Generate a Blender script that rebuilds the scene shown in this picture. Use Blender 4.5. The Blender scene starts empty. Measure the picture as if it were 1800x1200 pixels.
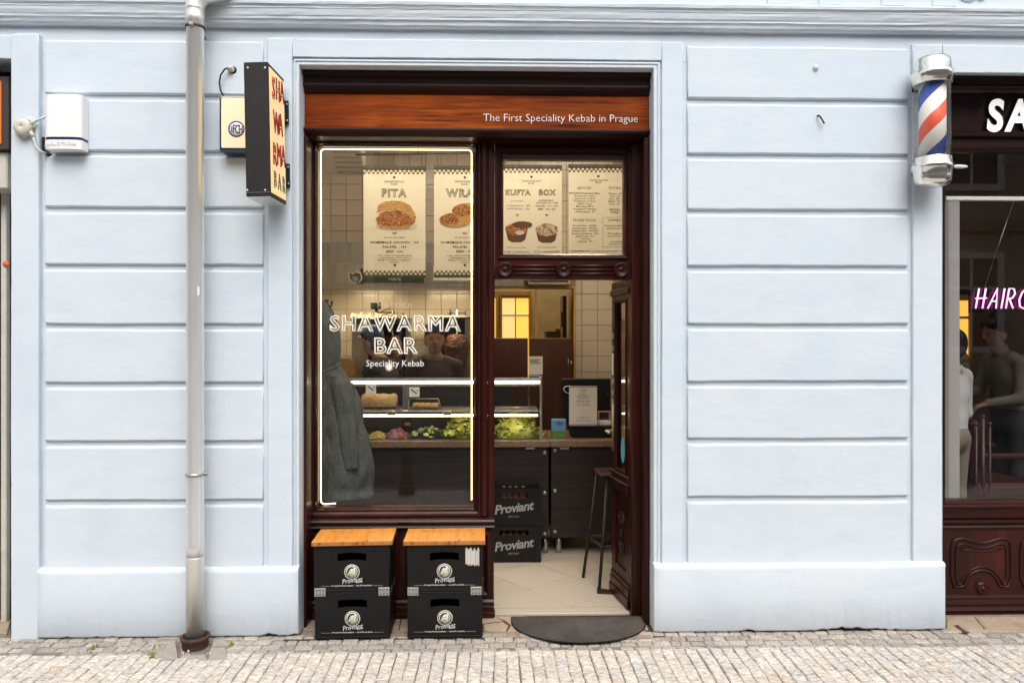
import bpy, math, random
import numpy as np
from mathutils import Vector, Matrix, noise as mnoise
R = math.radians
rnd = random.Random(7)
sc = bpy.context.scene
col = sc.collection

# ------------------------------------------------------------------ camera
YAW = R(1.4); FPX = 1300.0; CY = -4.06; CZ = 1.61
cam = bpy.data.cameras.new('camera'); cam.sensor_width = 36; cam.lens = 36 * FPX / 1800
cam.clip_start = 0.05; cam.clip_end = 500
co = bpy.data.objects.new('camera', cam); col.objects.link(co)
co.location = (0, CY, CZ); co.rotation_euler = (R(90), 0, -YAW)
sc.camera = co

# ------------------------------------------------------------------ sky and sun (bright overcast day)
SUN_EL, SUN_AZ = 52, 10          # degrees; the sun stands in front of the facade, a little to the right
w = bpy.data.worlds.new('World'); sc.world = w; w.use_nodes = True
nt = w.node_tree; nt.nodes.clear()
sky = nt.nodes.new('ShaderNodeTexSky'); sky.sky_type = 'NISHITA'; sky.sun_disc = False
sky.sun_elevation = R(SUN_EL); sky.sun_rotation = R(180 - SUN_AZ)
sky.air_density = 1.0; sky.dust_density = 4.0; sky.ozone_density = 1.0
hs = nt.nodes.new('ShaderNodeHueSaturation'); hs.inputs['Saturation'].default_value = 0.22
bg = nt.nodes.new('ShaderNodeBackground'); bg.inputs['Strength'].default_value = 0.15
out = nt.nodes.new('ShaderNodeOutputWorld')
nt.links.new(sky.outputs[0], hs.inputs['Color']); nt.links.new(hs.outputs[0], bg.inputs['Color']); nt.links.new(bg.outputs[0], out.inputs[0])
sl = bpy.data.lights.new('sun', 'SUN'); sl.energy = 0.9; sl.angle = R(55); sl.color = (1.0, 0.97, 0.94)
so = bpy.data.objects.new('sun', sl); col.objects.link(so)
so.rotation_euler = (R(90 - SUN_EL), 0, R(SUN_AZ))
sc.view_settings.view_transform = 'Standard'; sc.view_settings.look = 'None'
sc.view_settings.exposure = 0.78; sc.view_settings.gamma = 1; sc.view_settings.use_curve_mapping = False
sc.render.engine = 'CYCLES'
sc.cycles.use_denoising = True
sc.cycles.max_bounces = 8; sc.cycles.transparent_max_bounces = 24
sc.cycles.caustics_reflective = False; sc.cycles.caustics_refractive = False
sc.cycles.sample_clamp_indirect = 4

# ------------------------------------------------------------------ pixel -> place on a plane Y = const
def P(px, py, Y):
    dx = px - 900; dz = 600 - py
    rx = FPX * math.sin(YAW) + dx * math.cos(YAW); ry = FPX * math.cos(YAW) - dx * math.sin(YAW)
    t = (Y - CY) / ry
    return Vector((t * rx, Y, CZ + t * dz))
def X(px, Y): return P(px, 600, Y).x
def Z(py, Y, px=900): return P(px, py, Y).z
def K(Y, px=900): return P(px, 599, Y).z - CZ       # metres per pixel there

# ------------------------------------------------------------------ materials
MATS = {}
def mat(name, colr, rough=0.5, metal=0.0, spec=0.5, coat=0.0, var=None, bump=None, emit=None, alpha=None):
    """var=(scale,(sx,sy,sz),colour2,detail,contrast)   bump=(scale,(sx,sy,sz),strength,distance)"""
    m = bpy.data.materials.new(name); m.use_nodes = True
    t = m.node_tree; b = t.nodes['Principled BSDF']
    b.inputs['Base Color'].default_value = (*colr, 1); b.inputs['Roughness'].default_value = rough
    b.inputs['Metallic'].default_value = metal; b.inputs['Specular IOR Level'].default_value = spec
    b.inputs['Coat Weight'].default_value = coat; b.inputs['Coat Roughness'].default_value = 0.12
    tc = t.nodes.new('ShaderNodeTexCoord')
    def nz(scale, st, detail=6, rg=0.6):
        mp = t.nodes.new('ShaderNodeMapping'); mp.inputs['Scale'].default_value = st
        t.links.new(tc.outputs['Object'], mp.inputs['Vector'])
        n = t.nodes.new('ShaderNodeTexNoise'); n.inputs['Scale'].default_value = scale
        n.inputs['Detail'].default_value = detail; n.inputs['Roughness'].default_value = rg
        t.links.new(mp.outputs[0], n.inputs['Vector']); return n
    if var:
        vs = list(var) if isinstance(var, list) else [var]
        prev = None
        for (s, st, c2, det, lo, hi) in vs:
            n = nz(s, st, det)
            mr = t.nodes.new('ShaderNodeMapRange'); mr.inputs[1].default_value = lo; mr.inputs[2].default_value = hi
            t.links.new(n.outputs['Fac'], mr.inputs[0])
            mx = t.nodes.new('ShaderNodeMix'); mx.data_type = 'RGBA'
            t.links.new(mr.outputs[0], mx.inputs[0])
            mx.inputs[6].default_value = (*colr, 1); mx.inputs[7].default_value = (*c2, 1)
            if prev is not None: t.links.new(prev, mx.inputs[6])
            prev = mx.outputs[2]
        t.links.new(prev, b.inputs['Base Color'])
    if bump:
        bl = list(bump) if isinstance(bump, list) else [bump]
        prevn = None
        for (s, st, strength, dist) in bl:
            n = nz(s, st, 4, 0.6)
            bp = t.nodes.new('ShaderNodeBump'); bp.inputs['Strength'].default_value = strength; bp.inputs['Distance'].default_value = dist
            t.links.new(n.outputs['Fac'], bp.inputs['Height'])
            if prevn is not None: t.links.new(prevn, bp.inputs['Normal'])
            prevn = bp.outputs[0]
        t.links.new(prevn, b.inputs['Normal'])
    if emit:
        b.inputs['Emission Color'].default_value = (*emit[0], 1); b.inputs['Emission Strength'].default_value = emit[1]
    MATS[name] = m
    return m
def glass_mat(name, tint=(1, 1, 1), ior=1.5, rough=0.0, boost=1.0):
    m = bpy.data.materials.new(name); m.use_nodes = True; t = m.node_tree; t.nodes.clear()
    o = t.nodes.new('ShaderNodeOutputMaterial'); tr = t.nodes.new('ShaderNodeBsdfTransparent'); tr.inputs[0].default_value = (*tint, 1)
    gl = t.nodes.new('ShaderNodeBsdfGlossy'); gl.inputs['Roughness'].default_value = rough
    fr = t.nodes.new('ShaderNodeFresnel'); ge = t.nodes.new('ShaderNodeNewGeometry'); mr = t.nodes.new('ShaderNodeMapRange'); mr.inputs[3].default_value = ior; mr.inputs[4].default_value = 1 / ior
    t.links.new(ge.outputs['Backfacing'], mr.inputs[0]); t.links.new(mr.outputs[0], fr.inputs[0])     # same reflectance on both faces of the sheet
    mx = t.nodes.new('ShaderNodeMixShader')
    t.links.new(fr.outputs[0], mx.inputs[0]); t.links.new(tr.outputs[0], mx.inputs[1]); t.links.new(gl.outputs[0], mx.inputs[2]); t.links.new(mx.outputs[0], o.inputs[0])
    MATS[name] = m
    return m
def random_mat(name, ramp, rough=0.7, bump=None, noise_mix=0.25, spec=0.3, stretch=(1, 1, 1)):
    """colour picked per object and per mesh island from a ramp, with fine grain on top"""
    m = mat(name, ramp[0][1], rough, spec=spec, bump=bump); t = m.node_tree; b = t.nodes['Principled BSDF']
    oi = t.nodes.new('ShaderNodeObjectInfo'); ge = t.nodes.new('ShaderNodeNewGeometry')
    ad = t.nodes.new('ShaderNodeMath'); ad.operation = 'ADD'
    t.links.new(oi.outputs['Random'], ad.inputs[0]); t.links.new(ge.outputs['Random Per Island'], ad.inputs[1])
    fc = t.nodes.new('ShaderNodeMath'); fc.operation = 'FRACT'; t.links.new(ad.outputs[0], fc.inputs[0])
    cr = t.nodes.new('ShaderNodeValToRGB'); el = cr.color_ramp.elements
    while len(el) < len(ramp): el.new(0.5)
    for e, (p, c) in zip(el, ramp): e.position = p; e.color = (*c, 1)
    t.links.new(fc.outputs[0], cr.inputs[0])
    gp = t.nodes.new('ShaderNodeNewGeometry'); n = t.nodes.new('ShaderNodeTexNoise'); n.inputs['Scale'].default_value = 90; n.inputs['Detail'].default_value = 5
    mp = t.nodes.new('ShaderNodeMapping'); mp.inputs['Scale'].default_value = stretch; t.links.new(gp.outputs['Position'], mp.inputs['Vector']); t.links.new(mp.outputs[0], n.inputs['Vector'])
    mr = t.nodes.new('ShaderNodeMapRange'); mr.inputs[3].default_value = 1 - noise_mix; mr.inputs[4].default_value = 1 + noise_mix
    mr.inputs[1].default_value = 0.3; mr.inputs[2].default_value = 0.7
    t.links.new(n.outputs['Fac'], mr.inputs[0])
    vm = t.nodes.new('ShaderNodeVectorMath'); vm.operation = 'SCALE'
    t.links.new(cr.outputs[0], vm.inputs[0]); t.links.new(mr.outputs[0], vm.inputs['Scale'])
    t.links.new(vm.outputs[0], b.inputs['Base Color'])
    return m

PL = (0.595, 0.668, 0.737)
mat('plaster', PL, 0.75, spec=0.25,
    var=[(0.9, (1, 1, 1.2), (0.64, 0.70, 0.75), 4, 0.35, 0.7), (5, (1, 1, 2.2), (0.565, 0.64, 0.715), 5, 0.45, 0.85), (1.7, (1, 1, 1), (0.63, 0.685, 0.732), 3, 0.56, 0.66), (75, (1, 1, 1), (0.40, 0.42, 0.43), 2, 0.745, 0.765), (2.6, (1, 1, 1), (0.565, 0.63, 0.695), 7, 0.56, 0.80)],
    bump=[(1.6, (1, 1, 1.6), 0.25, 0.02), (8, (0.6, 1, 1.6), 0.16, 0.008), (40, (0.7, 1, 1.7), 0.28, 0.003), (170, (1, 1, 1), 0.18, 0.0015)])
def hairline(m):
    t = m.node_tree; b = t.nodes['Principled BSDF']; src = b.inputs['Base Color'].links[0].from_socket
    tc = t.nodes.new('ShaderNodeTexCoord'); ns = t.nodes.new('ShaderNodeTexNoise'); ns.inputs['Scale'].default_value = 7; ns.inputs['Detail'].default_value = 6
    t.links.new(tc.outputs['Object'], ns.inputs['Vector'])
    mxv = t.nodes.new('ShaderNodeMix'); mxv.data_type = 'RGBA'; mxv.inputs[0].default_value = 0.22; t.links.new(tc.outputs['Object'], mxv.inputs[6]); t.links.new(ns.outputs['Color'], mxv.inputs[7])
    vo = t.nodes.new('ShaderNodeTexVoronoi'); vo.feature = 'DISTANCE_TO_EDGE'; vo.inputs['Scale'].default_value = 1.7; t.links.new(mxv.outputs[2], vo.inputs['Vector'])
    ln = t.nodes.new('ShaderNodeMapRange'); ln.inputs[1].default_value = 0.0035; ln.inputs[2].default_value = 0.0; t.links.new(vo.outputs['Distance'], ln.inputs[0])
    mk = t.nodes.new('ShaderNodeTexNoise'); mk.inputs['Scale'].default_value = 1.9; t.links.new(tc.outputs['Object'], mk.inputs['Vector'])
    mr = t.nodes.new('ShaderNodeMapRange'); mr.inputs[1].default_value = 0.54; mr.inputs[2].default_value = 0.60; mr.inputs[4].default_value = 0.22; t.links.new(mk.outputs['Fac'], mr.inputs[0])
    mu = t.nodes.new('ShaderNodeMath'); mu.operation = 'MULTIPLY'; t.links.new(ln.outputs[0], mu.inputs[0]); t.links.new(mr.outputs[0], mu.inputs[1])
    mx = t.nodes.new('ShaderNodeMix'); mx.data_type = 'RGBA'; t.links.new(mu.outputs[0], mx.inputs[0]); t.links.new(src, mx.inputs[6]); mx.inputs[7].default_value = (0.40, 0.44, 0.50, 1)
    t.links.new(mx.outputs[2], b.inputs['Base Color'])
hairline(MATS['plaster'])
mat('wood_red', (0.024, 0.0044, 0.0029), 0.36, spec=0.2, coat=0.14, var=[(6, (0.8, 0.8, 0.12), (0.078, 0.0125, 0.005), 6, 0.47, 0.80), (60, (1, 1, 0.06), (0.013, 0.0024, 0.0017), 4, 0.5, 0.8)],
    bump=(80, (1, 1, 0.05), 0.15, 0.002))
mat('wood_red_h', (0.024, 0.0044, 0.0029), 0.36, spec=0.2, coat=0.14, var=[(6, (0.12, 0.8, 0.8), (0.078, 0.0125, 0.005), 6, 0.47, 0.80), (60, (0.06, 1, 1), (0.013, 0.0024, 0.0017), 4, 0.5, 0.8)],
    bump=(80, (0.05, 1, 1), 0.15, 0.002))
mat('wood_dark_h', (0.013, 0.0028, 0.0021), 0.34, spec=0.22, coat=0.12, var=(8, (0.1, 1, 1), (0.034, 0.006, 0.0035), 6, 0.4, 0.75), bump=(70, (0.05, 1, 1), 0.2, 0.002))
mat('fascia_wood', (0.31, 0.062, 0.008), 0.5, spec=0.06, coat=0.02, var=[(2.2, (0.45, 1, 3.0), (0.10, 0.015, 0.003), 9, 0.45, 0.66), (12, (0.22, 1, 5), (0.42, 0.11, 0.016), 6, 0.5, 0.8), (1.1, (1, 1, 0.4), (0.11, 0.016, 0.004), 3, 0.45, 0.72), (24, (0.10, 1, 3), (0.07, 0.010, 0.003), 6, 0.56, 0.70)],
    bump=(50, (0.1, 1, 1.5), 0.12, 0.002))
mat('zinc', (0.83, 0.825, 0.81), 0.34, metal=0.68, var=(4, (3, 3, 0.5), (0.73, 0.725, 0.705), 5, 0.35, 0.7), bump=(10, (2, 2, 0.2), 0.05, 0.004))
mat('rust_iron', (0.05, 0.026, 0.018), 0.85, var=(30, (1, 1, 1), (0.10, 0.045, 0.025), 6, 0.4, 0.65), bump=(60, (1, 1, 1), 0.4, 0.004))
mat('black_metal', (0.0135, 0.0105, 0.0105), 0.55, spec=0.35, var=(8, (1, 1, 0.4), (0.021, 0.017, 0.017), 4, 0.4, 0.8))
mat('steel', (0.56, 0.55, 0.53), 0.28, metal=1.0, var=(3, (6, 1, 0.6), (0.42, 0.41, 0.4), 4, 0.4, 0.7))
mat('steel_dull', (0.33, 0.32, 0.31), 0.42, metal=0.9, var=(3, (6, 1, 0.6), (0.25, 0.24, 0.23), 4, 0.4, 0.7))
mat('chrome', (0.90, 0.87, 0.81), 0.17, metal=0.95, bump=(9, (1, 1, 1), 0.04, 0.01))
mat('bolt_metal', (0.5, 0.49, 0.47), 0.35, metal=1.0)
mat('foil', (0.24, 0.21, 0.16), 0.45, metal=1.0, bump=(25, (1, 1, 1), 1.0, 0.03))
mat('white_plastic', (0.84, 0.82, 0.82), 0.4)
mat('grey_plastic', (0.60, 0.57, 0.50), 0.5, var=(15, (1, 1, 1), (0.52, 0.49, 0.43), 4, 0.4, 0.7))
mat('pale_cable', (0.55, 0.60, 0.68), 0.6)
mat('white_paint', (0.82, 0.82, 0.81), 0.45)
mat('vinyl_white', (0.82, 0.80, 0.76), 0.5)
mat('vinyl_pale', (0.86, 0.80, 0.70), 0.5)
mat('vinyl_shadow', (0.05, 0.018, 0.015), 0.6)
mat('vinyl_ghost', (0.80, 0.72, 0.55), 0.6)
mat('black_plastic', (0.0050, 0.0046, 0.0045), 0.5, spec=0.28, var=[(7, (1, 1, 1), (0.009, 0.008, 0.0077), 5, 0.4, 0.75), (22, (0.6, 1, 4), (0.05, 0.046, 0.043), 5, 0.69, 0.80)], bump=(120, (1, 1, 1), 0.1, 0.001))
mat('black_hole', (0.003, 0.003, 0.003), 0.9)
mat('print_white', (0.62, 0.61, 0.58), 0.6)
mat('print_cream', (0.66, 0.65, 0.52), 0.6)
mat('print_grey', (0.30, 0.30, 0.29), 0.6)
mat('print_black', (0.02, 0.018, 0.015), 0.6)
mat('print_olive', (0.16, 0.14, 0.07), 0.6)
mat('print_red', (0.36, 0.02, 0.012), 0.6)
mat('print_blue', (0.01, 0.025, 0.16), 0.5)
mat('print_gold', (0.36, 0.26, 0.10), 0.6)
mat('pine', (0.72, 0.30, 0.055), 0.42, spec=0.4, coat=0.1, var=[(5, (5, 0.35, 1), (0.60, 0.21, 0.032), 6, 0.4, 0.7), (9, (2.2, 1.0, 1), (0.16, 0.035, 0.008), 2, 0.68, 0.76)], bump=(40, (4, 0.3, 1), 0.1, 0.002))
mat('pine_end', (0.40, 0.17, 0.05), 0.55, var=(18, (3, 1, 1), (0.14, 0.045, 0.015), 5, 0.5, 0.7))
mat('mat_rubber', (0.036, 0.030, 0.027), 0.85, var=[(4, (1, 1, 1), (0.085, 0.073, 0.063), 6, 0.42, 0.72), (260, (1, 1, 1), (0.20, 0.18, 0.155), 2, 0.61, 0.70)], bump=(180, (1, 1, 1), 0.8, 0.004))
mat('mortar', (0.22, 0.185, 0.15), 0.95, var=(14, (1, 1, 1), (0.15, 0.125, 0.10), 6, 0.4, 0.7), bump=(60, (1, 1, 1), 0.6, 0.006))
mat('asphalt', (0.055, 0.055, 0.057), 0.9, var=(3, (1, 1, 1), (0.075, 0.073, 0.07), 5, 0.4, 0.7), bump=(150, (1, 1, 1), 0.5, 0.004))
mat('granite_kerb', (0.26, 0.25, 0.24), 0.85, var=(40, (1, 1, 1), (0.16, 0.15, 0.15), 5, 0.4, 0.7))
mat('threshold', (0.40, 0.30, 0.21), 0.75, var=[(9, (1, 1, 1), (0.30, 0.20, 0.13), 6, 0.45, 0.7), (55, (1, 1, 1), (0.46, 0.38, 0.29), 4, 0.5, 0.75)], bump=(40, (1, 1, 1), 0.4, 0.004))
mat('threshold_dark', (0.22, 0.175, 0.14), 0.85, var=(16, (1, 1, 1), (0.33, 0.26, 0.19), 6, 0.45, 0.7), bump=(50, (1, 1, 1), 0.5, 0.005))
mat('crack', (0.055, 0.038, 0.028), 0.95)
mat('moss', (0.12, 0.20, 0.02), 0.9, var=(50, (1, 1, 1), (0.26, 0.30, 0.05), 3, 0.4, 0.7))
mat('gravel_grey', (0.33, 0.29, 0.25), 0.9, var=(20, (1, 1, 1), (0.42, 0.37, 0.32), 5, 0.4, 0.7), bump=(50, (1, 1, 1), 0.6, 0.006))
mat('dark_gap', (0.02, 0.017, 0.015), 0.95)
COB = [(0.0, (0.53, 0.475, 0.415)), (0.22, (0.57, 0.51, 0.445)), (0.45, (0.60, 0.545, 0.485)), (0.62, (0.56, 0.485, 0.41)), (0.80, (0.52, 0.475, 0.43)), (0.93, (0.49, 0.46, 0.435)), (1.0, (0.54, 0.44, 0.35))]
random_mat('cobble', COB, 0.8, bump=[(45, (1, 1, 1), 0.7, 0.006), (160, (1, 1, 1), 0.4, 0.002)], noise_mix=0.42, stretch=(0.45, 1.5, 1))
random_mat('cobble_dirty', [(0, (0.31, 0.275, 0.24)), (0.4, (0.38, 0.335, 0.29)), (0.75, (0.45, 0.40, 0.345)), (1, (0.27, 0.25, 0.235))], 0.85, bump=(45, (1, 1, 1), 0.7, 0.006), noise_mix=0.38)
random_mat('wall_tile', [(0, (0.52, 0.46, 0.385)), (0.5, (0.55, 0.49, 0.41)), (1, (0.50, 0.44, 0.365))], 0.22, noise_mix=0.03, spec=0.5)
mat('grout', (0.30, 0.22, 0.14), 0.9)
random_mat('floor_tile', [(0, (0.45, 0.385, 0.305)), (0.5, (0.48, 0.415, 0.335)), (1, (0.42, 0.36, 0.285))], 0.3, noise_mix=0.06, spec=0.5)
mat('floor_grout', (0.24, 0.19, 0.14), 0.9)
mat('inner_wall', (0.50, 0.44, 0.36), 0.8, var=(2, (1, 1, 1), (0.44, 0.38, 0.31), 4, 0.4, 0.7))
mat('ceiling', (0.55, 0.50, 0.42), 0.9)
mat('poster', (0.90, 0.85, 0.71), 0.55, var=(1.5, (1, 1, 1), (0.87, 0.81, 0.67), 2, 0.4, 0.7))
mat('poster_rail', (0.075, 0.07, 0.06), 0.5)
mat('bread', (0.62, 0.38, 0.14), 0.7, var=(60, (1, 1, 1), (0.42, 0.20, 0.05), 4, 0.4, 0.65), bump=(60, (1, 1, 1), 0.4, 0.01))
mat('cake', (0.82, 0.58, 0.27), 0.85, var=(70, (1, 1, 1), (0.58, 0.34, 0.12), 4, 0.4, 0.65), bump=(90, (1, 1, 1), 0.9, 0.01))
mat('filling', (0.42, 0.15, 0.035), 0.6, var=[(75, (1, 1, 1), (0.10, 0.03, 0.012), 3, 0.5, 0.6), (55, (1.3, 1, 1), (0.72, 0.50, 0.22), 3, 0.55, 0.66), (40, (1, 1, 1.4), (0.55, 0.07, 0.03), 2, 0.64, 0.70)])
mat('filling_white', (0.62, 0.55, 0.42), 0.6, var=[(45, (1, 1, 1), (0.30, 0.12, 0.04), 3, 0.45, 0.6), (60, (1, 1, 1), (0.48, 0.10, 0.03), 2, 0.58, 0.68)])
mat('bowl_brown', (0.13, 0.055, 0.022), 0.6)
mat('granite_top', (0.15, 0.09, 0.055), 0.3, var=(160, (1, 1, 1), (0.36, 0.25, 0.17), 3, 0.5, 0.65))
mat('counter_panel', (0.014, 0.0112, 0.0096), 0.4, spec=0.3, var=(5, (0.35, 1, 7), (0.034, 0.0285, 0.025), 6, 0.35, 0.75))
mat('screw', (0.40, 0.36, 0.31), 0.45, metal=0.6)
mat('brown_board', (0.050, 0.016, 0.010), 0.5, var=(4, (3, 1, 0.3), (0.065, 0.022, 0.013), 5, 0.4, 0.7))
mat('case_back', (0.022, 0.018, 0.016), 0.35, var=(3, (1, 1, 1), (0.036, 0.03, 0.026), 3, 0.4, 0.7))
mat('led', (1, 0.95, 0.85), 0.5, emit=((1.0, 0.80, 0.50), 2.6))
mat('led_case', (1, 0.95, 0.85), 0.5, emit=((1.0, 0.82, 0.55), 7.0))
mat('fill_panel', (1, 0.95, 0.9), 0.5, emit=((1.0, 0.86, 0.64), 27.0))
mat('fill_mid', (1, 0.95, 0.9), 0.5, emit=((1.0, 0.82, 0.60), 26.0))
mat('hood_lamp', (1, 0.95, 0.9), 0.5, emit=((1.0, 0.78, 0.46), 48.0))
mat('barber_fill', (1, 0.95, 0.9), 0.5, emit=((1.0, 0.78, 0.55), 11.0))
mat('sign_face', (0.80, 0.62, 0.36), 0.5, emit=((1.0, 0.66, 0.30), 0.30))
mat('sign_white', (0.88, 0.88, 0.88), 0.4, emit=((1.0, 0.99, 0.97), 0.40))
mat('box_face', (0.80, 0.68, 0.47), 0.45, emit=((1.0, 0.80, 0.50), 0.10), var=(2, (1, 1, 1), (0.74, 0.62, 0.42), 3, 0.4, 0.7))
mat('orange_face', (0.62, 0.19, 0.02), 0.5, emit=((1.0, 0.30, 0.03), 0.08))
mat('yellow_day', (0.8, 0.6, 0.15), 0.5, emit=((1.0, 0.58, 0.10), 0.62))
mat('cream_day', (0.8, 0.6, 0.3), 0.5, emit=((1.0, 0.66, 0.24), 0.55))
mat('yellow_wall', (0.72, 0.55, 0.28), 0.8, var=(6, (1, 1, 1), (0.60, 0.44, 0.20), 4, 0.4, 0.7))
mat('yellow_frame', (0.50, 0.30, 0.09), 0.5, var=(9, (1, 1, 0.3), (0.42, 0.24, 0.07), 4, 0.4, 0.7))
mat('navy', (0.012, 0.016, 0.045), 0.5)
mat('lettuce', (0.50, 0.53, 0.085), 0.55, var=[(22, (1, 1, 1), (0.22, 0.32, 0.03), 4, 0.47, 0.68), (14, (1, 1, 1), (0.74, 0.72, 0.34), 3, 0.52, 0.7)])
mat('cheese', (0.72, 0.62, 0.22), 0.6, var=(60, (1, 1, 1), (0.6, 0.48, 0.12), 3, 0.4, 0.6))
mat('onion', (0.30, 0.07, 0.12), 0.5, var=(50, (1, 1, 1), (0.52, 0.32, 0.38), 3, 0.4, 0.6))
mat('carrot', (0.70, 0.12, 0.02), 0.5)
mat('cucumber_flesh', (0.50, 0.56, 0.26), 0.45, var=(40, (1, 1, 1), (0.40, 0.48, 0.18), 3, 0.4, 0.6))
mat('cucumber_skin', (0.035, 0.09, 0.018), 0.4)
mat('meat', (0.15, 0.045, 0.018), 0.5, var=[(22, (1, 1, 2.2), (0.05, 0.014, 0.008), 4, 0.4, 0.65), (38, (1, 1, 1.6), (0.32, 0.12, 0.04), 3, 0.56, 0.7)], bump=(26, (1, 1, 2.0), 1.0, 0.02))
mat('cardboard', (0.36, 0.20, 0.075), 0.8)
mat('coat_wool', (0.098, 0.108, 0.102), 0.95, spec=0.15, var=[(12, (1, 1, 0.6), (0.062, 0.07, 0.067), 6, 0.35, 0.7), (90, (1, 1, 1), (0.145, 0.157, 0.15), 3, 0.5, 0.75)], bump=[(6, (1.6, 1, 0.5), 0.8, 0.04), (120, (1, 1, 1), 0.4, 0.004)])
mat('stool_wood', (0.024, 0.009, 0.006), 0.4)
mat('cap_blue', (0.028, 0.075, 0.17), 0.8)
mat('paper', (0.62, 0.58, 0.52), 0.7)
mat('pink_plastic', (0.62, 0.30, 0.24), 0.5)
mat('sticker_blue', (0.10, 0.36, 0.46), 0.5)
mat('box_sky', (0.12, 0.28, 0.52), 0.5); mat('box_green', (0.10, 0.22, 0.05), 0.5); mat('sign_green', (0.035, 0.06, 0.022), 0.5)
mat('blind', (0.84, 0.82, 0.81), 0.7)
mat('barber_wall', (0.20, 0.135, 0.085), 0.8, var=(1.5, (1, 1, 1), (0.15, 0.10, 0.065), 3, 0.4, 0.7))
mat('barber_dark', (0.05, 0.032, 0.026), 0.6)
mat('maroon', (0.045, 0.010, 0.012), 0.4)
mat('neon', (1, 0.7, 0.95), 0.5, emit=((1.0, 0.28, 0.72), 1.5))

mat('opp_wall', (0.42, 0.37, 0.30), 0.85, var=(1.0, (1, 1, 1), (0.36, 0.32, 0.26), 4, 0.4, 0.7), bump=(12, (1, 1, 1), 0.2, 0.01))
mat('opp_stone', (0.26, 0.24, 0.21), 0.85, var=(2, (1, 1, 1), (0.20, 0.185, 0.165), 4, 0.4, 0.7))
mat('opp_glass', (0.03, 0.035, 0.04), 0.08)
mat('bollard_iron', (0.018, 0.018, 0.020), 0.5)
mat('car_white', (0.7, 0.7, 0.7), 0.25, coat=0.8)
mat('tyre', (0.012, 0.012, 0.013), 0.8)
glass_mat('pane', (0.97, 0.97, 0.96))
glass_mat('pane_thin', (0.99, 0.99, 0.985), ior=1.35)
glass_mat('pane_dark', (0.62, 0.60, 0.57), ior=1.6)
glass_mat('neon_glow_back', (0.62, 0.38, 0.58))  # purple tint stands in for the neon glow on the clear plate
# helical barber stripe
def stripe_mat():
    m = bpy.data.materials.new('barber_stripe'); m.use_nodes = True; t = m.node_tree; b = t.nodes['Principled BSDF']
    b.inputs['Roughness'].default_value = 0.4
    tc = t.nodes.new('ShaderNodeTexCoord'); sp = t.nodes.new('ShaderNodeSeparateXYZ'); t.links.new(tc.outputs['Object'], sp.inputs[0])
    at = t.nodes.new('ShaderNodeMath'); at.operation = 'ARCTAN2'; t.links.new(sp.outputs[0], at.inputs[0])
    ng = t.nodes.new('ShaderNodeMath'); ng.operation = 'MULTIPLY'; ng.inputs[1].default_value = -1; t.links.new(sp.outputs[1], ng.inputs[0]); t.links.new(ng.outputs[0], at.inputs[1])
    a2 = t.nodes.new('ShaderNodeMath'); a2.operation = 'DIVIDE'; a2.inputs[1].default_value = -2 * math.pi; t.links.new(at.outputs[0], a2.inputs[0])
    zz = t.nodes.new('ShaderNodeMath'); zz.operation = 'MULTIPLY_ADD'; zz.inputs[1].default_value = 1 / 0.385; zz.inputs[2].default_value = 10.80; t.links.new(sp.outputs[2], zz.inputs[0])
    ad = t.nodes.new('ShaderNodeMath'); ad.operation = 'ADD'; t.links.new(a2.outputs[0], ad.inputs[0]); t.links.new(zz.outputs[0], ad.inputs[1])
    fr = t.nodes.new('ShaderNodeMath'); fr.operation = 'FRACT'; t.links.new(ad.outputs[0], fr.inputs[0])
    cr = t.nodes.new('ShaderNodeValToRGB'); cr.color_ramp.interpolation = 'CONSTANT'; el = cr.color_ramp.elements
    el.new(0.5); el.new(0.75)
    for e, (p, c) in zip(el, [(0, (0.88, 0.84, 0.78)), (0.26, (0.82, 0.12, 0.06)), (0.5, (0.88, 0.84, 0.78)), (0.76, (0.045, 0.10, 0.42))]): e.position = p; e.color = (*c, 1)
    t.links.new(fr.outputs[0], cr.inputs[0]); t.links.new(cr.outputs[0], b.inputs['Base Color'])
    MATS['barber_stripe'] = m
stripe_mat()

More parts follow.
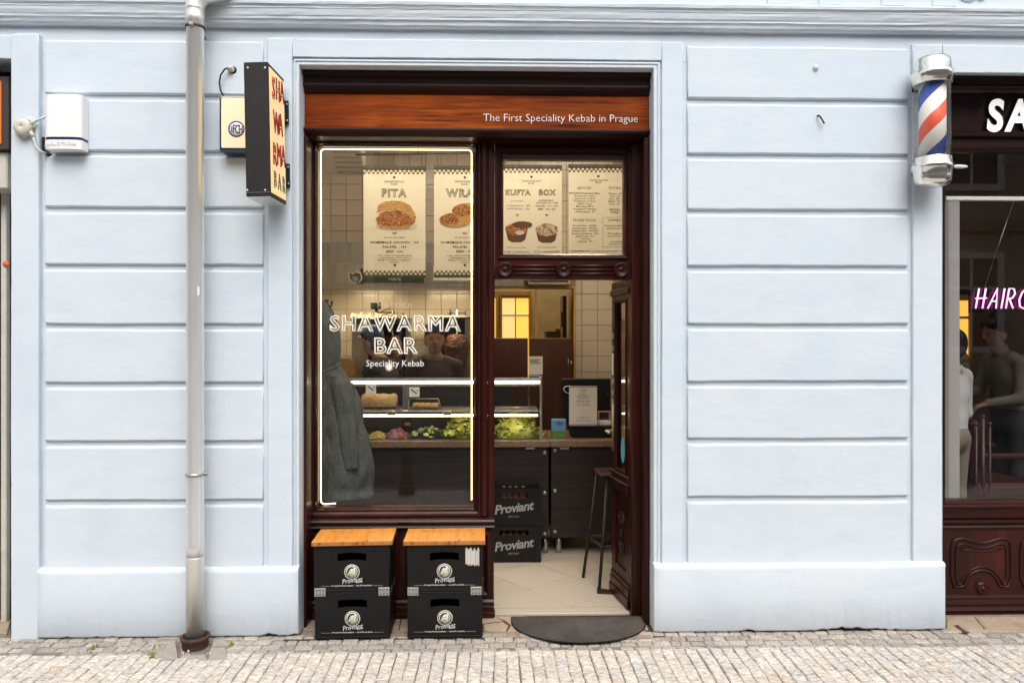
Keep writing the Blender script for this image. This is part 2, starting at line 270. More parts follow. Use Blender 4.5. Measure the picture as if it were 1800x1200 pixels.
# ------------------------------------------------------------------ mesh builder
class MB:
    def __init__(s): s.v = []; s.f = []; s.sm = []
    def add(s, vs, fs, smooth=False):
        o = len(s.v); s.v += [tuple(v) for v in vs]; s.f += [tuple(i + o for i in f) for f in fs]; s.sm += [smooth] * len(fs); return s
    def box(s, x0, x1, y0, y1, z0, z1, b=0.0):
        if x0 > x1: x0, x1 = x1, x0
        if z0 > z1: z0, z1 = z1, z0
        if b <= 0:
            v = [(x, y, z) for z in (z0, z1) for y in (y0, y1) for x in (x0, x1)]
            return s.add(v, [(0, 2, 3, 1), (4, 5, 7, 6), (0, 1, 5, 4), (2, 6, 7, 3), (0, 4, 6, 2), (1, 3, 7, 5)])
        b = min(b, (x1 - x0) * .45, (y1 - y0) * .45, (z1 - z0) * .45)
        v = []; idx = {}
        for i, x in enumerate((x0, x1)):
            for j, y in enumerate((y0, y1)):
                for k, z in enumerate((z0, z1)):
                    sx = b if i == 0 else -b; sy = b if j == 0 else -b; sz = b if k == 0 else -b
                    idx[i, j, k] = len(v); v += [(x, y + sy, z + sz), (x + sx, y, z + sz), (x + sx, y + sy, z)]
        f = []
        g = lambda i, j, k, a: idx[i, j, k] + a
        f += [(g(0, 0, 0, 0), g(0, 0, 1, 0), g(0, 1, 1, 0), g(0, 1, 0, 0)), (g(1, 0, 0, 0), g(1, 1, 0, 0), g(1, 1, 1, 0), g(1, 0, 1, 0)),
              (g(0, 0, 0, 1), g(1, 0, 0, 1), g(1, 0, 1, 1), g(0, 0, 1, 1)), (g(0, 1, 0, 1), g(0, 1, 1, 1), g(1, 1, 1, 1), g(1, 1, 0, 1)),
              (g(0, 0, 0, 2), g(0, 1, 0, 2), g(1, 1, 0, 2), g(1, 0, 0, 2)), (g(0, 0, 1, 2), g(1, 0, 1, 2), g(1, 1, 1, 2), g(0, 1, 1, 2))]
        for k in (0, 1):
            f += [(g(0, 0, k, 1), g(1, 0, k, 1), g(1, 0, k, 2), g(0, 0, k, 2)), (g(0, 1, k, 1), g(0, 1, k, 2), g(1, 1, k, 2), g(1, 1, k, 1))]
        for k in (0, 1):
            f += [(g(0, 0, k, 0), g(0, 0, k, 2), g(0, 1, k, 2), g(0, 1, k, 0)), (g(1, 0, k, 0), g(1, 1, k, 0), g(1, 1, k, 2), g(1, 0, k, 2))]
        for i in (0, 1):
            for j in (0, 1): f.append((g(i, j, 0, 0), g(i, j, 0, 1), g(i, j, 1, 1), g(i, j, 1, 0)))
        for c in idx.values(): f.append((c, c + 1, c + 2))
        return s.add(v, f)
    def tube(s, pts, r, n=8, cap=True, closed=False):
        pts = [Vector(p) for p in pts]; m = len(pts); rs = r if isinstance(r, (list, tuple)) else [r] * m
        v = []; prev = None
        for i, p in enumerate(pts):
            if closed: t = pts[(i + 1) % m] - pts[i - 1]
            else: t = pts[min(i + 1, m - 1)] - pts[max(i - 1, 0)]
            t.normalize()
            if prev is None:
                a = Vector((0, 0, 1)) if abs(t.z) < .9 else Vector((1, 0, 0)); u = t.cross(a).normalized()
            else:
                u = prev - t * prev.dot(t)
                u = u.normalized() if u.length > 1e-6 else t.cross(Vector((0.3, 0.5, 0.8))).normalized()
            prev = u; w_ = t.cross(u)
            for k in range(n):
                an = 2 * math.pi * k / n; v.append(p + (u * math.cos(an) + w_ * math.sin(an)) * rs[i])
        f = []
        for i in range(m if closed else m - 1):
            for k in range(n):
                a = i * n + k; b = i * n + (k + 1) % n; c = ((i + 1) % m) * n + (k + 1) % n; d = ((i + 1) % m) * n + k
                f.append((a, b, c, d))
        s.add(v, f, True)
        if cap and not closed:
            o = len(s.v) - len(v)
            s.f.append(tuple(o + k for k in range(n))[::-1]); s.f.append(tuple(o + (m - 1) * n + k for k in range(n))); s.sm += [False, False]
        return s
    def lathe(s, prof, c=(0, 0, 0), axis='z', n=24, cap=True):
        """prof = [(r,h)...] along axis"""
        v = []
        for r, h in prof:
            for k in range(n):
                a = 2 * math.pi * k / n; ca, sa = r * math.cos(a), r * math.sin(a)
                v.append({'z': (c[0] + ca, c[1] + sa, c[2] + h), 'y': (c[0] + ca, c[1] + h, c[2] + sa), 'x': (c[0] + h, c[1] + ca, c[2] + sa)}[axis])
        f = []
        for i in range(len(prof) - 1):
            for k in range(n):
                a, b = i * n + k, i * n + (k + 1) % n
                f.append((a, b, b + n, a + n) if axis != 'y' else (a, a + n, b + n, b))
        s.add(v, f, True)
        if not cap: return s
        o = len(s.v) - len(v)
        s.f.append(tuple(o + k for k in range(n))[::-1]); s.f.append(tuple(o + (len(prof) - 1) * n + k for k in range(n))); s.sm += [False, False]
        return s
    def frame(s, rects):
        """rects = [(x0,x1,z0,z1,y)...] nested rectangles lofted into a mitred moulding"""
        v = []
        for x0, x1, z0, z1, y in rects: v += [(x0, y, z0), (x1, y, z0), (x1, y, z1), (x0, y, z1)]
        f = []
        for i in range(len(rects) - 1):
            for k in range(4):
                a, b = i * 4 + k, i * 4 + (k + 1) % 4; f.append((a, b, b + 4, a + 4))
        return s.add(v, f)
    def exx(s, prof, x0, x1, n=1, wob=None):
        """closed (y,z) profile extruded along x"""
        v = []; m = len(prof)
        for i in range(n + 1):
            x = x0 + (x1 - x0) * i / n
            for j, (y, z) in enumerate(prof):
                dy, dz = wob(x, j) if wob else (0, 0)
                v.append((x, y + dy, z + dz))
        f = []
        for i in range(n):
            for k in range(m):
                a, b = i * m + k, i * m + (k + 1) % m; f.append((a, a + m, b + m, b))
        f.append(tuple(range(m))); f.append(tuple(n * m + k for k in range(m))[::-1])
        return s.add(v, f)
    def prism(s, poly, y0, y1):
        """(x,z) polygon extruded along y"""
        m = len(poly); v = [(x, y0, z) for x, z in poly] + [(x, y1, z) for x, z in poly]
        return s.add(v, [tuple(range(m)), tuple(range(m, 2 * m))[::-1]] + [(k, k + m, (k + 1) % m + m, (k + 1) % m) for k in range(m)])
    def prismz(s, poly, z0, z1):
        m = len(poly); v = [(x, y, z0) for x, y in poly] + [(x, y, z1) for x, y in poly]
        return s.add(v, [tuple(range(m))[::-1], tuple(range(m, 2 * m))] + [(k, (k + 1) % m, (k + 1) % m + m, k + m) for k in range(m)])
    def ball(s, c, r, n=12, m=8):
        if not isinstance(r, (tuple, list)): r = (r, r, r)
        v = [(c[0], c[1], c[2] - r[2])]
        for i in range(1, m):
            th = math.pi * i / m
            for k in range(n):
                a = 2 * math.pi * k / n; v.append((c[0] + r[0] * math.sin(th) * math.cos(a), c[1] + r[1] * math.sin(th) * math.sin(a), c[2] - r[2] * math.cos(th)))
        v.append((c[0], c[1], c[2] + r[2])); f = []
        for k in range(n): f.append((0, 1 + (k + 1) % n, 1 + k)); f.append((len(v) - 1, 1 + (m - 2) * n + k, 1 + (m - 2) * n + (k + 1) % n))
        for i in range(m - 2):
            for k in range(n):
                a, b = 1 + i * n + k, 1 + i * n + (k + 1) % n; f.append((a, b, b + n, a + n))
        return s.add(v, f, True)
    def mesh(s, name, o=(0, 0, 0)):
        me = bpy.data.meshes.new(name); me.from_pydata([(x - o[0], y - o[1], z - o[2]) for x, y, z in s.v], [], s.f)
        me.polygons.foreach_set('use_smooth', s.sm); me.update(); return me

ORG = {}
def tag(o, label=None, cat=None, group=None, kind=None):
    if label: o['label'] = label
    if cat: o['category'] = cat
    if group: o['group'] = group
    if kind: o['kind'] = kind
    return o
def thing(name, label, cat, loc, group=None, rot=(0, 0, 0), kind=None):
    o = bpy.data.objects.new(name, None); col.objects.link(o); o.location = loc; o.empty_display_size = 0.1
    o.rotation_euler = rot; ORG[o] = Vector(loc); return tag(o, label, cat, group, kind)
def part(name, mb, m, parent=None, label=None):
    """one mesh object; vertices given in world metres, stored relative to the thing's base"""
    org = ORG[parent] if parent else Vector((0, 0, 0))
    o = bpy.data.objects.new(name, mb.mesh(name, org)); o.data.materials.append(MATS[m]); col.objects.link(o)
    if parent: o.parent = parent
    ORG[o] = org
    if label: o['label'] = label
    return o
def solo(name, mb, m, label, cat, base, group=None):
    """a thing that is one mesh, its origin at its base"""
    o = bpy.data.objects.new(name, mb.mesh(name, base)); o.data.materials.append(MATS[m]); col.objects.link(o); o.location = base
    ORG[o] = Vector(base); return tag(o, label, cat, group)
def inst(name, me, loc, parent=None, rotz=0.0):
    o = bpy.data.objects.new(name, me); col.objects.link(o)
    o.location = Vector(loc) - (ORG[parent] if parent else Vector((0, 0, 0))); o.rotation_euler = (0, 0, rotz)
    if parent: o.parent = parent
    return o
def struct(name, mb, m, kind='structure'):
    o = part(name, mb, m); o['kind'] = kind; return o

# lettering: font curves queued here and turned into meshes in one go at the end
TXT = []
def text(body, px, py, Y, h, m, parent, name='lettering', align='CENTER', loc=None, rot=(90, 0, 0), bold=0.0, shear=0.0, extrude=0.0003, outline=None, space=1.0, xs=1.0, res=2, k=None):
    """px,py = baseline point in the photograph, h = cap height in photo pixels on the plane Y"""
    cu = bpy.data.curves.new('t', 'FONT'); cu.body = body; cu.align_x = align; cu.resolution_u = res
    kk = k if k else K(Y, px if px is not None else 900)
    cu.size = h * kk / 0.72; cu.offset = bold * cu.size; cu.shear = shear; cu.space_character = space
    if outline: cu.fill_mode = 'NONE'; cu.bevel_depth = outline * cu.size; cu.bevel_resolution = 0
    else: cu.extrude = extrude
    o = bpy.data.objects.new('t', cu); col.objects.link(o)
    L = Vector(loc) if loc is not None else P(px, py, Y)
    o.location = L - ORG[parent]; o.rotation_euler = [R(a) for a in rot]; o.scale = (xs, 1, 1); o.parent = parent
    TXT.append((o, name, m, parent))
def flush_text():
    dg = bpy.context.evaluated_depsgraph_get(); dg.update()
    for o, name, m, parent in TXT:
        me = bpy.data.meshes.new_from_object(o.evaluated_get(dg)); me.name = name; me.materials.clear(); me.materials.append(MATS[m])
        n = bpy.data.objects.new(name, me); col.objects.link(n); n.parent = parent
        n.location = o.location; n.rotation_euler = o.rotation_euler; n.scale = o.scale
    for o, *_ in TXT:
        cu = o.data; bpy.data.objects.remove(o); bpy.data.curves.remove(cu)

def wob(x, s, a):
    return a * (1.3 * mnoise.noise((x * 2.1, s * 7.3, 0.4)) + 0.7 * mnoise.noise((x * 9.0, s * 3.1, 2.2)) + 0.5 * mnoise.noise((x * 31.0, s * 5.1, 4.2)))
def slab(x0, x1, z0, z1, yf, yb, top=(0.010, 0.016), bot=(0.010, 0.016), side=(0.006, 0.012), seed=0, amp=0.0026):
    """hand-made plaster block: front face with softly wavering, chamfered edges"""
    mb = MB(); nx = max(6, int((x1 - x0) / 0.045)); nz = max(4, int((z1 - z0) / 0.06))
    per = [('b', i / nx) for i in range(nx)] + [('r', i / nz) for i in range(nz)] + [('t', 1 - i / nx) for i in range(nx)] + [('l', 1 - i / nz) for i in range(nz)]
    rings = []
    for q in range(4):       # front inset, mid chamfer, outer edge, back
        fr = (1.0, 0.35, 0.0, 0.0)[q]; yy = (0.0, 0.28, 1.0, 1.0)[q]; ring = []
        for sd, u in per:
            if sd in 'bt':
                x = x0 + (x1 - x0) * u; z = z0 if sd == 'b' else z1; c = bot if sd == 'b' else top
                zz = z + (1 if sd == 'b' else -1) * c[0] * fr + wob(x, seed + (1 if sd == 'b' else 2), amp)
                xi = min(max(x, x0 + side[0] * fr), x1 - side[0] * fr); y = yf + c[1] * yy
            else:
                z = z0 + (z1 - z0) * u; x = x1 if sd == 'r' else x0
                xi = x + (-1 if sd == 'r' else 1) * side[0] * fr + wob(z, seed + 3, amp * .6); y = yf + side[1] * yy
                zz = min(max(z, z0 + bot[0] * fr), z1 - top[0] * fr)
            if q == 3: y = yb
            ring.append((xi, y, zz))
        rings.append(ring)
    m = len(per); v = [p for r in rings for p in r]; f = [tuple(range(m))]
    mb.add(v, f)
    g = []
    for q in range(3):
        for k in range(m): g.append((q * m + k, (q + 1) * m + k, (q + 1) * m + (k + 1) % m, q * m + (k + 1) % m))
    mb.f += g; mb.sm += [q < 2 for q in range(3) for k in range(m)]
    return mb

# ================================================================== GROUND
WF = 0.03                                  # facade face; the plinth face stands at Y = 0
mb = MB(); mb.box(-6.5, 6.5, -3.32, 0.24, -0.30, -0.015)
pav = struct('pavement', mb, 'mortar')
mb = MB(); mb.box(-40, 40, -9.3, -3.50, -0.45, -0.13); struct('road', mb, 'asphalt')
mb = MB(); mb.box(-40, 40, -3.50, -3.321, -0.45, -0.012, 0.01); struct('kerb', mb, 'granite_kerb')
mb = MB(); mb.box(-40, 40, -12.0, -9.301, -0.45, -0.0, 0.01); struct('far_pavement', mb, 'granite_kerb')
# cobbles: eight shapes of one stone, laid in rows square to the house
def cobble_verts(r, w_, d_, h=0.05):
    j = lambda a: r.uniform(-a, a)
    b = 0.0045
    pts = []
    for lvl, ins in ((0, 0.0), (1, 0.0), (2, b)):
        z = (-h, -0.005, 0.0)[lvl]
        for sx, sy in ((-1, -1), (1, -1), (1, 1), (-1, 1)):
            pts.append((sx * (w_ / 2 - ins) + j(0.0022), sy * (d_ / 2 - ins) + j(0.0022), z + (j(0.002) if lvl else 0)))
    pts.append((j(.008), j(.008), 0.0015 + j(0.002)))
    f = []
    for q in (0, 4):
        for k in range(4): f.append((q + k, q + (k + 1) % 4, q + 4 + (k + 1) % 4, q + 4 + k))
    for k in range(4): f.append((8 + k, 8 + (k + 1) % 4, 12))
    return pts, f
CW = 0.0625
cob = []; clen = []
for k in range(12):
    r = random.Random(k); m_ = MB(); L_ = 0.050 + 0.003 * k; v, f = cobble_verts(r, CW - 0.0040, L_ - 0.0035); m_.add(v, f); me = m_.mesh('cobble'); me.materials.append(MATS['cobble']); cob.append(me); clen.append(L_)
yE = CY + CZ * FPX / 541                   # front edge of the worn strip along the house
rest = MB(); near = []
nx = 190
for ix in range(nx):                       # columns run square to the house, the cross joints are staggered
    y = yE + rnd.uniform(-0.004, 0.004); xc0 = (ix - nx / 2 + 0.5) * CW
    while y > -3.25:
        k = rnd.randrange(12); yc = y - clen[k] / 2; y -= clen[k]
        x = xc0 + mnoise.noise((ix * .23, yc * 1.7, 0)) * 0.010
        if abs(x - (-1.60)) < 0.14 and yc > yE - .06: continue
        dxx, dyy = x, yc - CY
        ry = dyy * math.cos(YAW) + dxx * math.sin(YAW); rx = dxx * math.cos(YAW) - dyy * math.sin(YAW)
        vis = ry > 0.3 and abs(rx / ry * FPX) < 915 and CZ / ry * FPX < 606
        near.append((vis, ry, x, yc, k))
near.sort(key=lambda t: (not t[0], t[1]))
for i, (vis, ry, x, y, k) in enumerate(near):
    z = rnd.uniform(-0.0025, 0.002) + 0.004 * mnoise.noise((x * 2, y * 2, 0)) - 0.004
    a = rnd.gauss(0, 0.02)
    if i < 300 and vis:
        inst('cobble', cob[k], (x, y, z), pav, a + rnd.choice((0, math.pi)))
    else:
        v, f = cobble_verts(rnd, CW - 0.0040 + rnd.uniform(-.0015, .001), clen[k] - 0.0035); ca, sa = math.cos(a), math.sin(a)
        rest.add([(x + px_ * ca - py_ * sa, y + px_ * sa + py_ * ca, z + pz_) for px_, py_, pz_ in v], f)
o = part('cobble_bed', rest, 'cobble', pav); o['kind'] = 'stuff'
# the worn, sunken strip of small stones right along the house
strip = MB()
y = yE + 0.002
for row, dd in enumerate((0.052, 0.060, 0.055, 0.05)):
    x = -6.0
    while x < 6.0:
        ww = rnd.uniform(0.05, 0.10)
        if not (abs(x + ww / 2 + 1.60) < 0.15 and row < 3):
            v, f = cobble_verts(rnd, ww - 0.003, dd - 0.003); zz = rnd.uniform(-0.004, 0.002) + (-0.012, -0.010, -0.004, 0.0)[row]
            strip.add([(x + ww / 2 + a, y + dd / 2 + b, zz + c) for a, b, c in v], f)
        x += ww
    y += dd
o = part('drain_strip', strip, 'cobble_dirty', pav); o['kind'] = 'stuff'

# ================================================================== FACADE
YB = 0.050                                  # bottom of the grooves
fac = thing('street_facade', 'pale blue rendered house front with grooved blocks, plinth and cornice', 'house front', (0, 0.1, 0))
xl_open = X(533, 0.26); xr_open = X(1141, 0.26)            # shop opening
xo0, xo1 = X(514, WF), X(1163, WF)                         # outer edge of its moulded reveal
xin0, xin1, zin = X(522.5, 0), X(1151.5, 0), Z(118, 0.045, 840)      # clear opening inside the moulded surround
z_head = Z(128, 0.26, 840); z_out = Z(103, WF, 840)
xL0, xL1 = X(74, WF), X(466, WF); xR0, xR1 = X(1205, WF), X(1601, WF)
xLe = X(22, WF); xRe = X(1657, WF)
z_top = Z(70, WF, 840); z_pl = 0.368
# backing wall, with the shop openings left free
mb = MB()
mb.box(xLe + 0.02, xo0 - 0.0, YB, 0.34, -0.2, z_out); mb.box(xo1, xRe - 0.02, YB, 0.34, -0.2, z_out)
mb.box(-6.5, 6.5, YB, 0.34, z_out + 0.001, 5.2)
part('backing_wall', mb, 'plaster', fac)
part('backing_wall', MB().box(xLe - 4.2, xLe - 1.6, YB, 0.34, -0.2, z_out - 0.001), 'plaster', fac); part('backing_wall', MB().box(xRe + 2.2, xRe + 3.0, YB, 0.34, -0.2, z_out - 0.001), 'plaster', fac)
zg = [Z(y, WF, 270) for y in (170.5, 269.5, 369, 470, 574, 677, 779.5, 883.5)]
for s_, (a, b) in enumerate(((xL0, xL1), (xR0, xR1))):
    zs = [Z(71, WF, 270)] + [z + (0.002 if s_ else 0) for z in zg] + [z_pl - 0.010]
    for i in range(9):
        top = zs[i] - (0.0135 if i else 0.0); bot = zs[i + 1] + (0.0155 if i < 8 else -0.01)
        part('block', slab(a + 0.012, b - 0.012, bot, top, WF, YB + .004, top=(0.013, 0.015), bot=(0.008, 0.015), side=(0.005, 0.013), seed=s_ * 31 + i * 3), 'plaster', fac)
# flat strips framing the blocks and the shop openings
for i, (a, b, z0) in enumerate(((xLe, xL0 - 0.010, -0.02), (xL1 + 0.012, xo0, z_pl - .02), (xo1, xR0 - 0.012, z_pl - .02), (xR1 + 0.012, xRe, z_pl - .02))):
    part('pilaster_strip', slab(a, b, z0, z_top, WF if i else 0.012, YB + .004, top=(.006, .004), bot=(.002, .002), side=(.006, .010), seed=70 + i), 'plaster', fac)
part('head_strip', slab(xo0 + 0.001, xo1 - 0.001, z_out, z_top - 0.0005, WF + .0005, YB + .004, top=(.006, .004), bot=(.003, .003), side=(.001, .001), seed=77), 'plaster', fac)
part('head_strip', slab(xRe + 0.001, 4.6, Z(128, WF, 1700), z_top - 0.0008, WF + .0007, YB + .004, top=(.006, .004), bot=(.003, .003), side=(.001, .001), seed=78), 'plaster', fac)
part('head_strip', slab(-5.0, xLe - 0.001, Z(103, WF, 10), z_top - 0.0008, WF + .0007, YB + .004, top=(.006, .004), bot=(.003, .003), side=(.001, .001), seed=79), 'plaster', fac)
# stepped reveal round the kebab shop
def reveal(x0, x1, zt, x0b, x1b, ztb, zb, yb, right=True, left=True):
    prof = [(0, WF + .001), (.0, WF + 0.014), (.14, WF + .016), (.20, WF + 0.008), (.42, WF + .005), (.50, WF + .012), (.56, WF + .014), (.62, WF + 0.010), (.90, WF + .010), (.97, WF + .013), (1, WF + .020), (1, yb)]
    m_ = MB(); v = []
    for u, y in prof:
        a = x0 + (x0b - x0) * u; b = x1 + (x1b - x1) * u; t = zt + (ztb - zt) * u
        v += [(a, y, zb), (a, y, t), (b, y, t), (b, y, zb)]
    f = []
    for i in range(len(prof) - 1):
        for k in range(3):
            if (k == 0 and not left) or (k == 2 and not right): continue
            f.append((i * 4 + k, i * 4 + k + 1, (i + 1) * 4 + k + 1, (i + 1) * 4 + k))
    return m_.add(v, f)
# the outer edge of the reveal sits at xo0.. in the wall plane, its inner edge follows the timber
part('reveal', reveal(xo0, xo1, z_out, xin0, xin1, zin, 0.0, 0.345), 'plaster', fac)
part('reveal', reveal(xRe, 4.6, Z(128, WF, 1700), xRe - .0, 4.5, Z(139, .28, 1700) + .004, 0.0, 0.345, right=False), 'plaster', fac)
part('reveal', reveal(-5.0, xLe, Z(103, WF, 10), -4.9, xLe + .0, Z(125, .28, 10), 0.0, 0.345, left=False), 'plaster', fac)
# plinth with an eroded foot
def plinth(x0, x1, yb, seed, xtop0=None, xtop1=None):
    m_ = MB(); n = int((x1 - x0) / 0.02); cols = []
    v = []; prof = []
    for i in range(n + 1):
        x = x0 + (x1 - x0) * i / n; e = min(i, n - i)
        rx = 0.008 if e == 0 else (0.002 if e == 1 else 0)
        zb = 0.006 + max(0, 0.024 * mnoise.noise((x * 2.3, seed, 0)) + 0.016 * mnoise.noise((x * 11, seed, 1)) + .010 * mnoise.noise((x * 37, seed, 2)))
        zt = z_pl + wob(x, seed, 0.0025)
        ring = [(x, YB + .01, zt + .012), (x, WF - .002, zt + 0.010), (x, 0.012, zt + 0.004), (x, 0.003, zt - .006), (x, 0.0 + rx, zt - 0.020), (x, rx + 0.001 * mnoise.noise((x * 4, 3, seed)), 0.2), (x, rx, zb + .01), (x, rx + .006, zb), (x, 0.06, zb + .004)]
        v += ring
    q = 9; f = []
    for i in range(n):
        for k in range(q - 1): f.append((i * q + k, i * q + k + 1, (i + 1) * q + k + 1, (i + 1) * q + k))
    m_.add(v, f, True)
    o = len(v)
    for xx in (0, n):
        ring = v[xx * q:(xx + 1) * q]; x = ring[0][0]
        m_.add(ring + [(x, yb, ring[-1][2]), (x, yb, ring[0][2])], [tuple(range(q + 2)) if xx else tuple(range(q + 2))[::-1]])
        m_.add([(x, yb, ring[0][2]), (x, yb, 0), (x - (0.03 if xx else -.03), yb, 0), (x - (0.03 if xx else -.03), yb, ring[0][2])], [(0, 1, 2, 3)])
    return m_
part('plinth', plinth(X(64, 0), xin0 + .003, 0.13, 1), 'plaster', fac)
part('plinth', plinth(xin1 - .003, X(1663, 0), 0.13, 5), 'plaster', fac)
part('footing', MB().box(X(20, .03), xin0 - .04, 0.022, 0.3, -0.1, 0.06), 'dark_gap', fac); part('footing', MB().box(xin1 + .04, X(1660, 0), 0.022, 0.3, -0.1, 0.06), 'dark_gap', fac)
# cornice: stepped profile running across the whole front
zc = lambda py: Z(py, 0.0, 840)
prof = [(YB + .02, zc(47)), (0.020, zc(47)), (0.010, zc(44)), (0.006, zc(39)), (-0.004, zc(36.5)), (-0.004, zc(33.5)), (-0.009, zc(31)), (-0.014, zc(26)), (-0.016, zc(21)), (-0.019, zc(20)), (-0.019, zc(17.5)), (-0.025, zc(15)),
        (-0.030, zc(14)), (-0.032, zc(9)), (-0.028, zc(7.5)), (-0.004, zc(3)), (0.012, zc(2)), (0.012, zc(-90)), (YB + .02, zc(-90))]
mb = MB().exx(prof, -5.0, 5.0, 200, lambda x, j: (wob(x, j * .3, .0022), wob(x, j * .35 + 5, .0026)))
part('cornice', mb, 'plaster', fac)
# frieze ornament just above the cornice at the right
for a in (1350, 1440, 1550, 1640): part('relief_panel', MB().box(X(a, 0), X(a + 42, 0), 0.004, 0.02, zc(1.5), zc(-60), 0.003), 'plaster', fac)
mb = MB(); c = P(1700, -4, 0.004)
mb.tube([c + Vector((-0.10 + .02 * i, -0.004 * math.sin(i), 0.022 * math.sin(i * .9))) for i in range(11)], [0.004 + .003 * math.sin(i * .6) ** 2 for i in range(11)], 6)
mb.tube([c + Vector((-0.02 + .012 * i, 0, 0.012 * math.cos(i * 1.1))) for i in range(11)], 0.005, 6)
part('relief_scroll', mb, 'plaster', fac)
# small fixings on the render
mb = MB().ball(P(1434, 119, WF - .004), (0.016, 0.012, 0.017)); part('plaster_knob', mb, 'plaster', fac)
a = P(1437, 204, WF - .002)
mb = MB().tube([a + Vector((0, 0.02, 0)), a + Vector((0, -0.015, 0)), a + Vector((0.012, -0.02, -0.018)), a + Vector((0.028, -0.024, -0.050))], 0.0045, 8)
solo('wall_hook', mb, 'black_metal', 'small bent dark hook sticking out of the plain right-hand blocks', 'hook', a)

# opposite side of the street (it only shows as a reflection in the panes and shades the street)
opp = thing('opposite_house', 'ochre house across the street, mirrored in the shop windows', 'house', (0, -12.0, 0))
mb = MB(); mb.box(-26, 26, -14, -12.0, 0, 8.6); part('wall', mb, 'opp_wall', opp)
mb = MB(); mb.box(-26, 26, -12.0, -11.93, 0.0, 1.1, .01); mb.box(-26, 26, -12, -11.85, 4.1, 4.4, .02); mb.box(-26, 26, -12, -11.6, 8.3, 8.7, .03); part('stone_course', mb, 'opp_stone', opp)
wg = MB().box(-.6, .6, -.03, .03, 0, 2.0).mesh('pane'); wg.materials.append(MATS['opp_glass'])
wf_ = MB()
wf_.frame([(-.75, .75, -.15, 2.15, 0.0), (-.75, .75, -.15, 2.15, .08), (-.6, .6, 0, 2.0, .08), (-.6, .6, 0, 2.0, .0)]); wf_.box(-.03, .03, 0.03, .06, 0, 2.0); wf_.box(-.6, -.031, 0.031, .059, 1.3, 1.36); wf_.box(.031, .6, 0.031, .059, 1.3, 1.36)
wfm = wf_.mesh('window'); wfm.materials.append(MATS['white_paint'])
for k in range(-6, 7):
    for z in (1.5, 5.2):
        o = inst('window', wfm, (k * 2.6 + .5, -12.0, z), opp); g = bpy.data.objects.new('pane', wg); col.objects.link(g); g.parent = o
b = P(750, 600, 0.0); bx, by = -0.92, -3.12
bo = thing('bollard', 'black cast iron bollard at the kerb, mirrored low in the shop window', 'bollard', (bx, by, 0))
part('post', MB().lathe([(.085, 0), (.085, .10), (.065, .13), (.058, .6), (.062, .62), (.062, .66), (.055, .68), (.05, .80)], (bx, by, 0)), 'bollard_iron', bo)
part('ring', MB().lathe([(.060, .44), (.070, .45), (.070, .47), (.060, .48)], (bx, by, 0)), 'bollard_iron', bo)
part('cap', MB().lathe([(.05, .795), (.072, .82), (.066, .87), (.03, .91), (.005, .92)], (bx, by, 0)), 'bollard_iron', bo)

# ================================================================== DOORSTEP
mb = MB(); mb.box(xl_open - .03, xr_open + .03, -0.035, 0.40, -0.2, -0.004); step = struct('doorstep', mb, 'crack')
# irregular worn slabs of the step
def poly_slab(pts, z0, z1, b=.004):
    m_ = MB(); c = (sum(p[0] for p in pts) / len(pts), sum(p[1] for p in pts) / len(pts)); n = len(pts)
    sh = [(p[0] + (c[0] - p[0]) * .04, p[1] + (c[1] - p[1]) * .04) for p in pts]
    m_.add([(x, y, z0) for x, y in pts] + [(x, y, z1 - b) for x, y in pts] + [(x, y, z1) for x, y in sh],
           [(k, (k + 1) % n, n + (k + 1) % n, n + k) for k in range(n)] + [(n + k, n + (k + 1) % n, 2 * n + (k + 1) % n, 2 * n + k) for k in range(n)] + [tuple(range(2 * n, 3 * n))])
    return m_
def G(px, py, z=0.0):            # pixel -> point on the ground
    dx = px - 900; dz = 600 - py
    t = (z - CZ) / dz
    return (t * (FPX * math.sin(YAW) + dx * math.cos(YAW)), CY + t * (FPX * math.cos(YAW) - dx * math.sin(YAW)))
# front kerb band of the step, then crazy-paved pieces
def seam(pl): return [G(*p) for p in pl]
slabs = [
    [(528, 1119), (846, 1119), (846, 1109), (700, 1108), (530, 1107)], [(848, 1119), (1010, 1121), (1010, 1112), (930, 1110), (848, 1109)], [(1012, 1121), (1150, 1122), (1142, 1110), (1012, 1111)],
    [(532, 1106), (700, 1107), (705, 1083), (540, 1083)], [(702, 1107), (846, 1108), (845, 1096), (800, 1083), (707, 1083)], [(848, 1094), (803, 1083), (868, 1083), (884, 1090)],
    [(850, 1107), (850, 1096), (884, 1092), (894, 1098), (889, 1109)], [(886, 1089), (870, 1083), (925, 1083), (915, 1093), (897, 1097)], [(891, 1109), (897, 1099), (917, 1095), (1000, 1096), (1000, 1111), (930, 1109)],
    [(919, 1093), (927, 1083), (1060, 1083), (1060, 1096), (1000, 1095)], [(1002, 1111), (1002, 1097), (1100, 1097), (1138, 1109)], [(1062, 1096), (1062, 1083), (1134, 1083), (1140, 1107), (1102, 1096)]]
for i, s_ in enumerate(slabs):
    part('paving_piece', poly_slab(seam(s_), -0.05, 0.001 + rnd.uniform(-.002, .002)), 'threshold_dark' if i < 3 else 'threshold', step)
part('stone_bed', MB().box(X(1650, 0), X(2100, 0), -.02, .30, -.08, -.006), 'threshold_dark', step)
for i, (a, b) in enumerate(((1664, 1712), (1715, 1990))):
    part('paving_piece', poly_slab([G(a + 22 * i, 1110), G(b + 22, 1110), G(b, 1084), G(a, 1084)], -.05, .002 + .001 * i), 'threshold', step)
for i, (a, b) in enumerate(((-120, 12),)):
    part('paving_piece', poly_slab([G(a, 1112), G(b, 1112), G(b + 8, 1084), G(a + 8, 1084)], -.05, .002), 'threshold', step)

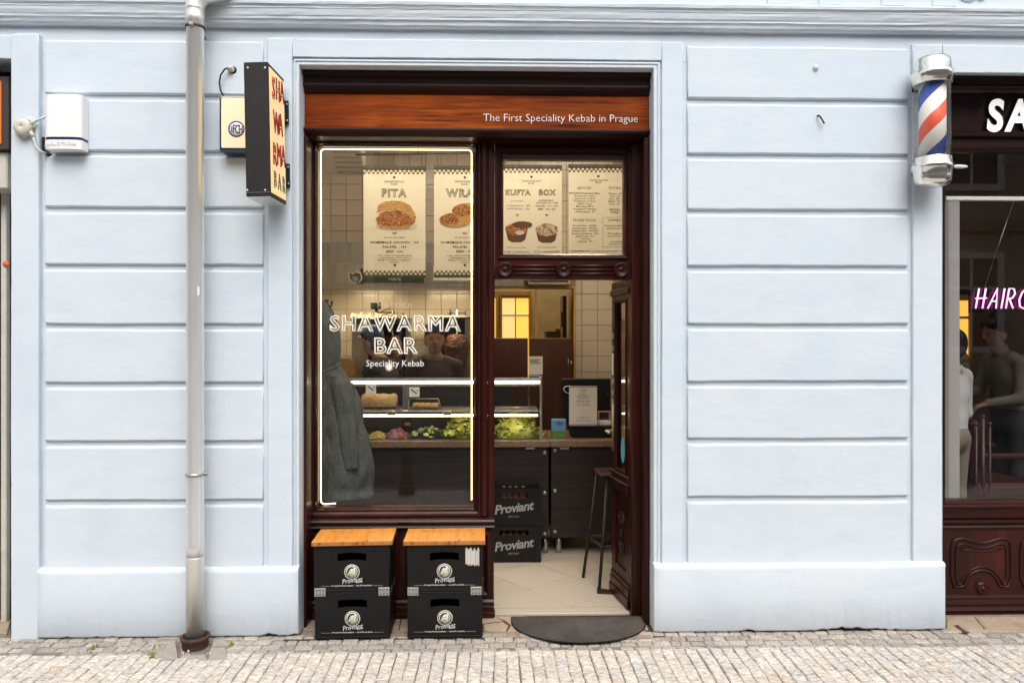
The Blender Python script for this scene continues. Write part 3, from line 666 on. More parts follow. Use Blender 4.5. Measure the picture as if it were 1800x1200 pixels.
# ================================================================== KEBAB SHOPFRONT (timber)
YS = 0.26
shop = thing('kebab_shopfront', 'dark red varnished timber shopfront with big lit window and open doorway', 'shopfront', (X(840, YS), YS, 0))
sx = lambda px, Y=YS: X(px, Y)
sz = lambda py, Y=YS: Z(py, Y, 840)
# head: crown moulding, painted fascia, lower moulding
YH0 = .125; yh = YH0 + .03; hx_ = lambda px: X(px, YH0); hzz = lambda py: Z(py, YH0, 840)
prof = [(YS + .06, hzz(125)), (yh - 0.050, hzz(125)), (yh - 0.055, hzz(133)), (yh - 0.030, hzz(138)), (yh - 0.028, hzz(146)), (yh - 0.040, hzz(149)), (yh - 0.040, hzz(153)), (yh - 0.018, hzz(158)), (yh - 0.012, hzz(163)), (YS + .06, hzz(163))]
part('head_moulding', MB().exx(prof, xin0 + .002, xin1 - .002), 'wood_dark_h', shop)
mb = MB().exx([(yh + .05, hzz(163.3)), (yh, hzz(163.3)), (yh - .004, hzz(224)), (yh + .05, hzz(224))], xin0 + .003, xin1 - .003); part('fascia_board', mb, 'fascia_wood', shop)
prof = [(YS + .06, hzz(224.2)), (yh - 0.012, hzz(224.2)), (yh - 0.030, hzz(226)), (yh - 0.036, hzz(229)), (yh - 0.026, hzz(232)), (yh - 0.006, hzz(235)), (yh + 0.012, hzz(238)), (YS + .06, hzz(238))]
part('head_moulding', MB().exx(prof, xin0 + .0025, xin1 - .0025), 'wood_red_h', shop)
text('The First Speciality Kebab in Prague', 1122, 215, yh - .006, 13.6, 'vinyl_white', shop, 'lettering', 'RIGHT', extrude=.001, xs=1.0, space=0.995, bold=-.013)
# jambs
ox0_ = sx(545.2)
mb = MB(); mb.box(xin0 + .003, hx_(538.5), YH0, YS + .07, 0.0, hzz(238.2), .006); part('jamb', mb, 'wood_red', shop)
part('jamb', MB().box(hx_(538.5) - .02, ox0_ - .0005, YS - .004, YS + .08, 0.0, hzz(238.4), .004), 'wood_red', shop)
part('jamb', MB().box(hx_(1133), xin1 - .003, YH0, YS + .07, 0.0, hzz(238.2), .008), 'wood_red', shop)
part('jamb', MB().box(sx(1110), hx_(1133) + .02, YS - .006, YS + .08, 0.0, hzz(238.4), .008), 'wood_red', shop)
# mullion between window and door
mb = MB(); mb.box(sx(846), sx(857), YS - .014, YS + .08, sz(908), sz(247), .008); mb.box(sx(857.2), sx(869.5), YS + .002, YS + .10, sz(912), sz(247), .006); part('mullion', mb, 'wood_red', shop)
# big window frame, mitred moulding down to the pane
gx0, gx1, gz0, gz1 = sx(559, .31), sx(832, .31), sz(889, .31), sz(259, .31)
ox0, ox1, oz0, oz1 = sx(545.2), sx(845.8), sz(908), sz(244.4)
def lerp_rect(u, y): return (ox0 + (gx0 - ox0) * u, ox1 + (gx1 - ox1) * u, oz0 + (gz0 - oz0) * u, oz1 + (gz1 - oz1) * u, y)
mb = MB().frame([lerp_rect(0, YS + .06), lerp_rect(0, YS + .004), lerp_rect(.10, YS - .006), lerp_rect(.30, YS - .006), lerp_rect(.36, YS + .006), lerp_rect(.55, YS + .014), lerp_rect(.62, YS + .022), lerp_rect(.72, YS + .018), lerp_rect(.82, YS + .030), lerp_rect(.9, YS + .046), lerp_rect(1, YS + .048), lerp_rect(1, YS + .09)])
part('window_frame', mb, 'wood_red', shop)
mb = MB(); mb.box(gx0 - .004, gx1 + .004, .328, .334, gz0 - .004, gz1 + .004); pane = part('window_pane', mb, 'pane', shop)
# glowing LED tube inside the pane edge: up the left side, across, down the right, a short run at the foot
YL = 0.345
def arc(cx, cz, r, a0, a1, n=5): return [(cx + r * math.cos(R(a0 + (a1 - a0) * i / n)), cz + r * math.sin(R(a0 + (a1 - a0) * i / n))) for i in range(n + 1)]
lx0, lx1, lz0, lz1 = sx(564, YL), sx(829, YL), sz(884, YL), sz(264, YL); rr = .022
path = [(sx(590, YL), lz0 + .004), (lx0 + rr + .01, lz0)] + arc(lx0 + rr, lz0 + rr, rr, 270, 180) + arc(lx0 + rr, lz1 - rr, rr, 180, 90) + arc(lx1 - rr, lz1 - rr, rr, 90, 0) + [(lx1, lz0 + .02)]
part('led_strip', MB().tube([(x, YL, z) for x, z in path], 0.0040, 6), 'led', shop)
# sill
prof = [(YS + .1, sz(908.2)), (YS - .006, sz(908.2)), (YS - .03, sz(911)), (YS - .036, sz(914)), (YS - .030, sz(917)), (YS - .012, sz(919)), (YS - .012, sz(922)), (YS - .018, sz(925)), (YS - .004, sz(929)), (YS + .1, sz(929))]
part('sill', MB().exx(prof, sx(541), sx(869)), 'wood_red_h', shop)
# apron below the window
mb = MB(); mb.box(sx(545.2), sx(868), YS + .02, YS + .09, 0.0, sz(929.2)); part('apron', mb, 'wood_red', shop)
for a, b in ((549, 700), (712, 862)):
    mb = MB().frame([(sx(a), sx(b), sz(1050), sz(935), YS + .0195), (sx(a), sx(b), sz(1050), sz(935), YS + .008), (sx(a + 5), sx(b - 5), sz(1045), sz(940), YS + .002), (sx(a + 9), sx(b - 9), sz(1041), sz(944), YS + .014), (sx(a + 13), sx(b - 13), sz(1037), sz(948), YS + .016), (sx(a + 22), sx(b - 22), sz(1028), sz(957), YS + .004)])
    mb.box(sx(a + 22), sx(b - 22), YS + .0041, YS + .019, sz(1028), sz(957)); part('panel', mb, 'wood_red', shop)
prof = [(YS + .1, 0.002), (YS - .016, .002), (YS - .016, sz(1076)), (YS - .006, sz(1074)), (YS - .006, sz(1066)), (YS + .002, sz(1064)), (YS + .002, sz(1058)), (YS + .012, sz(1054)), (YS + .1, sz(1054))]
part('base_rail', MB().exx(prof, sx(545.4), sx(868.5)), 'wood_red_h', shop)
# transom light over the door
tx0, tx1, tz0, tz1 = sx(885, .29), sx(1096, .29), sz(446, .29), sz(280, .29)
qx0, qx1, qz0, qz1 = sx(869.7), sx(1109.8), sz(459), sz(244.4)
def lr(u, y): return (qx0 + (tx0 - qx0) * u, qx1 + (tx1 - qx1) * u, qz0 + (tz0 - qz0) * u, qz1 + (tz1 - qz1) * u, y)
mb = MB().frame([lr(0, YS + .07), lr(0, YS + .016), lr(.34, YS + .016), lr(.38, YS + .004), lr(.5, YS + .002), lr(.56, YS + .012), lr(.7, YS + .016), lr(.78, YS + .010), lr(.86, YS + .02), lr(1, YS + .034), lr(1, YS + .08)])
part('transom_frame', mb, 'wood_red_h', shop)
mb = MB(); mb.box(tx0 - .003, tx1 + .003, .306, .311, tz0 - .003, tz1 + .003); part('transom_pane', mb, 'pane', shop)
mb = MB(); mb.box(sx(869.7), sx(1109.8), YS + .012, YS + .09, sz(490), sz(459.2), .004); part('transom_rail', mb, 'wood_red_h', shop)
for a, b in ((893, 986), (996, 1088)):
    for dy in (-7, 0, 7):
        z = sz(473.5 + dy); mb = MB().tube([(sx(a), YS + .010, z), (sx(b), YS + .010, z)], .008, 8); part('reed', mb, 'wood_red_h', shop)
for a in (888, 991, 1092):
    k = K(YS)
    mb = MB().lathe([(0.001, -.012), (.0045, -.011), (.005, -.006), (.006, -.003), (.018, -.002), (.028, -.004), (.034, -.014), (.040, -.016), (.0435, -.010), (.0435, .014)], (sx(a), YS + .004, sz(473.5)), 'y', 28); part('rosette', mb, 'wood_red', shop)
# threshold strip under the door
mb = MB(); mb.box(sx(869.7), sx(1109.5), YS + .03, YS + .12, -.02, .010, .003); part('door_sill', mb, 'floor_tile', shop)
# open door leaf: hinged at the right jamb, swung inwards
hx, hy = sx(1109, .29), .315
fx, fy = X(1077, .62), .665
dvec = Vector((fx - hx, fy - hy, 0)); DL = dvec.length; DZ0, DZ1 = 0.022, Z(492, .29, 1100) + .01
door = thing('door_leaf', '', '', (0, 0, 0)); bpy.data.objects.remove(door)
ang = math.atan2(dvec.y, dvec.x)
# local frame: u along the leaf from the hinge, v towards the viewer's left (the face we see), z up
uu = dvec.normalized(); vv = Vector((-uu.y, uu.x, 0))
if vv.x > 0: vv = -vv
def DM(mb_):
    """map (u, v, z) local verts of the leaf into the world"""
    mb_.v = [tuple(Vector((hx, hy, 0)) + uu * x + vv * (y - T) + Vector((0, 0, z))) for x, y, z in mb_.v]; return mb_
T = .042
zz = lambda f_: DZ0 + (DZ1 - DZ0) * f_
g0, g1 = zz(.405), zz(.935)
st = .075
mb = MB(); mb.box(0, st, 0, T, DZ0, DZ1, .004); mb.box(DL - st, DL, 0, T, DZ0, DZ1, .004)
mb.box(st, DL - st, .001, T - .001, DZ0, zz(.10)); mb.box(st, DL - st, .001, T - .001, zz(.325), g0); mb.box(st, DL - st, .001, T - .001, g1, DZ1 - .001)
mb.box(st, DL - st, .008, T - .012, zz(.10), zz(.325))
leaf = part('door_leaf', DM(mb), 'wood_red', shop)
mb = MB(); mb.box(st, DL - st, .018, .024, g0, g1); part('door_pane', DM(mb), 'pane', leaf)
mb = MB().frame([(st - .012, DL - st + .012, g0 - .012, g1 + .012, T + .0005), (st - .012, DL - st + .012, g0 - .012, g1 + .012, T + .008), (st, DL - st, g0, g1, T + .006), (st + .008, DL - st - .008, g0 + .008, g1 - .008, T - .01)]); part('bead', DM(mb), 'wood_red', leaf)
for q_ in ((.020, .345, .375), (.014, .385, .397), (.012, .955, .975)): part('moulding', DM(MB().box(0, DL, T, T + q_[0], zz(q_[1]), zz(q_[2]), .004)), 'wood_red', leaf)
prof = [(0, DL, DZ0, zz(.03), 0.018), (0, DL, zz(.031), zz(.055), .012), (0, DL, zz(.056), zz(.07), .007)]
mb = MB()
for a, b, c, d, e in prof: mb.box(a, b, T, T + e, c, d, .003)
part('kick_rail', DM(mb), 'wood_red', leaf)
mb = MB()          # carved leaf scrolls on the lower panel
cz = zz(.21)
for sgn in (1, -1):
    for k in range(4):
        pts = [(DL / 2 + sgn * 0 + (.02 + .016 * k) * math.cos(R(20 + 20 * i)) * (1 if sgn > 0 else .8), T - .006 + .004 * math.sin(i), cz + sgn * (.05 + (.015 + .018 * k) * math.sin(R(20 + 20 * i)))) for i in range(8)]
        mb.tube(pts, [.004 + .003 * math.sin(math.pi * i / 7) for i in range(8)], 6)
mb.ball((DL / 2, T - .006, cz), (.02, .012, .02))
part('carving', DM(mb), 'wood_red', leaf)
hz = Z(757, .6, 1075)
mb = MB(); mb.box(DL - .055, DL - .020, T, T + .006, hz - .13, hz + .06, .002); part('lock_plate', DM(mb), 'steel', leaf)
mb = MB().tube([(DL - .038, T, hz), (DL - .038, T + .05, hz), (DL - .055, T + .056, hz), (DL - .14, T + .056, hz - .003)], .0085, 8); part('handle', DM(mb), 'chrome', leaf)
mb = MB().lathe([(.0, 0)] + [(.001, 0), (.05, 0.0), (.05, .001)], (0, 0, 0), 'y', 24)
mb.v = [(DL * .5 - .0 + x * .75, T - .016 + y, Z(790, .5, 1087) + z * 1.6) for x, y, z in mb.v]; part('round_sticker', DM(mb), 'sticker_blue', leaf)
for py, hh in ((640, 38), (725, 46)):
    mb = MB(); zc_ = Z(py, .62, 1080); mb.box(DL - .045, DL - .015, T + .0005, T + .002, zc_ - hh * .5 * .0036, zc_ + hh * .5 * .0036); part('notice_strip', DM(mb), 'paper', leaf)
for py in (590, 612, 690, 705):
    mb = MB(); zc_ = Z(py, .62, 1080); mb.box(DL - .043, DL - .02, T + .0005, T + .002, zc_ - .018, zc_ + .018); part('notice_strip', DM(mb), 'print_grey', leaf)
# window lettering on the pane
YT = .326
for body, px, py, h in (('SHAWARMA', 694, 581, 26.5), ('BAR', 694.5, 620.5, 27)):
    text(body, px, py, YT - .0012, h, 'vinyl_pale', pane, 'lettering', 'CENTER', outline=.036, bold=.016, space=1.16 if len(body) > 3 else 1.10, xs=1.0 if len(body) > 3 else 1.04)
text('Speciality Kebab', 694.5, 643.5, YT - .001, 11.2, 'vinyl_white', pane, 'lettering', 'CENTER', extrude=.0005, xs=1.0)
text('MATOKA', 694, 541, YT - .001, 9.5, 'vinyl_ghost', pane, 'lettering', 'CENTER', outline=.012, space=1.2)
star = []
for i in range(28):
    a = math.pi * 2 * i / 28; r_ = 8 if i % 2 == 0 else 4.2; star.append((sx(684, YT) + r_ * K(YT) * math.cos(a), sz(645, YT) + r_ * K(YT) * math.sin(a)))
part('sun_mark', MB().prism(star, YT - .0008, YT - .0002), 'vinyl_pale', pane)

# ================================================================== PEOPLE (one continuous skinned volume each)
def surface_nets(Fv, org, h):
    S = Fv < 0; nx, ny, nz = Fv.shape
    c = [S[i:nx - 1 + i, j:ny - 1 + j, k:nz - 1 + k] for i in (0, 1) for j in (0, 1) for k in (0, 1)]
    cnt = sum(a.astype(np.int8) for a in c); mask = (cnt > 0) & (cnt < 8)
    ii, jj, kk = np.nonzero(mask); idx = -np.ones(mask.shape, int); idx[mask] = np.arange(len(ii))
    acc = np.zeros((len(ii), 3)); n = np.zeros(len(ii))
    corners = [(i, j, k) for i in (0, 1) for j in (0, 1) for k in (0, 1)]
    for a in corners:
        for ax in range(3):
            if a[ax] == 1: continue
            b = list(a); b[ax] = 1
            fa = Fv[ii + a[0], jj + a[1], kk + a[2]]; fb = Fv[ii + b[0], jj + b[1], kk + b[2]]
            cr = (fa < 0) != (fb < 0); t = np.where(cr, fa / np.where(cr, fa - fb, 1), 0)
            p = np.tile(np.array(a, float), (len(ii), 1)); p[:, ax] += t
            acc[cr] += p[cr]; n[cr] += 1
    V = (acc / n[:, None] + np.stack([ii, jj, kk], 1)) * h + np.array(org)
    quads = []
    for ax in range(3):
        o1, o2 = [(1, 2), (2, 0), (0, 1)][ax]
        sl0 = [slice(None)] * 3; sl1 = [slice(None)] * 3; sl0[ax] = slice(0, -1); sl1[ax] = slice(1, None)
        A = S[tuple(sl0)]; B = S[tuple(sl1)]; ch = A != B
        e = np.stack(np.nonzero(ch), 1)
        ok = (e[:, o1] > 0) & (e[:, o2] > 0) & (e[:, o1] < mask.shape[o1]) & (e[:, o2] < mask.shape[o2]); e = e[ok]
        fl = A[tuple(e.T)]
        def cell(d1, d2):
            q = e.copy(); q[:, o1] -= d1; q[:, o2] -= d2; return idx[tuple(q.T)]
        q = np.stack([cell(1, 1), cell(0, 1), cell(0, 0), cell(1, 0)], 1)
        q[~fl] = q[~fl][:, ::-1]; quads.append(q)
    return V, np.concatenate(quads)
def sculpt(prims, h=.010, k=.03):
    """prims: ('c',a,b,ra,rb,region) tapered limb, ('e',centre,radii,region) ellipsoid -> verts, quads, region per vertex"""
    lo = np.full(3, 1e9); hi = -lo
    for p in prims:
        pts = [np.array(p[1]) - max(p[3:5]), np.array(p[1]) + max(p[3:5]), np.array(p[2]) - max(p[3:5]), np.array(p[2]) + max(p[3:5])] if p[0] == 'c' else [np.array(p[1]) - np.array(p[2]), np.array(p[1]) + np.array(p[2])]
        for q in pts: lo = np.minimum(lo, q); hi = np.maximum(hi, q)
    lo -= 3 * h; hi += 3 * h; n = np.ceil((hi - lo) / h).astype(int) + 1
    G_ = np.stack(np.meshgrid(*[lo[i] + h * np.arange(n[i]) for i in range(3)], indexing='ij'), -1)
    def dist(p, Q):
        if p[0] == 'c':
            a, b = np.array(p[1]), np.array(p[2]); ab = b - a; t = np.clip(((Q - a) @ ab) / (ab @ ab), 0, 1)
            return np.linalg.norm(Q - a - t[..., None] * ab, axis=-1) - (p[3] + (p[4] - p[3]) * t)
        r = np.array(p[2]); q = (Q - np.array(p[1])) / r; l = np.linalg.norm(q, axis=-1)
        return (l - 1) * r.min() if False else l * (l - 1) / np.maximum(np.linalg.norm(q / r, axis=-1), 1e-6)
    F_ = None
    for p in prims:
        d = dist(p, G_); kk = min(k, .8 * (min(p[3:5]) if p[0] == 'c' else min(p[2])))
        if F_ is None: F_ = d
        else:
            hh = np.clip(.5 + .5 * (F_ - d) / kk, 0, 1); F_ = F_ * (1 - hh) + d * hh - kk * hh * (1 - hh)
    V, Q = surface_nets(F_, lo, h)
    best = np.full(len(V), 1e9); reg = np.zeros(len(V), int)
    for p in prims:
        d = dist(p, V); bias = p[-1][1] if isinstance(p[-1], tuple) else 0; r_ = p[-1][0] if isinstance(p[-1], tuple) else p[-1]
        d = d - bias; m_ = d < best; best[m_] = d[m_]; reg[m_] = r_
    return V, Q, reg
def body_mat(name):
    m = mat(name, (1, 1, 1), 0.75, spec=.3); t = m.node_tree; a = t.nodes.new('ShaderNodeAttribute'); a.attribute_name = 'tone'
    t.links.new(a.outputs['Color'], t.nodes['Principled BSDF'].inputs['Base Color'])
body_mat('body')
def hand(prims, wrist, dirv, palm_n, reg, sc_=1.0, curl=.5, side=1):
    """palm and five bent fingers growing from the wrist along dirv"""
    w_, d, nrm = np.array(wrist), np.array(dirv, float), np.array(palm_n, float); d /= np.linalg.norm(d); nrm /= np.linalg.norm(nrm); s_ = np.cross(d, nrm) * side
    pc = w_ + d * .05 * sc_
    for q in (-.022, 0, .022): prims.append(('c', tuple(w_ + s_ * q * .5), tuple(w_ + d * .085 * sc_ + s_ * q), .017, .014, reg))
    for i, (q, L) in enumerate(((-.030, .060), (-.010, .075), (.011, .070), (.030, .055))):
        a = w_ + d * .088 * sc_ + s_ * q; dd = d * math.cos(curl) + nrm * math.sin(curl); b = a + dd * L * .5; d2 = d * math.cos(2.2 * curl) + nrm * math.sin(2.2 * curl); c = b + d2 * L * .5
        prims.append(('c', tuple(a), tuple(b), .0095, .0088, reg)); prims.append(('c', tuple(b), tuple(c), .0088, .0078, reg))
    a = w_ + d * .025 - s_ * .025; b = a + (d * .6 - s_ * .6 + nrm * .4) * .045; c = b + (d * .9 + nrm * .4) * .03
    prims.append(('c', tuple(a), tuple(b), .012, .0105, reg)); prims.append(('c', tuple(b), tuple(c), .0105, .009, reg))
SKIN, HAIR, TOP, LEGS, SHOE, DARK, LIP, COLLAR, CUFF = range(9)
def person(loc, rotz, label, tones, arms, head_tilt=(0, 0), scale=1.0, hair=True, sit=False, lean=0.0, h=.009, group=None):
    p = []
    p += [('e', (0, 0, .95), (.165, .115, .13), LEGS), ('e', (0, .0, 1.10), (.155, .105, .17), TOP), ('e', (0, -.005, 1.29), (.178, .118, .185), TOP), ('c', (-.165, 0, 1.415), (.165, 0, 1.415), .060, .060, TOP), ('c', (-.10, .0, 1.45), (.10, 0, 1.45), .05, .05, TOP)]
    for s_ in (-1, 1):
        p += [('c', (s_ * .09, 0, .92), (s_ * .10, -.012, .50), .092, .064, LEGS), ('c', (s_ * .10, -.012, .50), (s_ * .10, .015, .09), .064, .046, LEGS), ('c', (s_ * .10, .02, .05), (s_ * .105, -.13, .035), .046, .036, SHOE)]
        el, wr, hd, nrm = arms[0 if s_ < 0 else 1]
        p += [('c', (s_ * .195, 0, 1.40), el, .058, .046, TOP), ('c', el, wr, .046, .034, TOP if tones.get('sleeve', 1) else SKIN)]
        hand(p, tuple(np.array(wr) + np.array(hd) * .015), hd, nrm, SKIN, side=s_)
    hx_, hy_ = head_tilt
    H = np.array((hx_, -.012 + hy_, 0))
    nk = [('c', (0, .015, 1.44), tuple(np.array((0, .01, 1.56)) + H), .060, .054, SKIN), ('e', (0, .0, 1.478), (.082, .075, .028), COLLAR)]
    hd = [('e', (0, .012, 1.665), (.077, .096, .098), (SKIN, .0)), ('e', (0, -.028, 1.605), (.060, .066, .080), SKIN), ('e', (0, -.058, 1.562), (.030, .030, .026), SKIN),
          ('c', (0, -.088, 1.650), (0, -.105, 1.608), .008, .011, SKIN), ('e', (-.011, -.096, 1.604), (.008, .009, .007), SKIN), ('e', (.011, -.096, 1.604), (.008, .009, .007), SKIN),
          ('e', (-.078, .012, 1.625), (.012, .022, .034), SKIN), ('e', (.078, .012, 1.625), (.012, .022, .034), SKIN),
                    ('e', (-.030, -.078, 1.643), (.011, .008, .004), (DARK, .0)), ('e', (.030, -.078, 1.643), (.011, .008, .004), (DARK, .0)),
          ('e', (0, -.088, 1.576), (.023, .009, .006), (LIP, .001))]
    if hair: hd += [('e', (0, .034, 1.690), (.084, .092, .090), (HAIR, .006)), ('e', (0, .055, 1.63), (.074, .065, .075), (HAIR, .004)), ('c', (-.06, -.045, 1.715), (.06, -.045, 1.715), .026, .026, (HAIR, .004))]
    def mv(q):
        q = list(q); q[1] = tuple(np.array(q[1]) + H)
        if q[0] == 'c': q[2] = tuple(np.array(q[2]) + H)
        return tuple(q)
    p += nk + [mv(q) for q in hd]
    V, Q, reg = sculpt(p, h, .035)
    if lean: 
        t = np.clip((V[:, 2] - .95), 0, None); V[:, 1] -= t * math.sin(lean); 
    V = V * scale
    th = thing('person', label, 'person', loc, group, (0, 0, rotz))
    me = bpy.data.meshes.new('body'); me.from_pydata(V.tolist(), [], Q.tolist()); me.polygons.foreach_set('use_smooth', [True] * len(Q))
    names = ['skin', 'hair', 'top', 'legs', 'shoe', 'dark', 'lip', 'collar', 'cuff']; dflt = dict(skin=(.42, .24, .16), hair=(.012, .009, .008), top=(.05, .04, .035), legs=(.02, .02, .024), shoe=(.02, .02, .02), dark=(.13, .075, .05), lip=(.32, .13, .10))
    dflt['collar'] = tones.get('top', dflt['top']); dflt['cuff'] = (.5, .5, .5); dflt.update(tones)
    pal = np.array([list(dflt[n_]) + [1] for n_ in names]); at = me.color_attributes.new('tone', 'FLOAT_COLOR', 'POINT'); at.data.foreach_set('color', pal[reg].astype(np.float32).ravel())
    me.materials.append(MATS['body']); o = bpy.data.objects.new('body', me); col.objects.link(o); o.parent = th; ORG[o] = ORG[th]
    th['s'] = 1; del th['s']
    return th
def cap_on(th, scale=1.0, H=(0, -.012), m='cap_blue', back=False):
    mb_ = MB(); prof = [(.094, 1.668), (.096, 1.69), (.094, 1.72), (.082, 1.752), (.055, 1.775), (.02, 1.786), (.002, 1.787)]
    mb_.lathe(prof, (0, 0, 0), 'z', 24); s_ = -1 if not back else 1
    br = [(.075 * math.cos(R(a)), s_ * (.075 + .07 * math.sin(R(a)))) for a in range(0, 181, 15)]
    n = len(br); v = [(x, y, 1.682 - .06 * x * x / .0056 * .25) for x, y in br] + [(x, y, 1.674 - .06 * x * x / .0056 * .25) for x, y in br]
    mb_.add(v, [tuple(range(n)), tuple(range(n, 2 * n))[::-1]] + [(k, k + n, (k + 1) % n + n, (k + 1) % n) for k in range(n)])
    mb_.v = [((x * .92 + H[0]) * scale, (y * 1.06 + .018 + H[1]) * scale, (z + .016 - (.25 * max(0, y) if back else 0)) * scale) for x, y, z in mb_.v]
    me = mb_.mesh('cap'); me.materials.append(MATS[m]); o = bpy.data.objects.new('cap', me); col.objects.link(o); o.parent = th; return o

# ================================================================== KEBAB SHOP INTERIOR
FZ = 0.012                                   # floor level
YW = 3.14                                    # tiled back wall
RX0, RX1, RZ = -2.35, 1.30, 3.75
mb = MB(); mb.box(RX0, RX1, .36, YW + 2.3, -.1, FZ - .006); sfl = struct('shop_floor', mb, 'floor_grout')
# diagonal floor tiles, cut to the room by simply stopping at its edges
TS = .40; tm = MB(); c = (TS - .005) / 2
tm.add([(-c, -c, -.01), (c, -c, -.01), (c, c, -.01), (-c, c, -.01), (-c, -c, -.001), (c, -c, -.001), (c, c, -.001), (-c, c, -.001), (-c + .003, -c + .003, 0), (c - .003, -c + .003, 0), (c - .003, c - .003, 0), (-c + .003, c - .003, 0)],
       [(k, (k + 1) % 4, 4 + (k + 1) % 4, 4 + k) for k in range(4)] + [(4 + k, 4 + (k + 1) % 4, 8 + (k + 1) % 4, 8 + k) for k in range(4)] + [(8, 9, 10, 11)])
tme = tm.mesh('floor_tile'); tme.materials.append(MATS['floor_tile'])
for i in range(-14, 15):
    for j in range(-14, 15):
        an = R(38); x = .25 + TS * (i * math.cos(an) - j * math.sin(an)); y = 1.0 + TS * (i * math.sin(an) + j * math.cos(an))
        if -1.9 < x < 1.2 and .66 < y < 2.9: inst('floor_tile', tme, (x, y, FZ), sfl, an)
        elif -1.9 < x < 1.2 and .05 < y <= .66:
            q4 = [(x + (a_ * math.cos(an) - b_ * math.sin(an)) * c, y + (a_ * math.sin(an) + b_ * math.cos(an)) * c) for a_, b_ in ((-1, -1), (1, -1), (1, 1), (-1, 1))]
            cut = []
            for k_ in range(4):
                p_, n_ = q4[k_], q4[(k_ + 1) % 4]
                if p_[1] >= .382: cut.append(p_)
                if (p_[1] >= .382) != (n_[1] >= .382): f_ = (.382 - p_[1]) / (n_[1] - p_[1]); cut.append((p_[0] + (n_[0] - p_[0]) * f_, .382))
            if len(cut) > 2: part('floor_tile', MB().prismz(cut, FZ - .01, FZ), 'floor_tile', sfl)
mb = MB(); mb.box(RX0, RX1, .36, YW + 2.4, RZ, RZ + .1); struct('shop_ceiling', mb, 'ceiling')
mb = MB(); mb.box(RX0 - .1, RX0, .345, YW + 2.4, 0, RZ); struct('shop_wall_left', mb, 'inner_wall')
mb = MB(); mb.box(RX1, RX1 + .1, .345, YW + 2.4, 0, RZ); struct('shop_wall_right', mb, 'inner_wall')
mb = MB(); mb.box(RX0, xl_open, .347, .40, 0, RZ); mb.box(xr_open, RX1, .347, .40, 0, RZ); mb.box(xl_open, xr_open, .347, .40, sz(240, .33), RZ); struct('shop_wall_front', mb, 'inner_wall')
ox_0, ox_1, oz_t = X(836, YW), X(1008, YW), Z(507, YW, 940)
mb = MB(); mb.box(RX0, ox_0, YW, YW + .1, 0, RZ); mb.box(ox_1, RX1, YW, YW + .1, 0, RZ); mb.box(ox_0, ox_1, YW, YW + .1, oz_t, RZ); bwall = struct('shop_wall_back', mb, 'grout')
# wall tiles
pit = K(YW, 700) * 27.6; pz = K(YW, 700) * 27.42
tx_a = X(581.4, YW); tz_a = Z(516.6, YW, 700)
m_ = MB(); m_.box(0, pit - .004, -.007, 0, 0, pz - .004, .0025); tlm = m_.mesh('wall_tile'); tlm.materials.append(MATS['wall_tile'])
bulk = MB()
for i in range(-4, 24):
    for j in range(-17, 11):
        x = tx_a + i * pit; z = tz_a + j * pz
        if x + pit > ox_0 + .001 and x < ox_1 - .001 and z < oz_t - .02:
            if x < ox_1 and x + pit > ox_1 + .03: bulk.box(ox_1 + .022, x + pit - .004, YW - .007, YW - .0005, z, z + pz - .004, .0025)
            continue
        if z < .3 or z > 3.6 or x > RX1 - pit: continue
        q = Vector((x + pit / 2, YW - CY, z + pz / 2 - CZ)); qy = q.y * math.cos(YAW) + q.x * math.sin(YAW); qx = q.x * math.cos(YAW) - q.y * math.sin(YAW); ppx, ppy = 900 + FPX * qx / qy, 600 - FPX * q.z / qy
        if (550 < ppx < 840 and 250 < ppy < 650) or (865 < ppx < 1100 and 270 < ppy < 300) or (985 < ppx < 1090 and 290 < ppy < 680): inst('wall_tile', tlm, (x + .002, YW - .0005, z + .002), bwall)
        else: bulk.box(x + .002, x + pit - .002, YW - .0075, YW - .0005, z + .002, z + pz - .002)
o = part('tile_field', bulk, 'wall_tile', bwall); o['kind'] = 'stuff'
mb = MB(); mb.box(ox_1, ox_1 + .020, YW - .012, YW + .1, 0, oz_t + .02); mb.box(ox_0, ox_1 - .0005, YW - .012, YW + .1, oz_t + .0005, oz_t + .02); part('doorway_trim', mb, 'yellow_frame', bwall)
# ceiling lamps out of view, added to brighten the posters and tiles
for i, (lx, ly) in enumerate(((-1.0, .85), (.25, .85), (-1.35, 1.95), (.75, 2.05))):
    l = thing('fill_lamp', ['added square warm fill lamp above the shop window side', 'added square warm fill lamp above the doorway side', 'added square warm fill lamp in front of the hood', 'added square warm fill lamp above the till'][i], 'lamp', (lx, ly, RZ))
    part('housing', MB().frame([(0, 0, 0, 0, 0)]) if False else MB().box(lx - .3, lx + .3, ly - .14, ly + .14, RZ - .05, RZ - .001, .005), 'white_plastic', l)
    part('diffuser', MB().box(lx - .28, lx + .28, ly - .12, ly + .12, RZ - .056, RZ - .0505), 'fill_panel' if i < 2 else 'fill_mid', l)
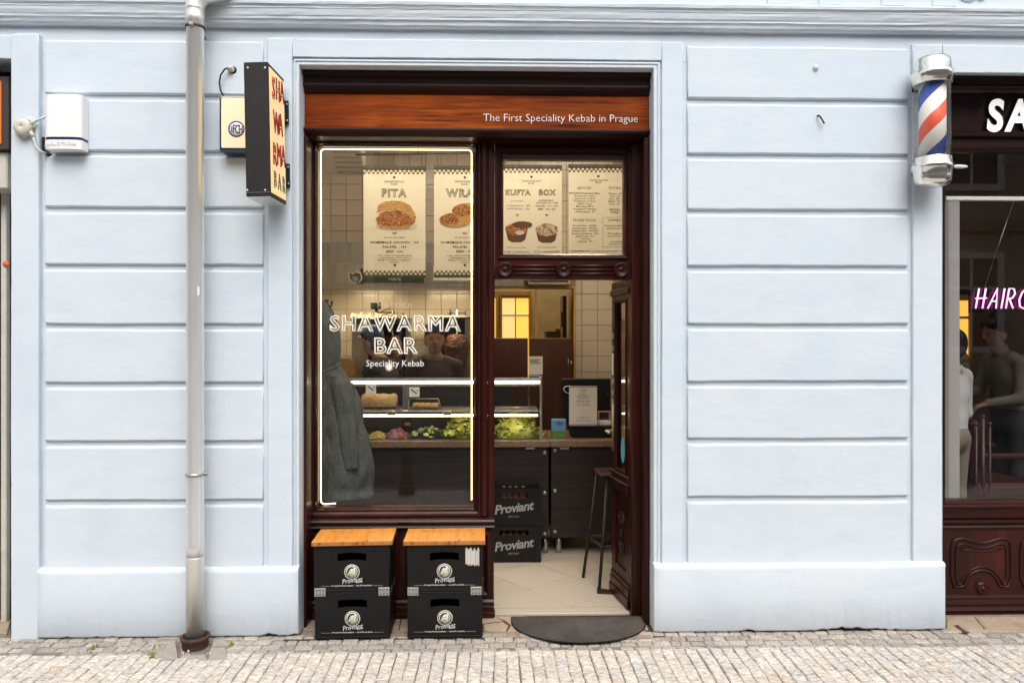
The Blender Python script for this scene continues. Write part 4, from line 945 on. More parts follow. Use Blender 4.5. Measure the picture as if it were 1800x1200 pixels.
# perforated cassette under the ceiling, top left of the window
c0 = [P(566, 262, 1.6), P(628, 262, 1.6), P(623, 303, 2.1), P(566, 313, 2.1)]
ac = thing('ceiling_cassette', 'pale perforated ceiling unit in the top left corner of the window', 'air unit', (c0[0].x, 1.6, 3.3))
x0, x1 = X(540, 1.7), X(624, 1.7); zb = Z(306, 2.1, 590)
mb = MB(); mb.add([(x0, 1.62, zb + .26), (x1 + .02, 1.62, zb + .26), (x1, 2.15, zb), (x0, 2.15, zb + .01), (x0, 1.62, RZ), (x1 + .02, 1.62, RZ), (x1, 2.15, RZ), (x0, 2.15, RZ)], [(0, 1, 2, 3), (4, 7, 6, 5), (0, 4, 5, 1), (1, 5, 6, 2), (2, 6, 7, 3), (3, 7, 4, 0)]); part('casing', mb, 'white_plastic', ac)
mb = MB()
for i in range(16):
    for j in range(9):
        u = (i + .5) / 16; v_ = (j + .5) / 9; x = x0 + (x1 - x0) * (.40 + .6 * u); y = 1.64 + .5 * v_; z = zb + .26 * (1 - (y - 1.62) / .53)
        mb.box(x - .004, x + .004, y - .006, y + .006, z - .0035, z + .004)
o = part('perforation', mb, 'print_grey', ac); o['kind'] = 'stuff'

# extractor hood
hood = thing('extractor_hood', 'stainless steel extractor hood above the grill', 'hood', (X(690, 2.45), 2.45, Z(500, 2.45, 690)))
hxa, hxb = X(480, 2.45), X(850, 2.45)
mb = MB(); mb.box(hxa, hxb, 2.45, 3.12, Z(500, 2.45, 690), Z(463, 2.45, 690), .004); part('canopy', mb, 'steel', hood)
mb = MB(); mb.box(hxa, hxb, 2.62, 3.12, Z(463, 2.45, 690) + .001, Z(427, 2.62, 690), .004); part('upper_box', mb, 'steel_dull', hood)
for a in (600, 745): part('hood_lamp', MB().box(X(a, 2.75), X(a + 70, 2.75), 2.60, 2.68, Z(500, 2.45, 690) - .010, Z(500, 2.45, 690) - .001), 'hood_lamp', hood)
part('front_lip', MB().box(hxa, hxb, 2.45, 2.46, Z(507, 2.45, 690), Z(500, 2.45, 690) - .0005), 'steel', hood)
mb = MB(); mb.box(hxa + .02, hxb - .02, 2.452, 2.47, Z(523, 2.45, 690), Z(500, 2.45, 690) - .001); 
yb_ = 2.448
mb = MB(); mb.box(X(634, yb_), X(745, yb_), yb_ - .003, yb_ - .0005, Z(497, yb_, 690), Z(472, yb_, 690)); gs = part('green_sign', mb, 'sign_green', hood)
text('T', 641, 489, yb_ - .004, 12, 'print_olive', gs, extrude=.0003); text('100%', 693, 493, yb_ - .004, 7.5, 'print_cream', gs, extrude=.0003)
mb = MB(); mb.box(X(762, yb_), X(836, yb_), yb_ - .003, yb_ - .0005, Z(493, yb_, 790), Z(468, yb_, 790)); ys_ = part('menu_sticker', mb, 'poster', hood)
mb = MB()
for i in range(14):
    a = X(766 + i * 5, yb_); mb.add([(a, yb_ - .004, Z(483, yb_, 790)), (a + .022, yb_ - .004, Z(483, yb_, 790)), (a + rnd.uniform(.004, .02), yb_ - .004, Z(487 + rnd.uniform(0, 4), yb_, 790))], [(0, 2, 1)])
part('flame_print', mb, 'print_red', ys_)
pts = [(612, 478), (619, 481), (626, 477), (635, 480), (637, 490), (630, 499), (620, 497), (613, 489)]
mb = MB().prism([(P(a, b, yb_).x, P(a, b, yb_).z) for a, b in pts], yb_ - .0035, yb_ - .0005); st1 = part('badge', mb, 'vinyl_white', hood)
mb = MB().prism([(P(625 + (a - 625) * .85, 488 + (b - 488) * .85, yb_).x, P(625 + (a - 625) * .85, 488 + (b - 488) * .85, yb_).z) for a, b in pts], yb_ - .0045, yb_ - .0036); part('badge_print', mb, 'bowl_brown', st1)
mb = MB().prism([(P(a, b, yb_).x, P(a, b, yb_).z) for a, b in ((619, 487), (628, 486), (630, 493), (622, 495))], yb_ - .0052, yb_ - .0046); part('badge_print', mb, 'sticker_blue', st1)
text('BEEF', 636, 499, yb_ - .005, 5.2, 'print_black', st1, rot=(90, -14, 0), extrude=.0003, bold=.02)

# rail and hanging menu posters
YP = 1.54
pr = thing('poster_rail', 'dark ceiling rail the menu posters hang from', 'rail', (X(800, YP), YP, Z(272, YP, 800)))
part('bar', MB().tube([P(625, 272, YP), P(1130, 264, YP)], .008, 8), 'poster_rail', pr)
for a in (735, 985): part('hanger', MB().tube([P(a, 271, YP), (P(a, 271, YP).x, YP, RZ)], .004, 6), 'poster_rail', pr)
def poster(cx, w_, y0, y1, label, lines, extra=None):
    kx = K(YP, cx); x0, x1 = X(cx - w_ / 2, YP), X(cx + w_ / 2, YP); z1, z0 = Z(y0, YP, cx), Z(y1, YP, cx)
    t = thing('menu_poster', label, 'poster', ((x0 + x1) / 2, YP, z0), 'menu posters hanging over the counter')
    part('sheet', MB().box(x0, x1, YP, YP + .002, z0, z1), 'poster', t)
    part('rail_bar', MB().box(x0 - .002, x1 + .002, YP - .006, YP + .008, z1 - 6.5 * kx, z1 + .001, .003), 'poster_rail', t)
    part('rail_bar', MB().box(x0 - .002, x1 + .002, YP - .006, YP + .008, z0 - 5 * kx, z0, .003), 'poster_rail', t)
    mb_ = MB(); n = 14; q = (x1 - x0) / (2 * n)
    for i in range(2 * n):
        for r_, zz_ in ((0, z1 - 6.6 * kx), (1, z1 - 6.6 * kx - q), (0, z0 + q + 3.4 * kx), (1, z0 + q)):
            if (i + r_) % 2: mb_.box(x0 + i * q, x0 + (i + 1) * q, YP - .0014, YP - .0006, zz_ - q, zz_)
    o_ = part('checker_print', mb_, 'print_olive', t); o_['kind'] = 'stuff'
    for (s_, px, py, h, m, b) in lines:
        if m == 'OUT': text(s_, px, py, YP - .0015, h, 'print_olive', t, outline=.028, bold=.012, space=1.12)
        else: text(s_, px, py, YP - .0015, h, m, t, bold=b, space=1.05, extrude=.0003, xs=1.12, res=1)
    if extra: extra(t)
    for i, a in enumerate((cx - w_ * .44, cx + w_ * .44)):
        part('cord', MB().tube([P(a, y0, YP), (X(a, YP), YP, Z(272 - (a - 625) * .016, YP, a))], .002, 5), 'poster_rail', t)
    return t
def disc(px, py, rx, ry, y, n=24, a0=0, a1=360, jit=0.0, seed=1):
    r_ = random.Random(seed); out = []
    for i in range(n):
        a = R(a0 + (a1 - a0) * i / (n if a1 - a0 == 360 else n - 1)); f_ = 1 + r_.uniform(-jit, jit); p_ = P(px + rx * math.cos(a) * f_, py - ry * math.sin(a) * f_, y); out.append((p_.x, p_.z))
    return MB().prism(out, y - .0005, y)
def dot(t, px, py, r_=2.2): part('print_dot', disc(px, py, r_, r_, YP - .001, 12), 'print_black', t)
def chev(t, px, py, s_=3.5):
    mb_ = MB(); a, b, c = P(px - s_, py - s_ * .45, YP - .0015), P(px, py + s_ * .45, YP - .0015), P(px + s_, py - s_ * .45, YP - .0015)
    part('print_arrow', mb_.tube([a, b, c], .0035, 4), 'print_black', t)
def pita(t):
    dot(t, 693, 312); dot(t, 694, 466); chev(t, 693.5, 410)
    part('food_print', disc(697, 398, 37, 8, YP - .0012, 24), 'print_cream', t)
    part('food_print', disc(696, 386, 35, 17, YP - .0022, 30, jit=.06), 'filling', t)
    part('food_print', MB().prism([(P(a, b, YP).x, P(a, b, YP).z) for a, b in ((662, 374), (665, 361), (676, 355), (690, 353), (706, 354), (721, 361), (730, 376), (728, 389), (718, 378), (704, 371), (690, 368), (676, 369))], YP - .0037, YP - .0032), 'bread', t)
    part('food_print', MB().prism([(P(a, b, YP).x, P(a, b, YP).z) for a, b in ((664, 396), (690, 399), (722, 397), (718, 402), (690, 403), (668, 401))], YP - .0037, YP - .0032), 'bread', t)
small = [('choose your taste', 0, 418.5, 3.0), ('HOMEMADE CHICKEN · 184', 0, 428, 4.2), ('FALAFEL · 184', 0, 436, 4.2), ('BEEF · 209', 0, 444, 4.2), ('• pita • choice of homemade sauces', 0, 450, 2.6), ('• iceberg lettuce • white and red', 0, 454, 2.6), ('cabbage • red onion • cucumbers •', 0, 458, 2.6), ('tomatoes', 0, 462, 2.6)]
poster(693.5, 109, 292, 483, 'cream menu poster headed PITA with a stuffed pita bread picture', [('SHAWARMA', 693, 321, 4, 'print_olive', 0), ('BAR', 693, 325.5, 4, 'print_olive', 0), ('PITA', 692, 346, 14, 'OUT', 0)] + [(a, 693.5, c, d, 'print_black', .004) for a, b, c, d in small], pita)
def wrap(t):
    dot(t, 817, 312); dot(t, 817, 466); chev(t, 817, 410)
    for a, b, c, d in ((812, 370, 20, 14), (790, 386, 20, 13)):
        part('food_print', disc(a + 10, b + 1, c + 8, d, YP - .0012 - (b - 370) * .0001, 24), 'bread', t); part('food_print', disc(a, b, c * .82, d * .78, YP - .003 - (b - 370) * .0001, 24, jit=.08), 'filling', t)
poster(817.5, 109, 292, 483, 'cream menu poster headed WRAP, its right half hidden by the mullion', [('SHAWARMA', 817, 321, 4, 'print_olive', 0), ('BAR', 817, 325.5, 4, 'print_olive', 0), ('WRAP', 814, 346, 14, 'OUT', 0)] + [(a, 817, c, d, 'print_black', .004) for a, b, c, d in small], wrap)
def bowls(t):
    dot(t, 934, 311); chev(t, 909.5, 378, 2.2); chev(t, 961, 378, 2.2)
    for cx, top in ((908, 402), (961, 403)):
        part('food_print', MB().prism([(P(a, b, YP).x, P(a, b, YP).z) for a, b in ((cx - 19.5, top + 1), (cx + 19.5, top + 1), (cx + 15, top + 20), (cx + 8, top + 24), (cx - 8, top + 24), (cx - 15, top + 20))], YP - .0012, YP - .0007), 'bowl_brown', t)
        part('food_print', disc(cx, top + 1, 20, 11, YP - .0025, 24, jit=.05), 'filling' if cx < 930 else 'filling_white', t)
    part('food_print', disc(918, 395, 18, 6, YP - .0037, 20, jit=.03), 'bowl_brown', t); part('food_print', disc(914, 409, 8, 4, YP - .0044, 16, jit=.06), 'print_white', t)
L3 = [('SHAWARMA', 934, 320, 3.6, 'print_olive', 0), ('BAR', 934, 324, 3.6, 'print_olive', 0), ('KUFTA', 910, 343, 9.5, 'OUT', 0), ('BOX', 961.5, 343, 9.5, 'OUT', 0), ('(homemade)', 909, 354.5, 2.6, 'print_olive', 0), ('KUFTA BOX M · 244', 911, 363, 2.8, 'print_black', 0), ('KUFTA BOX L · 294', 911, 368.5, 2.8, 'print_black', 0), ('HOMEMADE', 960, 354, 2.8, 'print_black', 0), ('CHICKEN 209 / 244', 961, 358, 2.8, 'print_black', 0), ('FALAFEL · 209 / 244', 961, 363.5, 2.8, 'print_black', 0), ('BEEF · 234 / 274', 961, 369, 2.8, 'print_black', 0), ('choose your taste', 908, 436, 2.8, 'print_black', 0), ('choose your taste', 961, 435.5, 2.8, 'print_black', 0), ('RICE or FRENCH FRIES', 961, 443.5, 2.8, 'print_black', .004), ('M (M) or (L) BEEF patties', 909, 443.5, 2.6, 'print_black', .004)]
poster(934, 107, 290, 462, 'cream menu poster with two food bowls headed KUFTA and BOX', L3, bowls)
def combo(t):
    dot(t, 1052, 310)
    a, b, c, d = 1059.5, 1108, 382, 434; q = [P(a, c, YP - .001), P(b, c, YP - .001), P(b, d, YP - .001), P(a, d, YP - .001)]
    part('combo_box', MB().tube(q, .0009, 4, closed=True), 'print_olive', t)
L4 = [('SHAWARMA', 1052, 318.5, 3.6, 'print_olive', 0), ('BAR', 1052, 322.5, 3.6, 'print_olive', 0), ('SAUCES', 1027, 332.5, 4.4, 'print_olive', 0), ('EXTRA', 1081, 332.5, 4.4, 'print_olive', 0)]
for i, s_ in enumerate(('MATOKA Homemade Mayo', 'Česneková / Garlic', 'Jogurtová / Yogurt', 'Tomatová / Tomato', 'Pálivá / Spicy', 'Mississippi BBQ', 'Homemade Hummus', 'Cheese sauce · 20')): L4.append((s_, 1028, 341 + i * 4.6, 2.9, 'print_black', .004))
for i, s_ in enumerate(('Chicken · 59', 'Beef · 69', 'Rice · 40 •', 'Falafel · 40 •', 'Fries · 39 •')): L4.append((s_, 1081, 341.5 + i * 4.6, 2.9, 'print_black', .004))
L4 += [('SPECIAL', 1080, 370, 3.4, 'print_black', 0), ('OFFER', 1080, 375, 3.4, 'print_black', 0), ('MORE FOOD', 1028, 389, 4.4, 'print_olive', 0), ('COMBO', 1081, 389, 4.2, 'print_olive', 0)]
for i, s_ in enumerate(('French Fries · 69/105 •', 'Hash Browns · 79/125 •', 'Hummus Box · 109/159 •', 'Hummus Sandwich · 139 •', 'Lentil Soup · 69 •', 'Churros', '• Nutella · 79 •')): L4.append((s_, 1029, 398 + i * 4.6, 2.9, 'print_black', .004))
for i, s_ in enumerate(('Box House+M-Drink', '•Hash Browns · 39', '', 'Wrap+M-Drink', '•French Fries · 35', '', 'Soup+Salad', '•Churros · 229')):
    if s_: L4.append((s_, 1083, 398 + i * 4.6, 2.8, 'print_black', .004))
L4 += [('*SHAWARMA BAR is the first speciality kebab in Prague', 1052, 442.5, 2.7, 'print_black', .0)]
poster(1053, 107, 289, 462, 'cream menu poster of small print lists headed SAUCES and EXTRA', L4, combo)

# counters
YC = 1.49
zt = Z(773, YC, 900); zp = Z(785, YC, 900); zl = Z(945, YC, 900)
def counter(xa, xb, label, screws, pxs):
    t = thing('counter', label, 'counter', ((xa + xb) / 2, YC, FZ))
    part('worktop', MB().box(xa - .01, xb + .01, YC - .03, YC + .62, zp, zt, .004), 'granite_top', t)
    part('front_panel', MB().box(xa, xb, YC, YC + .025, zl, zp - .001), 'counter_panel', t)
    part('carcass', MB().box(xa, xb, YC + .026, YC + .60, zl + .001, zp - .001), 'case_back', t)
    for a, b in screws: part('panel_screw', MB().lathe([(.001, -.008), (.010, -.008), (.0135, -.005), (.0135, .002)], P(a, b, YC - .001), 'y', 16), 'screw', t)
    for a in pxs: part('leg', MB().tube([(X(a, YC + .05), YC + .05, FZ), (X(a, YC + .05), YC + .05, zl + .01)], .022, 12), 'steel', t)
    return t
cl = counter(X(560, YC), X(964, YC), 'long dark wood-grain counter under the glass display case', [(957.5, 795), (957.5, 866), (957.5, 938)], (620, 740, 860, 958))
cr_ = counter(X(969, YC), X(1140, YC), 'short dark wood-grain counter under the till screen', [(975.5, 791), (975.5, 862), (975.5, 934)], (982, 1120))
for a, t in ((932, cl), (992, cr_)): part('catch', MB().box(X(a - 8, YC), X(a + 8, YC), YC - .012, YC - .001, Z(789, YC, a), Z(786, YC, a), .002), 'steel', t)

# glass display case on the long counter
dc = thing('display_case', 'glass food display case with two glowing light strips on the counter', 'display case', (X(790, YC), YC + .3, zt))
xa, xb = X(585, YC), X(951, YC); z_m = Z(724, YC, 800); z_t = Z(664, YC, 800)
part('top_shelf', MB().box(xa, xb, YC + .005, YC + .40, z_t, z_t + .010, .002), 'pane_thin', dc)
part('top_rail', MB().box(xa, xb, YC + .0, YC + .02, Z(678, YC, 800), z_t - .001, .002), 'steel_dull', dc)
part('middle_shelf', MB().box(xa, X(947, YC), YC + .02, YC + .38, z_m, z_m + .010, .002), 'steel_dull', dc)
part('light_strip', MB().tube([(xa, YC - .006, Z(671.5, YC, 800)), (xb - .012, YC - .006, Z(671.5, YC, 800))], .0090, 8), 'led_case', dc)
part('light_strip', MB().tube([(xa, YC + .004, Z(730, YC, 800)), (X(945, YC), YC + .004, Z(730, YC, 800))], .0078, 8), 'led_case', dc)
part('post', MB().box(X(707.5, YC), X(718, YC), YC + .004, YC + .03, z_m + .011, Z(678, YC, 800) - .001, .002), 'steel', dc)
part('post', MB().box(X(949, YC), X(953, YC), YC - .008, YC + .010, zt, z_t + .012, .002), 'steel', dc)
part('front_glass', MB().box(xa, xb - .01, YC - .024, YC - .020, zt + .001, z_t - .03), 'pane_thin', dc)
part('end_glass', MB().box(xb, xb + .004, YC + .012, YC + .5, zt + .001, z_t - .002), 'pane_thin', dc)
part('back_panel', MB().box(xa, X(900, YC + .5), YC + .48, YC + .495, zt + .001, z_t - .012), 'case_back', dc)
for a in (688, 786):  part('shelf_clip', MB().box(X(a - 7, YC), X(a + 7, YC), YC - .008, YC + .012, Z(730, YC, a), Z(721.5, YC, a), .002), 'steel', dc)
for a, b in ((653, 682.5), (729, 688)):
    s_ = part('care_sticker', MB().box(X(a - 9, YC), X(a + 9, YC), YC - .028, YC - .0255, Z(b + 9, YC, a), Z(b - 8, YC, a), .003), 'vinyl_white', dc)
    mb = MB()
    for q in range(5): c_ = P(a - 5 + 2.5 * q, b - 3 + (q * 37 % 7), YC - .0285); mb.ball(c_, (.008, .0008, .005), 8, 4)
    part('sticker_print', mb, 'print_black', s_)
part('wire_rack', MB().tube([P(872, 716, YC + .1), P(940, 716, YC + .1)], .004, 6).tube([P(872, 716, YC + .3), P(938, 716, YC + .3)], .004, 6), 'steel', dc)
# crumb-coated cake
cz_ = z_m + .011
def lump(cx, cy, cz, lx, ly, lz, seed, nx=22, ny=14, amp=.006, rough_top=.010):
    mb_ = MB(); V = []; F2 = []
    for i in range(nx):
        for j in range(ny):
            th_ = 2 * math.pi * j / ny; u = -1 + 2 * i / (nx - 1); e = (1 - abs(u) ** 10) ** .5 if abs(u) < 1 else 0
            cx_, sz_ = math.cos(th_), math.sin(th_); sq = lambda q: math.copysign(abs(q) ** .45, q)
            y = ly / 2 * sq(cx_) * (.92 + .08 * e); z = lz / 2 * sq(sz_) * (.85 + .15 * e)
            n_ = mnoise.noise((u * 5 + seed, th_ * 1.3, seed)) * amp + mnoise.noise((u * 19, th_ * 4, seed)) * amp * .6
            if z > 0: z += n_ + rough_top * mnoise.noise((u * 3 + seed, 0, 0))
            V.append((cx + lx / 2 * u + n_, cy + y + n_ * .6, cz + lz / 2 + z))
    for i in range(nx - 1):
        for j in range(ny): a, b = i * ny + j, i * ny + (j + 1) % ny; F2.append((a, b, b + ny, a + ny))
    F2.append(tuple(range(ny))[::-1]); F2.append(tuple((nx - 1) * ny + j for j in range(ny)))
    return mb_.add(V, F2, True)
yk = YC + .14
ck = thing('cake', 'crumb-coated honey cake on the middle shelf, left of the steel post', 'cake', (X(668, yk), yk, cz_))
part('plate', MB().box(X(634, yk), X(702, yk), yk - .09, yk + .09, cz_, cz_ + .006, .002), 'steel', ck)
part('cake_body', lump(X(667.5, yk), yk, cz_ + .007, 60 * K(yk), .13, 25 * K(yk), 3), 'cake', ck)
bk = thing('cake_box', 'clear domed box of small pastries on the middle shelf, right of the post', 'cake box', (X(748, yk), yk, cz_))
part('tray', MB().box(X(719, yk), X(778, yk), yk - .09, yk + .09, cz_, cz_ + .004, .001), 'steel', bk)
for i in range(4): part('pastry', lump(X(732 + i * 11, yk), yk, cz_ + .005, 11 * K(yk), .12, 9.5 * K(yk), 11 + i, 10, 10, .003, .003), 'cake', bk)
q0, q1, q2, q3 = X(719, yk), X(777, yk), X(723, yk), X(772, yk); zt_ = cz_ + 19.5 * K(yk); y0, y1 = yk - .088, yk + .088
mb = MB().add([(q0, y0, cz_ + .005), (q1, y0, cz_ + .005), (q1, y1, cz_ + .005), (q0, y1, cz_ + .005), (q2, y0 + .012, zt_), (q3, y0 + .012, zt_), (q3, y1 - .012, zt_), (q2, y1 - .012, zt_)], [(0, 1, 5, 4), (1, 2, 6, 5), (2, 3, 7, 6), (3, 0, 4, 7), (4, 5, 6, 7)]); part('cover', mb, 'pane', bk)
part('rim', MB().tube([(q2, y0 + .010, zt_), (q3, y0 + .010, zt_)], .0025, 6).tube([(q0, y0, cz_ + .006), (q2, y0 + .010, zt_)], .002, 6).tube([(q1, y0, cz_ + .006), (q3, y0 + .010, zt_)], .002, 6), 'white_plastic', bk)
# salads
def lettuce(px, py_top, half, Y, seed, n=190):
    r = random.Random(seed); mb_ = MB(); cx = X(px, Y); k = K(Y, px); H = (778 - py_top) * k
    for q in range(n):
        a = r.uniform(0, 2 * math.pi); rr_ = math.sqrt(r.random()); x = cx + half * k * rr_ * math.cos(a); y = Y + .14 + .15 * rr_ * math.sin(a)
        z = zt + .012 + H * max(.05, (1 - rr_ ** 1.6)) * r.uniform(.72, 1.0)
        s_ = r.uniform(.022, .042); yaw = r.uniform(0, 6.28); tilt = r.uniform(-1.2, .9); M_ = Matrix.Rotation(yaw, 3, 'Z') @ Matrix.Rotation(tilt, 3, 'X')
        V = []; N = 7; ph = r.uniform(0, 6)
        for i in range(4):
            for j in range(N):
                rad = s_ * (i + .25) / 3.2; an_ = -1.9 + 3.8 * j / (N - 1); zz_ = (.35 * s_ if i == 3 else .12 * s_ * i / 3) * math.sin(j * 2.3 + ph + i) + .25 * rad
                V.append(Vector((x, y, z)) + M_ @ Vector((rad * math.sin(an_), rad * math.cos(an_), zz_)))
        F2 = [(i * N + j, i * N + j + 1, (i + 1) * N + j + 1, (i + 1) * N + j) for i in range(3) for j in range(N - 1)]
        mb_.add(V, F2, True)
    mb_.lathe([(half * k * .9, 0), (half * k * .7, H * .35), (half * k * .3, H * .7), (.004, H * .8)], (cx, Y + .14, zt + .004), 'z', 14)
    return mb_
for px, top, half, lb in ((815, 728, 35, 'heap of frilly green lettuce in the case, cut off by the window frame'), (911, 728, 45, 'heap of frilly green lettuce in the case seen through the doorway')):
    solo('lettuce_heap', lettuce(px, top, half, YC + .03, px), 'lettuce', lb, 'lettuce', (X(px, YC + .03), YC + .17, zt), 'lettuce heaps')
def shreds(px, half, top, Y, seed, n, rad, L, sp=.06):
    r = random.Random(seed); mb_ = MB(); k = K(Y, px); H = (778 - top) * k; cx = X(px, Y)
    mb_.lathe([(half * k, 0), (half * k * .7, H * .6), (half * k * .3, H * .9), (.003, H * .95)], (cx, Y + .1, zt + .002), 'z', 14)
    for q in range(n):
        a = r.uniform(0, 6.28); rr_ = math.sqrt(r.random()); c_ = Vector((cx + half * k * rr_ * math.cos(a), Y + .1 + .09 * rr_ * math.sin(a), zt + .006 + H * (1 - rr_ ** 2) * r.uniform(.8, 1.1)))
        d_ = Vector((r.gauss(0, 1), r.gauss(0, 1), r.gauss(0, .35))).normalized() * L * r.uniform(.6, 1.2); b_ = Vector((0, 0, L * .25))
        mb_.tube([c_ - d_, c_ + b_, c_ + d_], rad, 4)
    return mb_
YV = YC + .03
o = solo('grated_cheese', shreds(661, 17, 768, YV, 3, 90, .0025, .014), 'cheese', 'small heap of pale yellow shreds beside the grey coat', 'cheese', (X(661, YV), YV, zt))
o = solo('red_onion', shreds(695, 20, 763, YV, 5, 110, .003, .018), 'onion', 'heap of purple sliced red onion left of the cucumber', 'onion', (X(695, YV), YV, zt)); 
part('carrot_shred', shreds(695, 20, 763, YV, 15, 14, .003, .018) if False else MB().tube([P(703, 764, YV), P(709, 769, YV)], .005, 5).tube([P(674, 771, YV), P(679, 774, YV)], .005, 5).tube([P(712, 768, YV), P(715, 774, YV)], .005, 5), 'carrot', o)
r = random.Random(9); mbf = MB(); mbs = MB()
for q in range(60):
    a = r.uniform(0, 6.28); rr_ = math.sqrt(r.random()); k = K(YV, 752); c_ = Vector((X(752, YV) + 36 * k * rr_ * math.cos(a), YV + .10 + .09 * rr_ * math.sin(a), zt + .008 + 15 * k * (1 - rr_ ** 2) * r.uniform(.7, 1.15)))
    M_ = Matrix.Translation(c_) @ Matrix.Rotation(r.uniform(0, 6.28), 4, 'Z') @ Matrix.Rotation(r.uniform(.2, 1.3), 4, 'X'); R_ = .021
    V = [M_ @ Vector((R_ * math.cos(i * .628), R_ * .8 * math.sin(i * .628), zz_)) for zz_ in (0, .006) for i in range(10)]
    mbs.add(V, [(i, (i + 1) % 10, 10 + (i + 1) % 10, 10 + i) for i in range(10)], True)
    V = [M_ @ Vector((R_ * .98 * math.cos(i * .628), R_ * .78 * math.sin(i * .628), zz_)) for zz_ in (-.0002, .0062) for i in range(10)]
    mbf.add(V, [tuple(range(10))[::-1], tuple(range(10, 20))])
cu = thing('cucumber_heap', 'heap of sliced cucumber in the case between red onion and lettuce', 'cucumber', (X(752, YV), YV + .1, zt))
o = part('slice_flesh', mbf, 'cucumber_flesh', cu); o['kind'] = 'stuff'; o = part('slice_skin', mbs, 'cucumber_skin', cu); o['kind'] = 'stuff'
part('tray', MB().box(X(600, YV), X(948, YV), YC + .0, YC + .42, zt + .0005, zt + .002), 'steel_dull', dc)

# spits, shield, foil
YG = 2.70
bc = thing('back_counter', 'steel back counter the grills stand on behind the display case', 'counter', (X(700, YG), YG, FZ))
zbt = Z(668, YG, 700)
part('worktop', MB().box(X(520, YG), X(835, YG), YG - .12, YW - .01, zbt - .04, zbt, .004), 'steel', bc); part('body', MB().box(X(522, YG), X(833, YG), YG - .10, YW - .012, FZ, zbt - .041), 'steel_dull', bc)
def spit(cx, top, bot, rad, label, housing, motor=True, foil=False):
    k = K(YG, cx); x = X(cx, YG); t = thing('spit_grill', label, 'grill', (x, YG, zbt))
    z1, z0 = Z(top, YG, cx), Z(bot, YG, cx)
    prof = [(.01, z0)]; n = 16
    for i in range(n + 1):
        u = i / n; prof.append((rad * k * (.62 + .38 * math.sin(min(1, u * 1.25) * math.pi / 2) - (.42 * max(0, u - .72) / .28) ** 1.3), z0 + (z1 - z0) * u))
    prof.append((.008, z1 + .006))
    mb_ = MB().lathe(prof, (x, YG, 0), 'z', 28)
    mb_.v = [(x + (vx - x) * (1 + .10 * mnoise.noise((vx * 18, vy * 18, vz * 26))), YG + (vy - YG) * (1 + .10 * mnoise.noise((vx * 18, vy * 18, vz * 26))), vz) for vx, vy, vz in mb_.v]
    part('meat', mb_, 'meat', t)
    part('rod', MB().tube([(x, YG, zbt), (x, YG, Z(545, YG, cx))], .007, 8), 'steel', t)
    part('drip_plate', MB().lathe([(.14, 0), (.15, .012), (.14, .014), (.01, .008)], (x, YG, zbt + .001), 'z', 24), 'steel', t)
    hx0, hx1, hz1 = housing
    part('heater', MB().box(X(hx0, YG + .2), X(hx1, YG + .2), YG + .2, YG + .26, zbt, Z(hz1, YG + .2, cx), .004), 'case_back', t)
    part('side_plate', MB().box(X(hx0, YG + .05), X(hx0, YG + .05) + .012, YG - .02, YG + .2, zbt, Z(hz1 + 3, YG + .2, cx), .003), 'steel_dull', t)
    part('side_plate', MB().box(X(hx1, YG + .05) - .045, X(hx1, YG + .05), YG + .02, YG + .2, zbt, Z(hz1 + 3, YG + .2, cx), .003), 'steel', t)
    part('top_plate', MB().box(X(hx0, YG + .1), X(hx1, YG + .1), YG - .02, YG + .2, Z(hz1 + 2.5, YG + .2, cx), Z(hz1 - 1, YG + .2, cx), .003), 'steel_dull', t)
    if motor:
        part('motor', MB().box(X(652, YG), X(669, YG), YG - .03, YG + .05, Z(543, YG, 660), Z(531, YG, 660), .006), 'black_metal', t)
        part('motor_arm', MB().tube([P(662, 543, YG), P(661, 552, YG)], .012, 8).tube([P(664, 549, YG), P(694, 549, YG)], .006, 6).tube([P(670, 548, YG), P(687, 541, YG)], .004, 6), 'black_metal', t)
    else:
        part('crank', MB().tube([P(792, 541, YG), P(792, 556, YG)], .007, 8).tube([P(787, 551, YG), P(818, 550, YG)], .004, 6).tube([P(818, 546, YG), P(818, 554, YG)], .005, 6), 'black_metal', t)
    return t
spit(803, 588, 652, 22, 'browned meat cone on a spit grill beside the worker in the blue cap', (760, 826, 558), False)
gl_ = spit(690, 590, 652, 17, 'spit grill with a motor on top, half hidden by the window lettering', (646, 722, 560), True)
mb = MB(); mb.box(X(620, YG), X(649, YG), YG - .06, YG - .045, zbt, Z(570, YG, 640), .004); part('heat_shield', mb, 'steel', gl_)
mb = MB(); n = 26; V = []; r = random.Random(4)
for i in range(n + 1):
    for j in range(9):
        u = i / n; a = 2 * math.pi * j / 8
        V.append((X(620 + 90 * u, YG), YG - .02 + .10 * math.cos(a) + r.uniform(-.008, .008), Z(560, YG, 660) + (.045 + .012 * r.random()) * math.sin(a) + r.uniform(-.008, .008)))
F2 = [(i * 9 + j, i * 9 + j + 1, (i + 1) * 9 + j + 1, (i + 1) * 9 + j) for i in range(n) for j in range(8)]
solo('foil_bundle', MB().add(V, F2), 'foil', 'crumpled silver foil lying on top of the grill', 'foil', (X(665, YG), YG, Z(568, YG, 660)))
t = thing('cardboard_box', 'open brown cardboard box between the grey coat and the grill', 'box', (X(612, 2.5), 2.5, Z(668, 2.5, 612)))
mb = MB().prism([(P(a, b, 2.5).x, P(a, b, 2.5).z) for a, b in ((596, 630), (614, 630), (622, 637), (620, 668), (594, 668))], 2.5, 2.506); part('flap', mb, 'cardboard', t)
mb = MB().prism([(P(a, b, 2.45).x, P(a, b, 2.45).z) for a, b in ((617, 668), (619, 650), (628, 627), (626, 645), (622, 668))], 2.44, 2.446); part('flap', mb, 'cardboard', t)
